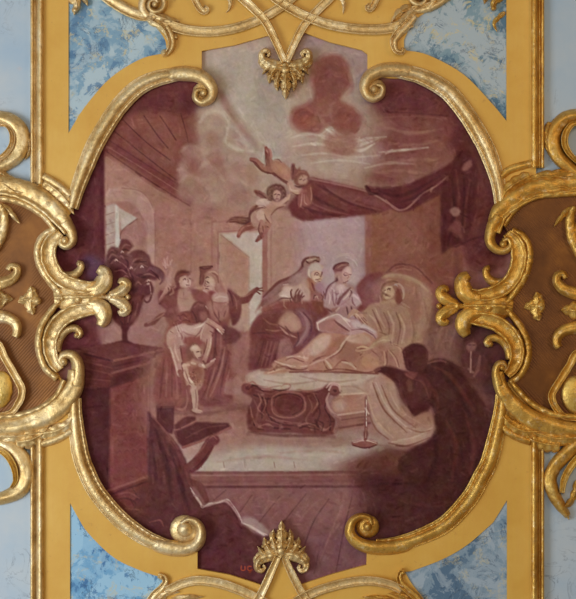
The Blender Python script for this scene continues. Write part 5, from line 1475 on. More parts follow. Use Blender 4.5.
for f in ([(470, 440), (466, 500), (456, 550)], [(486, 450), (490, 510), (510, 530)], [(540, 390), (548, 460), (540, 520)]):
    v.st(f, [.8, 1.2, .8], (170, 124, 116), .6)

# bouquet
v = Close(100, 235, 8.23)
v.pl([(150, 140), (170, 60), (210, 36), (270, 80), (250, 120), (200, 160)], (104, 60, 60), .9, .8, warp=.5)
v.pl([(46, 230), (60, 150), (110, 130), (160, 170), (170, 240), (120, 280), (70, 260)], (92, 52, 54), .9, .9, warp=.5)
v.pl([(230, 200), (270, 140), (340, 130), (400, 180), (410, 260), (360, 320), (270, 300)], (100, 58, 58), .9, .9, warp=.5)
v.pl([(410, 260), (470, 270), (520, 320), (510, 380), (470, 320), (420, 290)], (104, 66, 70), .85, .8)
for f in ([(70, 200), (100, 160), (150, 180)], [(90, 240), (130, 200), (170, 230)], [(180, 110), (210, 80), (250, 90)], [(250, 260), (290, 200), (350, 190)], [(280, 290), (330, 240), (390, 260)], [(330, 340), (400, 320), (450, 340)], [(180, 230), (230, 280), (250, 340)], [(120, 300), (180, 290), (220, 320)]):
    v.st(f, [.7, 1.8, .7], (132, 88, 86), .6)
for f in ([(80, 230), (110, 190), (160, 210)], [(200, 190), (230, 230), (220, 290)], [(270, 230), (310, 220), (380, 220)], [(300, 330), (360, 350), (420, 340)], [(160, 150), (200, 120), (240, 130)], [(240, 300), (270, 350), (260, 420)], [(420, 290), (470, 340), (490, 370)]):
    v.st(f, [.7, 2, .7], (70, 36, 40), .65)
for x, y in ((182, 140), (132, 208), (344, 262), (398, 376), (256, 272)):
    v.st([(x - 10, y + 6), (x, y - 6), (x + 12, y + 3)], [.8, 1.6, .8], (180, 142, 138), .75)

# kneeling man: head and sleeve
v = Close(375, 335, 6.66)
v.pl([(0, 60), (90, 60), (190, 90), (210, 220), (130, 230), (40, 200)], (152, 112, 98), .8, 1.4)
for f in ([(90, 100), (130, 150), (150, 210)], [(110, 60), (160, 80), (180, 130)], [(60, 110), (70, 170), (60, 210)]):
    v.st(f, [.8, 2.4, .8], (176, 138, 120), .6)
    v.st([(x + 12, y + 4) for x, y in f], [.6, 1.4, .6], (112, 70, 62), .6)
v.pl([(180, 110), (200, 80), (250, 62), (320, 76), (350, 120), (346, 200), (300, 250), (240, 246), (210, 230), (196, 190)], (80, 42, 41), .97, .8, warp=.5)
v.pl([(0, 236), (50, 210), (110, 210), (200, 240), (280, 250), (350, 300), (380, 420), (340, 480), (250, 550), (200, 520), (160, 450), (140, 330), (60, 260)], (82, 43, 42), .95, .9)
v.pl([(200, 250), (280, 250), (260, 290), (215, 280)], (112, 64, 60), .85, .8)
v.pl([(216, 300), (250, 310), (250, 370), (220, 380)], (104, 66, 60), .7, 1)
v.st([(250, 290), (320, 320), (360, 420)], [1, 2.6, 1], (98, 55, 52), .6)
v.st([(160, 300), (180, 400), (230, 500)], [1, 2.6, 1], (98, 54, 52), .5)
v.st([(350, 190), (420, 170), (470, 180)], [1, 2.4, 2], (118, 74, 68), .6)
v.st([(0, 236), (30, 226)], 2.6, (118, 74, 68), .8)


# footboard carving, candlestick, trailing sheet
v = Close(235, 330, 5.21)
for pts in ([(60, 290), (90, 270), (120, 290), (170, 296)], [(110, 296), (150, 310), (200, 296), (240, 290)], [(240, 296), (262, 282), (290, 290), (270, 320)], [(330, 310), (380, 320), (440, 306)], [(150, 350), (160, 390), (140, 430)],
            [(120, 330), (136, 370), (120, 410), (150, 440)], [(180, 450), (230, 470), (290, 480)], [(330, 500), (370, 486), (420, 496)], [(440, 500), (470, 520), (500, 500)], [(410, 330), (430, 380), (400, 430)], [(80, 400), (90, 450), (110, 500)], [(130, 500), (170, 490), (200, 505)]):
    v.st(pts, [.6, 1.8, .6], (140, 93, 87), .7, .8)
for pts in ([(70, 310), (100, 290), (150, 322)], [(200, 310), (240, 316), (280, 306)], [(140, 350), (150, 400), (130, 440)], [(190, 470), (250, 492), (320, 500)], [(420, 340), (440, 390), (410, 440)], [(350, 500), (400, 512), (440, 520)], [(90, 470), (110, 510), (150, 520)], [(430, 470), (460, 490), (450, 530)]):
    v.st(pts, [.6, 1.8, .6], (76, 40, 40), .7, .8)
v.st([(190, 390), (196, 350), (240, 325), (300, 322), (350, 340), (366, 380), (360, 420), (310, 452), (240, 454), (200, 430), (190, 390)], 1.5, (138, 90, 84), .7, .7)
v.st([(202, 392), (210, 356), (250, 336), (300, 334), (344, 352), (354, 386), (340, 420), (300, 442)], 1.1, (80, 42, 42), .7, .7)
v.st([(476, 300), (500, 278), (540, 284), (552, 310)], [1, 2.4, 1.6, 1], (182, 150, 142), .8, .7)
v.st([(490, 330), (478, 370), (500, 420), (530, 440)], [1.4, 2.6, 2.4, 1], (160, 122, 116), .8, .8)
v.st([(530, 450), (536, 490), (510, 530)], [1, 2.2, 1], (134, 90, 86), .8, .8)
v.st([(30, 290), (50, 270), (80, 276)], [.8, 1.8, .8], (152, 106, 98), .8, .7)
v.st([(70, 530), (200, 548), (330, 552), (470, 550)], [1, 2.6, 1], (92, 54, 52), .6, 1.4)
v = Close(190, 360, 2.215)
v.el(387, 186, 28, 8, (128, 82, 77), 1, .7, rid='painted_candlestick')
v.st([(362, 183), (387, 178), (412, 184)], [.8, 1.4, .8], (178, 148, 140), .85, .5)
v.st([(362, 189), (387, 195), (412, 189)], [.8, 1.6, .8], (92, 52, 50), .8, .6)
v.st([(389, 150), (388, 176)], [2, 3.2], (118, 72, 68), .95, .5, rid='painted_candlestick')
v.st([(390, 150), (389.4, 172)], .8, (168, 132, 124), .7, .4)
v.pl([(400, 40), (450, 50), (470, 90), (500, 130), (540, 140), (536, 168), (480, 186), (430, 160), (400, 110), (384, 60)], (155, 121, 110), .75, 1.6, rid='painted_bedding')
for f, c, w in (([(404, 50), (430, 110), (480, 160)], (112, 72, 60), 1.8), ([(424, 56), (450, 110), (500, 150)], (118, 76, 64), 1.8), ([(412, 50), (440, 110), (490, 158)], (174, 146, 134), 2.2), ([(440, 66), (466, 112), (520, 146)], (166, 134, 122), 2),
                ([(394, 80), (410, 130), (450, 172)], (170, 138, 122), 2), ([(390, 100), (410, 150), (440, 176)], (122, 82, 72), 1.6), ([(460, 178), (500, 170), (536, 150)], (172, 144, 132), 1.8), ([(440, 184), (480, 190), (530, 172)], (104, 64, 56), 1.8), ([(480, 150), (510, 160), (530, 156)], (128, 86, 74), 1.6)):
    v.st(f, [.8, w, .8], c, .75, .9)
v.pl([(470, 96), (500, 130), (520, 124), (538, 132), (534, 146), (500, 148), (470, 126)], (146, 106, 92), .6, 1.6)

# bracket, cloth edge and base of the pedestal
v = Close(80, 380, 2.88)
v.st([(312, 252), (336, 234), (356, 206), (372, 178)], [8, 9.5, 9, 8], (104, 58, 57), 1, .9, rid='painted_table')
v.st([(330, 222), (350, 200), (366, 176)], [1, 2, 1], (136, 88, 83), .6, .9)
v.st([(316, 262), (346, 240), (372, 206)], [.8, 1.4, .8], (76, 40, 41), .6, .8)
v.el(384, 173, 15, 14, (108, 61, 60), 1, .8, rid='painted_table')
v.st([(374, 168), (384, 162), (394, 170)], [.8, 1.4, .8], (140, 92, 87), .7, .7)
v.pl([(186, 300), (300, 380), (340, 440), (332, 560), (230, 470), (150, 420)], (82, 44, 45), .7, 3)
v.st([(318, 310), (330, 330), (346, 352), (352, 368), (372, 356), (402, 352), (424, 344), (440, 360), (456, 384), (466, 408)], [.6, .8, 1.5, .6, 1.4, .7, 1.3, .6, 1, .5], (172, 144, 140), .75, .7, tex=.8)
v.pl([(464, 410), (480, 396), (500, 398), (530, 420), (548, 444), (520, 436), (490, 424)], (146, 118, 116), .9, 1.2, rid='painted_drapery')
v.st([(466, 412), (490, 420), (520, 438), (540, 446)], [1, 1.4, .8], (188, 164, 160), .7, .7)
v.st([(360, 372), (400, 362), (430, 372), (450, 400)], [1, 4, 1.4], (100, 58, 58), .7, 1.2)
v.st([(370, 390), (410, 420), (470, 450)], [1, 5, 1.4], (92, 50, 52), .6, 2)
v.st([(400, 470), (450, 500), (500, 510)], [1, 5, 1.4], (86, 46, 50), .6, 2)
for f in ([(100, 350), (130, 340), (160, 356), (150, 380)], [(150, 310), (166, 340), (150, 350)], [(180, 390), (200, 400), (190, 420)], [(110, 390), (140, 400), (180, 396)]):
    v.st(f, [.8, 1.8, .8], (76, 40, 40), .65, 1)
for f in ([(110, 330), (140, 324), (170, 340)], [(200, 410), (230, 404), (240, 420)], [(130, 370), (170, 374)]):
    v.st(f, [.8, 1.6, .8], (134, 82, 76), .55, 1)
# ---- brushwork: short dabs along the forms, then crisper local contrast
def unsharp(sg, amt):
    for ch in range(3):
        CAN[..., ch] += amt * (CAN[..., ch] - gauss(CAN[..., ch], sg / Q))


unsharp(7, .2)
LUM = gauss(CAN.mean(2), 2.2)
GY, GX = np.gradient(LUM)
rng_ = np.random.RandomState(11)
for k in range(5200):
    x, y = PX0 + 6 + rng_.rand() * (PX1 - PX0 - 12), PY0 + 6 + rng_.rand() * (PY1 - PY0 - 12)
    i, j = int((x - PX0) / Q), int((y - PY0) / Q)
    gx, gy = GX[j, i], GY[j, i]
    gm = math.hypot(gx, gy)
    an = math.atan2(gx, -gy) if gm > .25 else rng_.normal(-.35, .6)
    ln = rng_.uniform(3, 8)
    dx, dy = math.cos(an) * ln, math.sin(an) * ln
    c0 = CAN[j, i] + rng_.choice((-1, 1)) * rng_.uniform(5, 15) * np.array((1, .92, .9))
    st([(x - dx / 2, y - dy / 2), (x + dx / 2, y + dy / 2)], rng_.uniform(.8, 2.4), c0, rng_.uniform(.3, .75), .8, tex=.5)
unsharp(1.0, .38)

# ---- craquelure, brushing and dirt of the pigment
CAN += (vnoise(26, 21, 4) * 12)[..., None] * np.array((1, .95, .9))
CAN += (vnoise(3.2, 22, 3, .7) * 16)[..., None]
CAN += np.stack([vnoise(9, 31, 4, .7) * 10, vnoise(8, 32, 4, .7) * 12, vnoise(10, 33, 4, .7) * 15], 2)
CAN += (vnoise(11, 34, 4, .65) * 14)[..., None]
CAN += (vnoise(7, 23, 3, .6, 5.0) * 7)[..., None]
rng_ = np.random.RandomState(5)
CAN += rng_.normal(0, 1.4, CAN.shape[:2])[..., None]
CAN = np.clip(110 + (CAN - 110) * 1.05, 6, 250)
CAN = CAN.mean(2, keepdims=True) * .02 + CAN * .98
LIN = np.where(CAN / 255 <= .04045, CAN / 255 / 12.92, ((CAN / 255 + .055) / 1.055) ** 2.4)
ALB = np.clip(LIN * PAINT_GAIN * np.array((.985, .985, .92)), 0, .95)


def paint_mat():
    m = NT('painted_canvas')
    a = m.n('ShaderNodeVertexColor')
    a.layer_name = 'pigment'
    m.l(a.outputs['Color'], m.b.inputs['Base Color'])
    m.b.inputs['Roughness'].default_value = .62
    m.b.inputs['Specular IOR Level'].default_value = .08
    m.bump(m.noise(130, 4, .6), .04, .002)
    return m.m


PAINT = paint_mat()
PD0 = .012
LABELS = {
    'painted_room': None, 'painted_pier': 'dark red-brown painted pier', 'painted_cloud': 'pale painted clouds', 'painted_red_cloud': 'smoke-red painted cloud of three lobes',
    'painted_ceiling': 'dim painted ceiling', 'painted_window': 'pale painted window opening', 'painted_floor': 'painted floor with boards and a step',
    'painted_flowers': 'dark painted bouquet', 'painted_urn': 'dark painted fluted urn', 'painted_pedestal': 'dark red painted pedestal',
    'painted_man_with_raised_arm': 'painted person raising one arm', 'painted_woman_with_jug': 'painted person with a jug on the head and an arm stretched out',
    'painted_kneeling_woman': 'painted person bending over a child', 'painted_child': 'small painted child, standing', 'painted_table': 'dark painted table with a curved leg',
    'painted_drapery': 'dark painted cloth with a pale edge', 'painted_canopy': 'dark red painted canopy', 'painted_curtain': 'dark knotted painted curtain',
    'painted_putto_diving': 'flying painted child, legs upward', 'painted_putto_turning': 'flying painted child with a dark wing', 'painted_headboard': 'carved painted headboard',
    'painted_pillow': 'painted pillows', 'painted_girl_with_halo': 'painted person with a halo and folded hands', 'painted_old_woman': 'painted person in a turban with spread hands',
    'painted_bedding': 'pale painted sheets', 'painted_sick_woman': 'painted person lying in bed looking up', 'painted_bedstead': 'carved painted bedstead',
    'painted_candlestick': 'painted candlestick', 'painted_attendant': 'small shadowy painted person', 'painted_kneeling_man': 'dark painted person kneeling with back turned'}
root = thing('painting', 'red-brown painting of a sick woman in bed among mourners, inside the gilded frame', 'painting', P(285, 305, 0.0))
# trim the canvas to the opening it sits behind
yy, xx = np.meshgrid(YS, XS, indexing='ij')
kk = (D - PD0) / D
ids = IDM[:-1, :-1]
for i, nm in enumerate(IDS):
    jj, ii = np.nonzero(ids == i)
    if len(jj) == 0:
        continue
    quads = np.stack([jj * NX + ii, (jj + 1) * NX + ii, (jj + 1) * NX + ii + 1, jj * NX + ii + 1], 1)
    used, inv = np.unique(quads.ravel(), return_inverse=True)
    vx, vy = xx.ravel()[used], yy.ravel()[used]
    co_ = np.stack([(vx - 288) * S * kk, np.full(len(used), -PD0), ZC + (299.5 - vy) * S * kk], 1) - np.array(root.location)
    me = bpy.data.meshes.new(nm)
    nf = len(quads)
    me.vertices.add(len(used))
    me.vertices.foreach_set('co', co_.ravel())
    me.loops.add(nf * 4)
    me.loops.foreach_set('vertex_index', inv.astype(np.int32).ravel())
    me.polygons.add(nf)
    me.polygons.foreach_set('loop_start', np.arange(0, nf * 4, 4, dtype=np.int32))
    at_ = me.color_attributes.new('pigment', 'FLOAT_COLOR', 'POINT')
    cc = np.ones((len(used), 4))
    cc[:, :3] = ALB.reshape(-1, 3)[used]
    at_.data.foreach_set('color', cc.ravel())
    me.materials.append(PAINT)
    me.update(calc_edges=True)
    me.validate()
    o = bpy.data.objects.new(nm, me)
    C.objects.link(o)
    o.parent = root
    if LABELS.get(nm):
        o['label'] = LABELS[nm]
b_ = bmesh.new()
slab(b_, [(44.5, 28.5), (525.5, 28.5), (525.5, 589.5), (44.5, 589.5)], 0.001, PD0 - .002)
obj('backing_board', b_, OCHRE, root, smooth=False)

# ------------------------------------------------------------------ the setting
bm = bmesh.new()
bm_w = [(-700, -700), (1276, -700), (1276, 1200), (-700, 1200)]
slab(bm, bm_w, -0.2, 0.0)
w = obj('wall_back', bm, WALL, smooth=False)
w['kind'] = 'structure'
w['label'] = 'pale blue plaster wall behind the gilded panelling'

# ------------------------------------------------------------------ ochre-gold board with the opening for the painting
TL_IN = [(70, 214), (80, 197), (92, 169), (104, 145), (124, 111), (146, 91), (172, 81), (190, 80)]
TR_IN = [(389, 78), (414, 80), (443, 94), (467, 125), (486, 160), (494, 194), (500, 214)]
BR_IN = [(500, 395), (494, 413), (487, 457), (468, 493), (443, 519), (410, 536), (386, 543)]
BL_IN = [(176, 541), (157, 538), (132, 524), (106, 496), (88, 455), (80, 413), (70, 392)]


def cm(p, n=5):
    return [tuple(q) for q in catmull(p, n)]


hole = (cm(TL_IN) + [(201.7, 74), (201.7, 51), (206, 50), (235, 45), (266, 36), (303, 32), (330, 42), (362, 50), (367.5, 54), (367.5, 74)]
        + cm(TR_IN) + [(513, 235), (521, 300), (513, 375)]
        + cm(BR_IN) + [(367, 549), (366.5, 565), (333, 574), (300, 585), (264, 586), (230, 575), (197.4, 569), (197.4, 549)]
        + cm(BL_IN) + [(55, 370), (48, 300), (55, 236)])
MTL = [(68.5, 133), (68.5, -20)] + cm([(110, -20), (118, 6), (130, 15), (150, 22), (164, 38), (167, 52)]) + cm([(160, 54), (143, 58), (122.5, 69), (106, 82), (91, 99), (79, 115)])
MTR = cm([(404, 50), (428, 55), (463, 74), (490.6, 102), (506.5, 121)]) + [(506.5, -20)] + cm([(470, -20), (452, -2), (435, 7), (414, 21), (404, 40)])
MBL = [(70, 503)] + cm([(77, 516), (88, 533), (113, 557), (139, 570), (163, 578)]) + cm([(160, 588), (150, 600), (146, 622)]) + [(70, 622)]
MBR = [(507, 500), (507, 622)] + cm([(434, 622), (424, 600), (412, 584), (405, 572)]) + cm([(412, 571), (442, 559.5), (467, 545), (493, 522.6)])
bm = bmesh.new()
slab(bm, [(38, -22), (536, -22), (536, 624), (38, 624)], 0.001, 0.03, [hole, MTL, MTR, MBL, MBR])
tag(obj('gilded_board', bm, OCHRE, smooth=False), 'flat ochre-gold board pierced for the painting and four blue corner panels', 'panel')

for key, pts, lab in (('tl', MTL, 'blue marbled corner panel with ochre clouding, upper left of the painting'),
                      ('tr', MTR, 'greyish blue marbled corner panel with cracked paint, upper right of the painting'),
                      ('bl', MBL, 'bright sky-blue marbled corner panel, lower left of the painting'),
                      ('br', MBR, 'slate-blue marbled corner panel with dark veins, lower right of the painting')):
    bm = bmesh.new()
    cx = sum(p[0] for p in pts) / len(pts)
    cy = sum(p[1] for p in pts) / len(pts)
    slab(bm, pts, 0.001, 0.024)
    tag(obj('marbled_panel', bm, MARB[key], smooth=False), lab, 'panel', 'blue marbled corner panels')

# ------------------------------------------------------------------ arched picture mouldings ending in volutes
G = 'arched mouldings framing the painting'


def arch(label, pts, sp, ballpos, flip, mat, fillet):
    t = thing('arched_moulding', label, 'moulding', P(pts[3][0], pts[3][1], 0.03), G)
    b = bmesh.new()
    body = catmull(pts, 10)
    prof = FRAME if not flip else [(-u, v) for u, v in reversed(FRAME)]
    sweep(b, body, [6.4, 7.6, 8.8, 9.0, 9.0, 9.0, 8.6, 7.6, 4.0], [.036, .04, .042, .042, .042, .044, .046], prof, 0.022, raw=True,
          mod=lambda t_, u: 0.10 * math.sin(t_ * 210) * (1 if .42 < (u if not flip else -u) < .8 else 0))
    obj('moulding', b, mat, t, jitter=.0012)
    # the outer quarter runs on into a volute of its own
    b = bmesh.new()
    sweep(b, sp, [3.0, 7.2, 7.8, 7.4, 6.6, 5.6, 4.6, 3.4, 2.4], [.030, .046, .052, .057, .06, .06, .06, .056, .05], ROUND, 0.022, step=1.0)
    ball(b, ballpos[0], ballpos[1], ballpos[2] + 6.5, .036, 0.012)
    v = obj('volute', b, mat, t, jitter=.001)
    b = bmesh.new()
    ball(b, ballpos[0], ballpos[1], ballpos[2], .068, 0.018)
    obj('volute_eye', b, mat, v, jitter=.0008)
    if fillet:
        b = bmesh.new()
        sweep(b, fillet, 1.5, .012, ROUND, 0.028)
        obj('fillet', b, mat, t, jitter=.0006)


arch('arched gilded moulding with an inward curling volute, upper left of the painting',
     [(72, 208), (78, 187), (92, 151), (105, 127), (120, 105), (138, 87.5), (157, 78.5), (176, 75), (192, 76)],
     [(160, 76.5), (178, 73.5), (195, 74.5), (206, 80), (212, 89), (210, 98.5), (202, 102.5), (195.5, 98), (196.5, 91), (202, 89.5)],
     (203.5, 92.5, 4.6), True, GOLD, None)
arch('arched gilded moulding with an inward curling volute, upper right of the painting',
     [(501, 206), (498, 182), (488, 152), (476, 129), (464, 110.5), (446, 90), (420, 76), (398, 72), (384, 73)],
     [(420, 75), (404, 70.5), (384, 70), (371, 75), (365, 84), (366, 93), (373, 98.5), (381, 95), (382.5, 87), (377, 84.5)],
     (374.5, 89, 4.6), False, GOLD, None)
arch('arched gilded moulding with an inward curling volute, lower left of the painting',
     [(75, 398), (75.5, 418), (80, 452), (87, 473), (98, 494), (122, 521), (148, 539), (170, 546), (182, 546)],
     [(146, 540), (164, 547), (184, 549.5), (197, 544), (201, 534), (198, 524), (189, 519.5), (181, 523.5)],
     (184.5, 529.5, 8.4), False, GOLD, None)
arch('arched gilded moulding with an inward curling volute, lower right of the painting',
     [(503, 388), (500, 416), (490.5, 458), (481, 478), (469, 499), (444, 525), (411, 540), (390, 543.5), (376, 543)],
     [(418, 541), (398, 546.5), (372, 547.5), (357, 542), (350, 533), (352, 522), (360, 516.5), (369, 518), (372, 525)],
     (367.5, 526.5, 5.4), True, GOLD_WARM, None)

# ------------------------------------------------------------------ straight upright mouldings
G = 'upright mouldings beside the painting'
VPROF = [(-1, 0), (-1, .45), (-.9, .62), (-.72, .66), (-.58, .5), (-.5, .25), (-.34, .18), (-.2, .25), (-.14, .5), (0, .8), (.22, .97), (.42, 1), (.62, .9), (.8, .66), (.92, .35), (1, 0)]


def upright(label, x, y0, y1, flip, mat, corner):
    t = thing('upright_moulding', label, 'moulding', P(x, (y0 + y1) / 2, 0.0), G)
    b = bmesh.new()
    prof = VPROF if not flip else [(-u, v) for u, v in reversed(VPROF)]
    ya, yb = (y1, y0)
    # travel upward so that +1 is the left; VPROF has its thin fillet at -1
    pr = [(-u, v) for u, v in reversed(prof)]
    sweep(b, [(x, ya), (x, yb)], 7.2, .056, pr, 0.0, n=120, step=2.5)
    obj('moulding', b, mat, t, jitter=.0011)
    b = bmesh.new()
    sweep(b, corner, [4.0, 4.4, 3.6], [.03, .034, .03], ROUND, 0.024)
    obj('corner_return', b, mat, t, jitter=.0011)


upright('upright gilded moulding at the left edge, from the top down to the left cartouche', 37.5, -22, 184, False, GOLD,
        [(43, 176), (52, 181), (62, 188), (70, 196)])
upright('upright gilded moulding at the left edge, running down below the left cartouche', 37.5, 438, 624, False, GOLD,
        [(41, 444), (52, 441), (63, 436), (72, 431)])
upright('upright gilded moulding at the right edge, from the top down to the right cartouche', 537, -22, 168, True, GOLD_WARM,
        [(533, 163), (521, 166), (509, 170), (500, 178)])
upright('upright gilded moulding at the right edge, running down below the right cartouche', 537, 436, 624, True, GOLD_WARM,
        [(531, 442), (520, 438), (508, 432), (503, 426)])

# ------------------------------------------------------------------ strapwork at the top and the foot
def strapwork(label, at, straps, mat, seat_pts):
    t = thing('strapwork', label, 'strapwork', P(at[0], at[1], 0.03), 'interlaced strapwork')
    b = bmesh.new()
    slab(b, seat_pts, 0.014, 0.032)
    obj('ground', b, OCHRE, t, smooth=False)
    for i, (pts, wd) in enumerate(straps):
        b = bmesh.new()
        sweep(b, pts, wd, [.02 + .005 * (i % 3)] * 2, RIMS, 0.03)
        obj('strap', b, mat, t, jitter=.0011)


strapwork('interlaced gilded straps meeting in a downward point above the painting', (286, 20),
          [([(160, 22), (172, 26), (190, 30.5), (213, 31.5), (236, 28), (258, 20), (276, 10), (292, -2), (304, -16)], [5.5, 5.2, 5.0, 5.0]),
           ([(412, 22), (398, 26.5), (378, 29.5), (352, 28.5), (328, 24), (308, 17), (290, 8), (274, -3), (262, -16)], [5.5, 5.2, 5.0, 5.0]),
           ([(228, -16), (240, -4), (253, 8), (265, 21), (275, 40), (284.5, 62)], [5, 4.6, 4.2, 3.4]),
           ([(343, -16), (330, -2), (317, 11), (305, 24), (296, 40), (286.5, 62)], [5, 4.6, 4.2, 3.4])], GOLD,
          [(264, 20), (310, 20), (299, 40), (288, 64), (284, 64), (271, 40)])
strapwork('interlaced gilded straps meeting in an upward point below the painting', (281, 580),
          [([(164, 592), (172, 588), (184, 583), (200, 580.5), (222, 584), (246, 593), (270, 606), (286, 620)], [4.5, 5, 5, 5]),
           ([(402, 590), (390, 584.5), (372, 581), (352, 582), (326, 588), (304, 597), (288, 608), (272, 622)], [4.5, 5, 5, 5]),
           ([(246, 622), (257, 602), (264, 588), (273, 568), (280.5, 551)], [4.4, 4.4, 4.2, 3.2]),
           ([(318, 622), (308, 603), (299, 588), (289, 568), (282, 551)], [4.4, 4.4, 4.2, 3.2])], GOLD,
          [(281, 549), (292, 570), (304, 592), (316, 622), (248, 622), (260, 592), (271, 570)])

# ------------------------------------------------------------------ palmettes on the two points
def palmette(label, cx, cy, dirn, mat, sc=1.0):
    """dirn +1 hangs down, -1 stands up; cx, cy where the strap point meets it"""
    t = thing('palmette', label, 'ornament', P(cx, cy, 0.02), 'acanthus palmettes')
    d = dirn
    def q(x, y):
        return (cx + x * sc, cy + d * y * sc)
    b = bmesh.new()
    leaf(b, [q(0, -4), q(0, 10), q(0.4, 22), q(0, 35)], 9.0 * sc, .056, .018, lobes=4, depth=.5)
    obj('middle_leaf', b, mat, t, jitter=.003)
    for s in (-1, 1):
        for pts, wdt, hh in (([q(2 * s, -2), q(7 * s, 8), q(9.5 * s, 16), q(8.5 * s, 26)], 6.4, .05), ([q(3 * s, -4), q(11 * s, 2), q(16 * s, 9), q(18 * s, 18)], 6.0, .047),
                             ([q(4 * s, -4), q(14 * s, -2), q(20 * s, 2), q(25 * s, 8)], 4.8, .045)):
            b = bmesh.new()
            leaf(b, pts, wdt * sc, hh, 0.012, lobes=3, depth=.48)
            obj('side_leaf', b, mat, t, jitter=.003)
        b = bmesh.new()
        sweep(b, [q(2 * s, 0), q(11 * s, -1), q(19 * s, -4), q(24.5 * s, -9), q(25 * s, -15), q(21 * s, -17.5), q(17.5 * s, -14.5), q(19.5 * s, -11.5)],
              [3.5, 6.0, 6.4, 5.4, 4.2, 3.4, 2.6, 1.6], [.04, .05, .052, .05, .048, .044, .04, .03], ROUND, .012,
              mod=lambda t_, u: .2 * math.sin(u * 6 + t_ * 5) + .1 * math.sin(t_ * 40))
        obj('curl', b, mat, t, jitter=.0022)
        b = bmesh.new()
        leaf(b, [q(18 * s, -2), q(23 * s, -1), q(27 * s, -5), q(28.5 * s, -11)], 3.4 * sc, .036, .012, lobes=2)
        obj('curl_leaf', b, mat, t, jitter=.002)
    for s in (-1, 1):
        for x, y, r in ((5, 12, 2.6), (9.5, 21, 2.2), (14, 12, 2.4), (3, 24, 2.2), (19, 8, 2.2)):
            b = bmesh.new()
            ball(b, *q(x * s, y), r * sc, .058, .006)
            obj('leaf_curl', b, mat, t, jitter=.0025)
    b = bmesh.new()
    ball(b, *q(0, 3), 5 * sc, .03, .05)
    obj('boss', b, mat, t, jitter=.003)


palmette('gilded acanthus palmette hanging into the sky at the top of the painting', 285.5, 67, 1, GOLD, .93)
palmette('gilded acanthus palmette standing on the floor edge at the foot of the painting', 281.5, 554, -1, GOLD, .96)

# ------------------------------------------------------------------ scrollwork above and below the painting
def scroll_cluster(name, label, cat, group, at, scrolls, leaves, balls, mat):
    t = thing(name, label, cat, P(at[0], at[1], 0.03), group)
    for pts, wd, h, pr in scrolls:
        b = bmesh.new()
        sweep(b, pts, wd, h, pr, 0.022)
        obj('scroll', b, mat, t, jitter=.0018)
    for pts, wd, h, lo in leaves:
        b = bmesh.new()
        leaf(b, pts, wd, h, 0.022, lobes=lo)
        obj('leaf', b, mat, t, jitter=.002)
    for x, y, r, h in balls:
        b = bmesh.new()
        ball(b, x, y, r, h, 0.022)
        obj('boss', b, mat, t, jitter=.0012)
    return t


G = 'leafy scrolls bordering the corner panels'
scroll_cluster('leafy_scroll', 'gilded leafy scroll with a rosette curl along the top of the upper left blue panel', 'ornament', G, (150, 14),
               [([(96, -12), (108, -2), (121, 6), (135, 13), (148, 16), (158, 13)], [5, 6, 6.5, 6, 4], [.03, .04, .042, .04, .03], ONERIM),
                (spiral(155, 4, 14, 120, 1.6, 3), [4.5, 4, 3, 2], [.035, .045, .05, .05], ROUND),
                ([(166, 26), (170, 34), (172, 42), (170, 50), (165, 55), (162, 52)], [4, 4.6, 4.4, 4, 3, 2], [.04, .045, .045, .045, .04, .03], ONERIM)],
               [([(148, 19), (158, 24), (166, 32), (170, 44)], 5.5, .04, 3), ([(150, 12), (160, 17), (170, 20), (180, 21)], 6, .045, 3)],
               [(164.5, 53, 4, .05), (176, 37, 2.4, .035), (155, 4, 4, .06)], GOLD)
scroll_cluster('leafy_scroll', 'gilded leafy scroll with a rosette curl along the top of the upper right blue panel', 'ornament', G, (415, 12),
               [([(456, -8), (444, -1), (434, 5), (424, 8.5), (412, 10)], [4, 4.5, 5, 5, 4], [.03, .04, .042, .04, .03], ONERIM),
                (spiral(420, -4, 15, 60, -1.6, 3), [4.5, 4, 3, 2], [.035, .045, .05, .05], ROUND),
                ([(415, 15), (407, 25), (399, 33), (394, 41), (396, 50), (402, 52.5), (404, 48)], [4, 5, 5.4, 5, 4, 3, 2], [.04, .045, .045, .045, .04, .04, .03], ONERIM)],
               [([(418, 6), (408, 16), (398, 26), (393, 38)], 6, .045, 4), ([(410, 6), (402, 10), (396, 16), (390, 24)], 5, .04, 3)],
               [(400, 26, 2.6, .05), (406, 20, 2.2, .05), (420, -4, 5, .055)], GOLD)
scroll_cluster('leafy_scroll', 'gilded leaf curl below the tip of the lower left blue panel', 'ornament', G, (158, 588),
               [([(158, 575), (164, 577), (166, 582), (161, 589), (153, 597), (148, 608), (150, 622)], [3, 3.8, 4, 4.4, 4.4, 5, 5], .035, ONERIM)],
               [([(150, 616), (158, 602), (166, 594), (180, 592)], 6, .04, 3), ([(160, 620), (170, 606), (186, 598), (204, 597)], 7, .04, 3)],
               [(161, 577, 3, .04)], GOLD)
scroll_cluster('leafy_scroll', 'gilded leaf curl below the tip of the lower right blue panel', 'ornament', G, (404, 588),
               [([(404, 570), (400, 575), (401, 583), (408, 590), (417, 598), (424, 610)], [2.6, 3.4, 4, 4.4, 4.6, 5], .035, ONERIM)],
               [([(420, 618), (412, 604), (402, 596), (388, 593)], 6, .04, 3), ([(408, 618), (396, 606), (380, 599), (362, 597)], 7, .04, 3)],
               [(403, 573, 2.8, .04)], GOLD_WARM)
G = 'small leaves in the outer top corners'
scroll_cluster('corner_leaf', 'small gilded leaf in the outer top corner of the upper left blue panel', 'ornament', G, (74, 6),
               [], [([(66, -14), (72, -4), (77, 4), (74, 15)], 7, .045, 3), ([(70, -14), (80, -6), (85, 0), (88, 6)], 5, .04, 3)], [(75, 10, 3.4, .045)], GOLD)
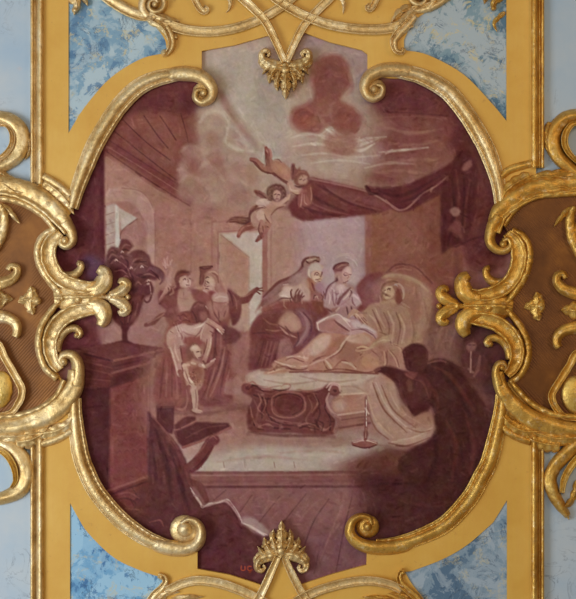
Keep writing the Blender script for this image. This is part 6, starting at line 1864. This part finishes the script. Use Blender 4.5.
scroll_cluster('corner_leaf', 'small gilded leaf in the outer top corner of the upper right blue panel', 'ornament', G, (494, 4),
               [], [([(506, -14), (500, -5), (494, 2), (493, 11)], 6.5, .045, 3), ([(498, -14), (490, -8), (486, -2), (484, 4)], 5, .04, 3),
                    ([(505, 12), (498, 18), (494, 24), (497, 32)], 3, .02, 3)], [(493.5, 8, 3, .045)], GOLD_WARM)
G = 'small curls inside the strapwork'
for lab, sp, lf, mt in (
        ('small gilded curl beside a pointed leaf inside the strapwork, above the left volute', [(190, -10), (196, 2), (200, 9), (205, 12), (207, 9), (204, 7)],
         [([(226, -10), (230, 0), (230, 8), (226, 13)], 3.6, .03, 2)], GOLD),
        ('small gilded curl beside a pointed leaf inside the strapwork, above the right volute', [(380, -10), (376, 0), (373, 6), (370, 9.5), (367, 7.5), (370, 5)],
         [([(337, -10), (342, -1), (344, 6), (343, 14)], 3.6, .03, 2)], GOLD)):
    scroll_cluster('strapwork_curl', lab, 'ornament', G, sp[3], [(sp, [2, 3.2, 3.6, 3.4, 3, 2.4], .03, RIMS)], lf, [], mt)

# ------------------------------------------------------------------ side cartouches
def interp_y(tab, y):
    return y + float(np.interp(y, [a for a, _ in tab], [b for _, b in tab]))


def cartouche(side):
    R = side == 'right'
    mat = GOLD_WARM if R else GOLD
    tab = [(150, 0), (190, 0), (243, 1), (268, 6), (297, 9), (324, 10), (362, 6), (410, 1), (440, 0)]

    def f(*pts):
        if not R:
            return list(pts)
        return [(567 - x, interp_y(tab, y)) for x, y in pts]

    def pr(p):
        return p if not R else [(-u, v) for u, v in reversed(p)]
    lab = ('gilded rocaille cartouche of paired C-scrolls around a brown hatched ground, left of the painting' if not R else
           'gilded rocaille cartouche of paired C-scrolls around a brown hatched ground, right of the painting')
    c0 = f((30, 300))[0]
    t = thing('cartouche', lab, 'ornament', P(c0[0], c0[1], 0.0), 'rocaille cartouches beside the painting')
    # hatched ground
    if not R:
        fld = [(-40, 190), (0, 196), (30, 200), (50, 220), (50, 230), (42, 240), (38, 254), (40, 268), (50, 284), (60, 297), (50, 312), (42, 330), (40, 350),
               (44, 366), (58, 378), (62, 385), (52, 402), (30, 416), (0, 420), (-40, 420)]
    else:
        fld = [(610, 190), (562, 191), (535, 197), (508, 212), (503, 226), (514, 240), (531, 256), (528, 275), (516, 292), (505, 305), (516, 318), (526, 336), (530, 354),
               (524, 370), (508, 380), (514, 390), (534, 406), (562, 416), (610, 418)]
    b = bmesh.new()
    slab(b, fld, 0.001, 0.036)
    obj('hatched_ground', b, HATCH_R if R else HATCH_L, t, smooth=False)
    z = .036

    def part(name, fn, j=.0016, par=None, m=None):
        b = bmesh.new()
        fn(b)
        return obj(name, b, m or mat, par or t, jitter=j * 1.45)

    carve = lambda t_, u: .09 * math.sin(t_ * 31 + 3 * math.sin(t_ * 9)) * max(0, 1 - abs(u)) + .06 * math.sin(t_ * 57 + u * 5)
    # upper big scroll
    if not R:
        up = [(-30, 186), (-8, 186), (12, 187), (30, 193), (46, 203), (60, 217), (70, 231)]
        rim = [(-30, 196), (0, 198), (22, 203), (42, 215), (55, 230)]
        vol = [(64, 222), (71, 232), (72, 241), (66, 246.5), (60, 243), (61, 238)]
        eye = (65, 240.5, 4.6)
    else:
        up = [(600, 184), (575, 184), (552, 186), (530, 191), (512, 201), (499, 214), (494, 232)]
        rim = [(600, 192), (559, 194), (533, 197), (516, 209), (504, 226)]
        vol = [(499, 216), (492, 228), (490, 241), (496, 249), (505, 250.5), (511, 245), (508, 239), (503, 241)]
        eye = (503.5, 244, 4.2)
    s1 = part('scroll', lambda b: sweep(b, up, [7, 8, 9.5, 10.5, 10.5, 9.5, 6.5], [.03, .036, .04, .042, .046, .046, .05], pr(ONERIM)[::1], z - .006, mod=carve), .002)
    part('rim', lambda b: sweep(b, rim, [3.4, 3.4, 3.6, 3.4, 2.6], .036, ROUND, z - .004, mod=lambda t_, u: .08 * math.sin(t_ * 70)), par=s1)
    part('volute', lambda b: sweep(b, vol, [7, 6, 5.2, 4.4, 3.4, 2.6], [.05, .054, .056, .054, .05, .04], ROUND, z - .008), par=s1)
    part('volute_eye', lambda b: ball(b, eye[0], eye[1], eye[2], .06, z - .01), par=s1)
    # paired C-scrolls
    def cscroll(outer, band, hook, tend, teye):
        o = part('c_scroll', lambda b: sweep(b, f(*band), [5, 7.4, 8.2, 8.2, 8.0, 7.8, 7.4, 6.6, 4.4], [.036, .044, .048, .05, .05, .05, .05, .048, .04], RIMS, z - .014, mod=carve), .002)
        part('rim', lambda b: sweep(b, f(*outer), [3.0, 3.6, 3.8, 3.8, 3.8, 3.4], [.03, .036, .038, .038, .036, .03], ROUND, z - .006,
                                    mod=lambda t_, u: .09 * math.sin(t_ * 47 + 4 * math.sin(t_ * 13))), par=o, j=.0022)
        part('hook', lambda b: sweep(b, f(*hook), [5, 8.2, 9.4, 8.0, 4.2], [.036, .052, .056, .052, .034], ROUND, z - .016, mod=lambda t_, u: .1 * math.sin(u * 7)), .002, par=o)
        part('tendril', lambda b: (sweep(b, f(*tend), [5.0, 5.2, 4.8, 4.2, 3.6, 2.8], [.034, .036, .036, .036, .034, .03], ROUND, z - .02),
                                   ball(b, *f(teye[:2])[0], teye[2], .04, z - .02)), par=o)
    cscroll([(55, 229), (45, 234), (38.5, 244), (37.5, 256), (42, 270), (51, 283), (60, 294)],
            [(60, 232), (50.5, 243), (48, 255), (52, 268), (60, 278), (72, 284.5), (86, 287), (96, 285)],
            [(86, 290), (97, 289), (103.5, 282), (104, 273), (98, 268.5)],
            [(58, 276), (66, 276.5), (74, 275), (80, 270), (81, 264), (77.5, 263)], (79, 264, 2.6))
    cscroll([(60, 300), (50, 312), (42, 325), (38.5, 340), (40, 355), (46, 369), (57, 379)],
            [(98, 309), (84, 310), (70, 314), (58, 323), (51, 336), (50, 350), (54, 362), (60, 370)],
            [(86, 304), (96, 305), (102.5, 311), (103.5, 319), (100, 326)],
            [(56, 352), (58, 341), (63, 333), (70, 328.5), (77, 329), (80.5, 334), (77, 337)], (76.5, 335.5, 2.8))
    # knot between them, with its small boss
    kn = part('knot', lambda b: (slab(b, f((58, 292), (70, 288), (86, 289), (99, 291), (104, 296), (99, 302), (86, 305), (70, 307), (58, 304)), 0.004, z - .004), leaf(b, f((54, 298), (66, 297), (80, 297), (104, 296)), 13, .05, z - .012, lobes=3, depth=.2),), .003)
    part('boss', lambda b: (ball(b, *f((78, 299))[0], 4.6, .052, z - .006), ball(b, *f((62, 298))[0], 3.4, .05, z - .006)), .0016, par=kn)
    # fleuron pointing into the painting
    fl = part('fleuron', lambda b: (sweep(b, f((98, 297), (106, 297), (114, 297), (120, 297)), [3.4, 2.6, 5.4, 5], .036, RIDGE, .012),
                                    ball(b, *f((110, 297))[0], 3.6, .04, .014, ry=4.6)), .0014)
    for sgn in (-1, 1):
        part('fleuron_leaf', lambda b: (sweep(b, f((110, 297 + sgn * 1.5), (118, 297 + sgn * 4), (124, 297 + sgn * 8), (126.5, 297 + sgn * 13), (122, 297 + sgn * 16), (119.5, 297 + sgn * 13)),
                                              [4, 5.6, 6.4, 5.8, 4.6, 2.6], [.034, .04, .044, .042, .036, .03], ROUND, .012, mod=lambda t_, u: .14 * math.cos(u * 6))), .0014, par=fl)
    part('fleuron_bud', lambda b: ball(b, *f((128, 297))[0], 3.0, .036, .012), .001, par=fl)
    # lower big scroll
    if not R:
        lo = [(-30, 428), (-6, 429), (16, 427), (36, 421), (54, 411), (67, 398), (75, 384), (76, 370)]
        rim = [(-30, 417), (0, 417), (20, 415), (40, 408), (56, 396), (64, 380)]
        vol = [(76, 386), (78, 373), (77, 362), (71, 355), (63, 355.5), (60, 361), (64, 365)]
        eye = (63.5, 361.5, 4.4)
        Wl = [7, 8, 9, 10, 11, 11, 10, 8]
    else:
        lo = [(600, 430), (575, 430), (553, 426), (532, 419), (516, 408), (506, 396), (500, 384), (498, 372)]
        rim = [(600, 418), (562, 416), (545, 411), (530, 402), (518, 390), (511, 381)]
        vol = [(500, 386), (496.5, 374), (497.5, 366), (502, 363), (506, 367), (503, 370)]
        eye = (502.5, 367.5, 3.6)
        Wl = [7, 8, 9.5, 10.5, 10, 9, 7.5, 6]
    s2 = part('scroll', lambda b: sweep(b, lo, Wl, [.03, .036, .04, .042, .046, .046, .046, .046], ROUND, z - .008, mod=lambda t_, u: .12 * math.sin(u * 5 + t_ * 6) + .05 * math.sin(t_ * 40)), .002)
    part('rim', lambda b: sweep(b, rim, [3.4, 3.4, 3.6, 3.4, 3.2, 2.6], .038, ROUND, z - .004, mod=lambda t_, u: .08 * math.sin(t_ * 70)), par=s2)
    part('volute', lambda b: sweep(b, vol, [8, 7, 6.2, 5.2, 4.2, 3.2] if not R else [6, 5.4, 4.6, 3.8, 3, 2.4], [.046, .05, .054, .054, .05, .04], ROUND, z - .008), par=s2)
    part('volute_eye', lambda b: ball(b, eye[0], eye[1], eye[2], .06, z - .008), par=s2)
    # leafy underside of both big scrolls
    if not R:
        runs = [[(-24, 440), (0, 436), (20, 436), (42, 432), (60, 424)], [(16, 442), (30, 440), (42, 434), (50, 424)], [(30, 434), (52, 432), (68, 424), (78, 408)],
                [(-24, 180), (0, 182), (18, 184), (40, 186)], [(44, 182), (54, 188), (66, 200), (74, 214)], [(0, 178), (6, 186), (16, 192), (34, 192)]]
    else:
        runs = [[(600, 438), (572, 438), (556, 438), (540, 434), (522, 426)], [(560, 446), (546, 444), (532, 440), (524, 430)], [(540, 432), (520, 430), (506, 420), (497, 404)],
                [(600, 178), (570, 178), (552, 176), (534, 178), (520, 182)], [(530, 176), (518, 182), (506, 192), (497, 208)], [(576, 192), (564, 187), (552, 186), (540, 190)]]
    for r in runs:
        part('leaf', lambda b: leaf(b, r, 8.5, .04, z - .012, lobes=5, depth=.25), .0026)
    # rosette on the hatched ground
    rc = (31, 300) if not R else (537, 306)
    ro = part('rosette', lambda b: ball(b, rc[0], rc[1], 4, .026, z - .002), .0014)
    for a in ((80, 15), (172, 13), (268, 14), (350, 8)):
        an = math.radians(a[0])
        part('petal', lambda b: leaf(b, [(rc[0] + math.cos(an) * 1, rc[1] + math.sin(an) * 1), (rc[0] + math.cos(an + .2) * a[1] * .5, rc[1] + math.sin(an + .2) * a[1] * .5),
                                         (rc[0] + math.cos(an) * a[1], rc[1] + math.sin(an) * a[1])], 7.0, .03, z - .002, lobes=2), .0026, par=ro)
    if not R:
        part('bead', lambda b: ball(b, 37, 301, 4.4, .036, z - .002), .0008, par=ro)
    # outer foliage at the edge of the photograph
    g = (lambda p: p) if not R else (lambda p: [(574 - x, interp_y(tab, y) + 2) for x, y in p])
    for pts, wd, h in (([(-24, 282), (-6, 284), (8, 281), (16, 275), (17, 268), (11, 266), (8, 270)], [6, 7, 7, 6, 5, 4, 3], .046),
                       ([(-24, 318), (-6, 316), (8, 318), (16, 324), (17, 332), (15, 337)], [6, 7, 7, 6, 5, 4], .046)):
        part('scroll', lambda b: sweep(b, g(pts), wd, h, ROUND, z - .006, mod=lambda t_, u: .1 * math.sin(u * 6)), .002)
    sh = part('shell', lambda b: leaf(b, g([(-26, 300), (-10, 300), (4, 299), (13, 299)]), 14, .05, z - .004, lobes=5, depth=.3), .0024)
    for pts, wd in (([(0, 204), (4, 216), (2, 232), (-6, 250), (-16, 262)], [3, 5, 6, 5, 4]), ([(-16, 204), (-8, 222), (-8, 240), (-18, 256)], [4, 7, 7, 4])):
        part('leaf', lambda b: sweep(b, g(pts), wd, .04, ROUND, z - .004, mod=carve), .0016, m=GOLD_BRIGHT if (R and pts[0][0] < 0) else None)
    part('leaf', lambda b: leaf(b, g([(2, 205), (10, 212), (16, 219), (20, 224)]), 4, .03, z - .004, lobes=2), .0012)
    part('oval_frame', lambda b: sweep(b, g([(-16, 338), (-2, 344), (4, 356), (13, 372), (22, 390), (18, 404), (8, 414), (-16, 416)]), [3, 4, 4, 4, 4, 3.6, 3, 3], .036, RIMS, z - .004), .0016)
    part('oval_boss', lambda b: ball(b, *g([(-1, 390)])[0], 14, .034, z - .004, ry=20, rot=.15 if not R else -.15), .001, m=GOLD_BRIGHT)


cartouche('left')
cartouche('right')

# ------------------------------------------------------------------ loose outer scrolls on the blue plaster
G = 'scrolls on the blue plaster beside the mouldings'


def outer_scroll(label, band, wd, inner, iw, leafs, mat, imat):
    t = thing('wall_scroll', label, 'ornament', P(band[2][0], band[2][1], 0.0), G)
    b = bmesh.new()
    sweep(b, band, wd, [.04, .05, .056, .056, .05, .04], ROUND, 0.0, mod=lambda t_, u: .08 * math.sin(u * 5 + t_ * 9))
    s = obj('scroll', b, mat, t, jitter=.002)
    b = bmesh.new()
    sweep(b, inner, iw, [.044, .05, .054, .05, .044], RIMS, 0.004)
    obj('inner_band', b, imat, s, jitter=.0012)
    for l in leafs:
        b = bmesh.new()
        leaf(b, l, 4.5, .04, 0.0, lobes=4)
        obj('leaf', b, mat, t, jitter=.002)


outer_scroll('curling gilded scroll on the blue plaster, above the left cartouche', [(-22, 118), (-6, 117), (10, 121), (20, 132), (20, 148), (10, 160), (-6, 168), (-22, 172)], [5, 6.5, 8, 9, 9, 8.5, 7, 6],
             [(-6, 126), (6, 125), (12, 134), (11, 146), (2, 157), (-14, 166)], [1.5, 2.4, 3, 3, 3, 2.4], [[(27, 132), (29, 142), (29, 152), (25, 160)], [(0, 172), (8, 178), (20, 186), (34, 190)]], GOLD, GOLD)
outer_scroll('curling gilded scroll on the blue plaster, below the left cartouche', [(-22, 437), (-4, 442), (12, 449), (23, 461), (26, 476), (20, 489), (6, 497), (-16, 502)], [5, 7, 8.5, 9, 9, 8, 6.5, 5],
             [(-14, 446), (-2, 449), (8, 457), (14, 468), (15.5, 480), (11, 488)], [3, 3.2, 3.4, 3.4, 3, 1.6], [[(30, 456), (31, 466), (30, 476), (27, 484)]], GOLD, GOLD_BRIGHT)
outer_scroll('curling gilded scroll on the blue plaster, above the right cartouche', [(596, 116), (580, 115), (566, 118), (556, 128), (553, 142), (558, 156), (568, 166), (582, 176)], [5, 6, 7, 7.5, 8, 7.5, 6.5, 5],
             [(584, 124), (573, 124), (566, 133), (565, 144), (570, 154), (580, 164)], [1.5, 3, 3.6, 3.6, 3, 2.4], [[(550, 122), (547, 134), (547, 146), (551, 158)]], GOLD_WARM, GOLD_BRIGHT)
outer_scroll('curling gilded scroll on the blue plaster, below the right cartouche', [(596, 432), (582, 440), (568, 452), (556, 465), (550, 478), (553, 492), (560, 505), (568, 516)], [5, 7, 8, 7.5, 7, 7, 6, 3.4],
             [(592, 444), (580, 456), (570, 468), (564, 480), (562, 493)], [4, 4, 4, 3.8, 2.6], [[(578, 480), (574, 496), (566, 506), (556, 508)], [(556, 492), (560, 504), (566, 512), (569, 520)]], GOLD_WARM, GOLD_BRIGHT)

# ------------------------------------------------------------------ light: tall church windows to the left, dimmer ones to the right
def area(name, loc, target, size, size_y, power, col):
    l = bpy.data.lights.new(name, 'AREA')
    l.shape = 'RECTANGLE'
    l.size, l.size_y, l.energy, l.color = size, size_y, power, col
    o = bpy.data.objects.new(name, l)
    C.objects.link(o)
    o.location = loc
    o.rotation_euler = (Vector(target) - Vector(loc)).to_track_quat('-Z', 'Y').to_euler()
    return o


mid = (0, 0, ZC)
area('window_light', (-5.4, -4.6, 1.0), mid, 2.6, 4.0, 350, (.82, .92, 1.0))
area('window_light_opposite', (5.2, -5.5, 4.4), mid, 1.6, 3.2, 95, (1.0, .70, .36))
area('window_light_front', (-.5, -9.5, 5.5), mid, 2.2, 2.2, 150, (1.0, .95, .86))

wd = bpy.data.worlds.new('church_interior')
bpy.context.scene.world = wd
wd.use_nodes = True
nt = wd.node_tree
bg = nt.nodes['Background']
tc = nt.nodes.new('ShaderNodeTexCoord')
sx = nt.nodes.new('ShaderNodeSeparateXYZ')
nt.links.new(tc.outputs['Generated'], sx.inputs[0])
mr = nt.nodes.new('ShaderNodeMapRange')
mr.inputs[1].default_value = -1
mr.inputs[2].default_value = 1
nt.links.new(sx.outputs[0], mr.inputs[0])
cr = nt.nodes.new('ShaderNodeValToRGB')
e = cr.color_ramp.elements
e[0].position, e[0].color = .1, (.80, .90, 1.0, 1)
e[1].position, e[1].color = .9, (.34, .24, .13, 1)
k = e.new(.5)
k.color = (.62, .58, .52, 1)
nt.links.new(mr.outputs[0], cr.inputs[0])
nt.links.new(cr.outputs[0], bg.inputs[0])
bg.inputs[1].default_value = .42

cam = bpy.data.cameras.new('camera')
cam.sensor_fit = 'VERTICAL'
cam.sensor_height = 36
cam.lens = 36 * D / (599 * S)
co = bpy.data.objects.new('camera', cam)
C.objects.link(co)
co.location = (0, -D, ZC)
co.rotation_euler = (PI / 2, 0, 0)
sc = bpy.context.scene
sc.camera = co
sc.view_settings.view_transform = 'Standard'
sc.view_settings.look = 'None'
sc.view_settings.exposure = 0.0
sc.view_settings.gamma = 1.0
sc.view_settings.use_curve_mapping = False
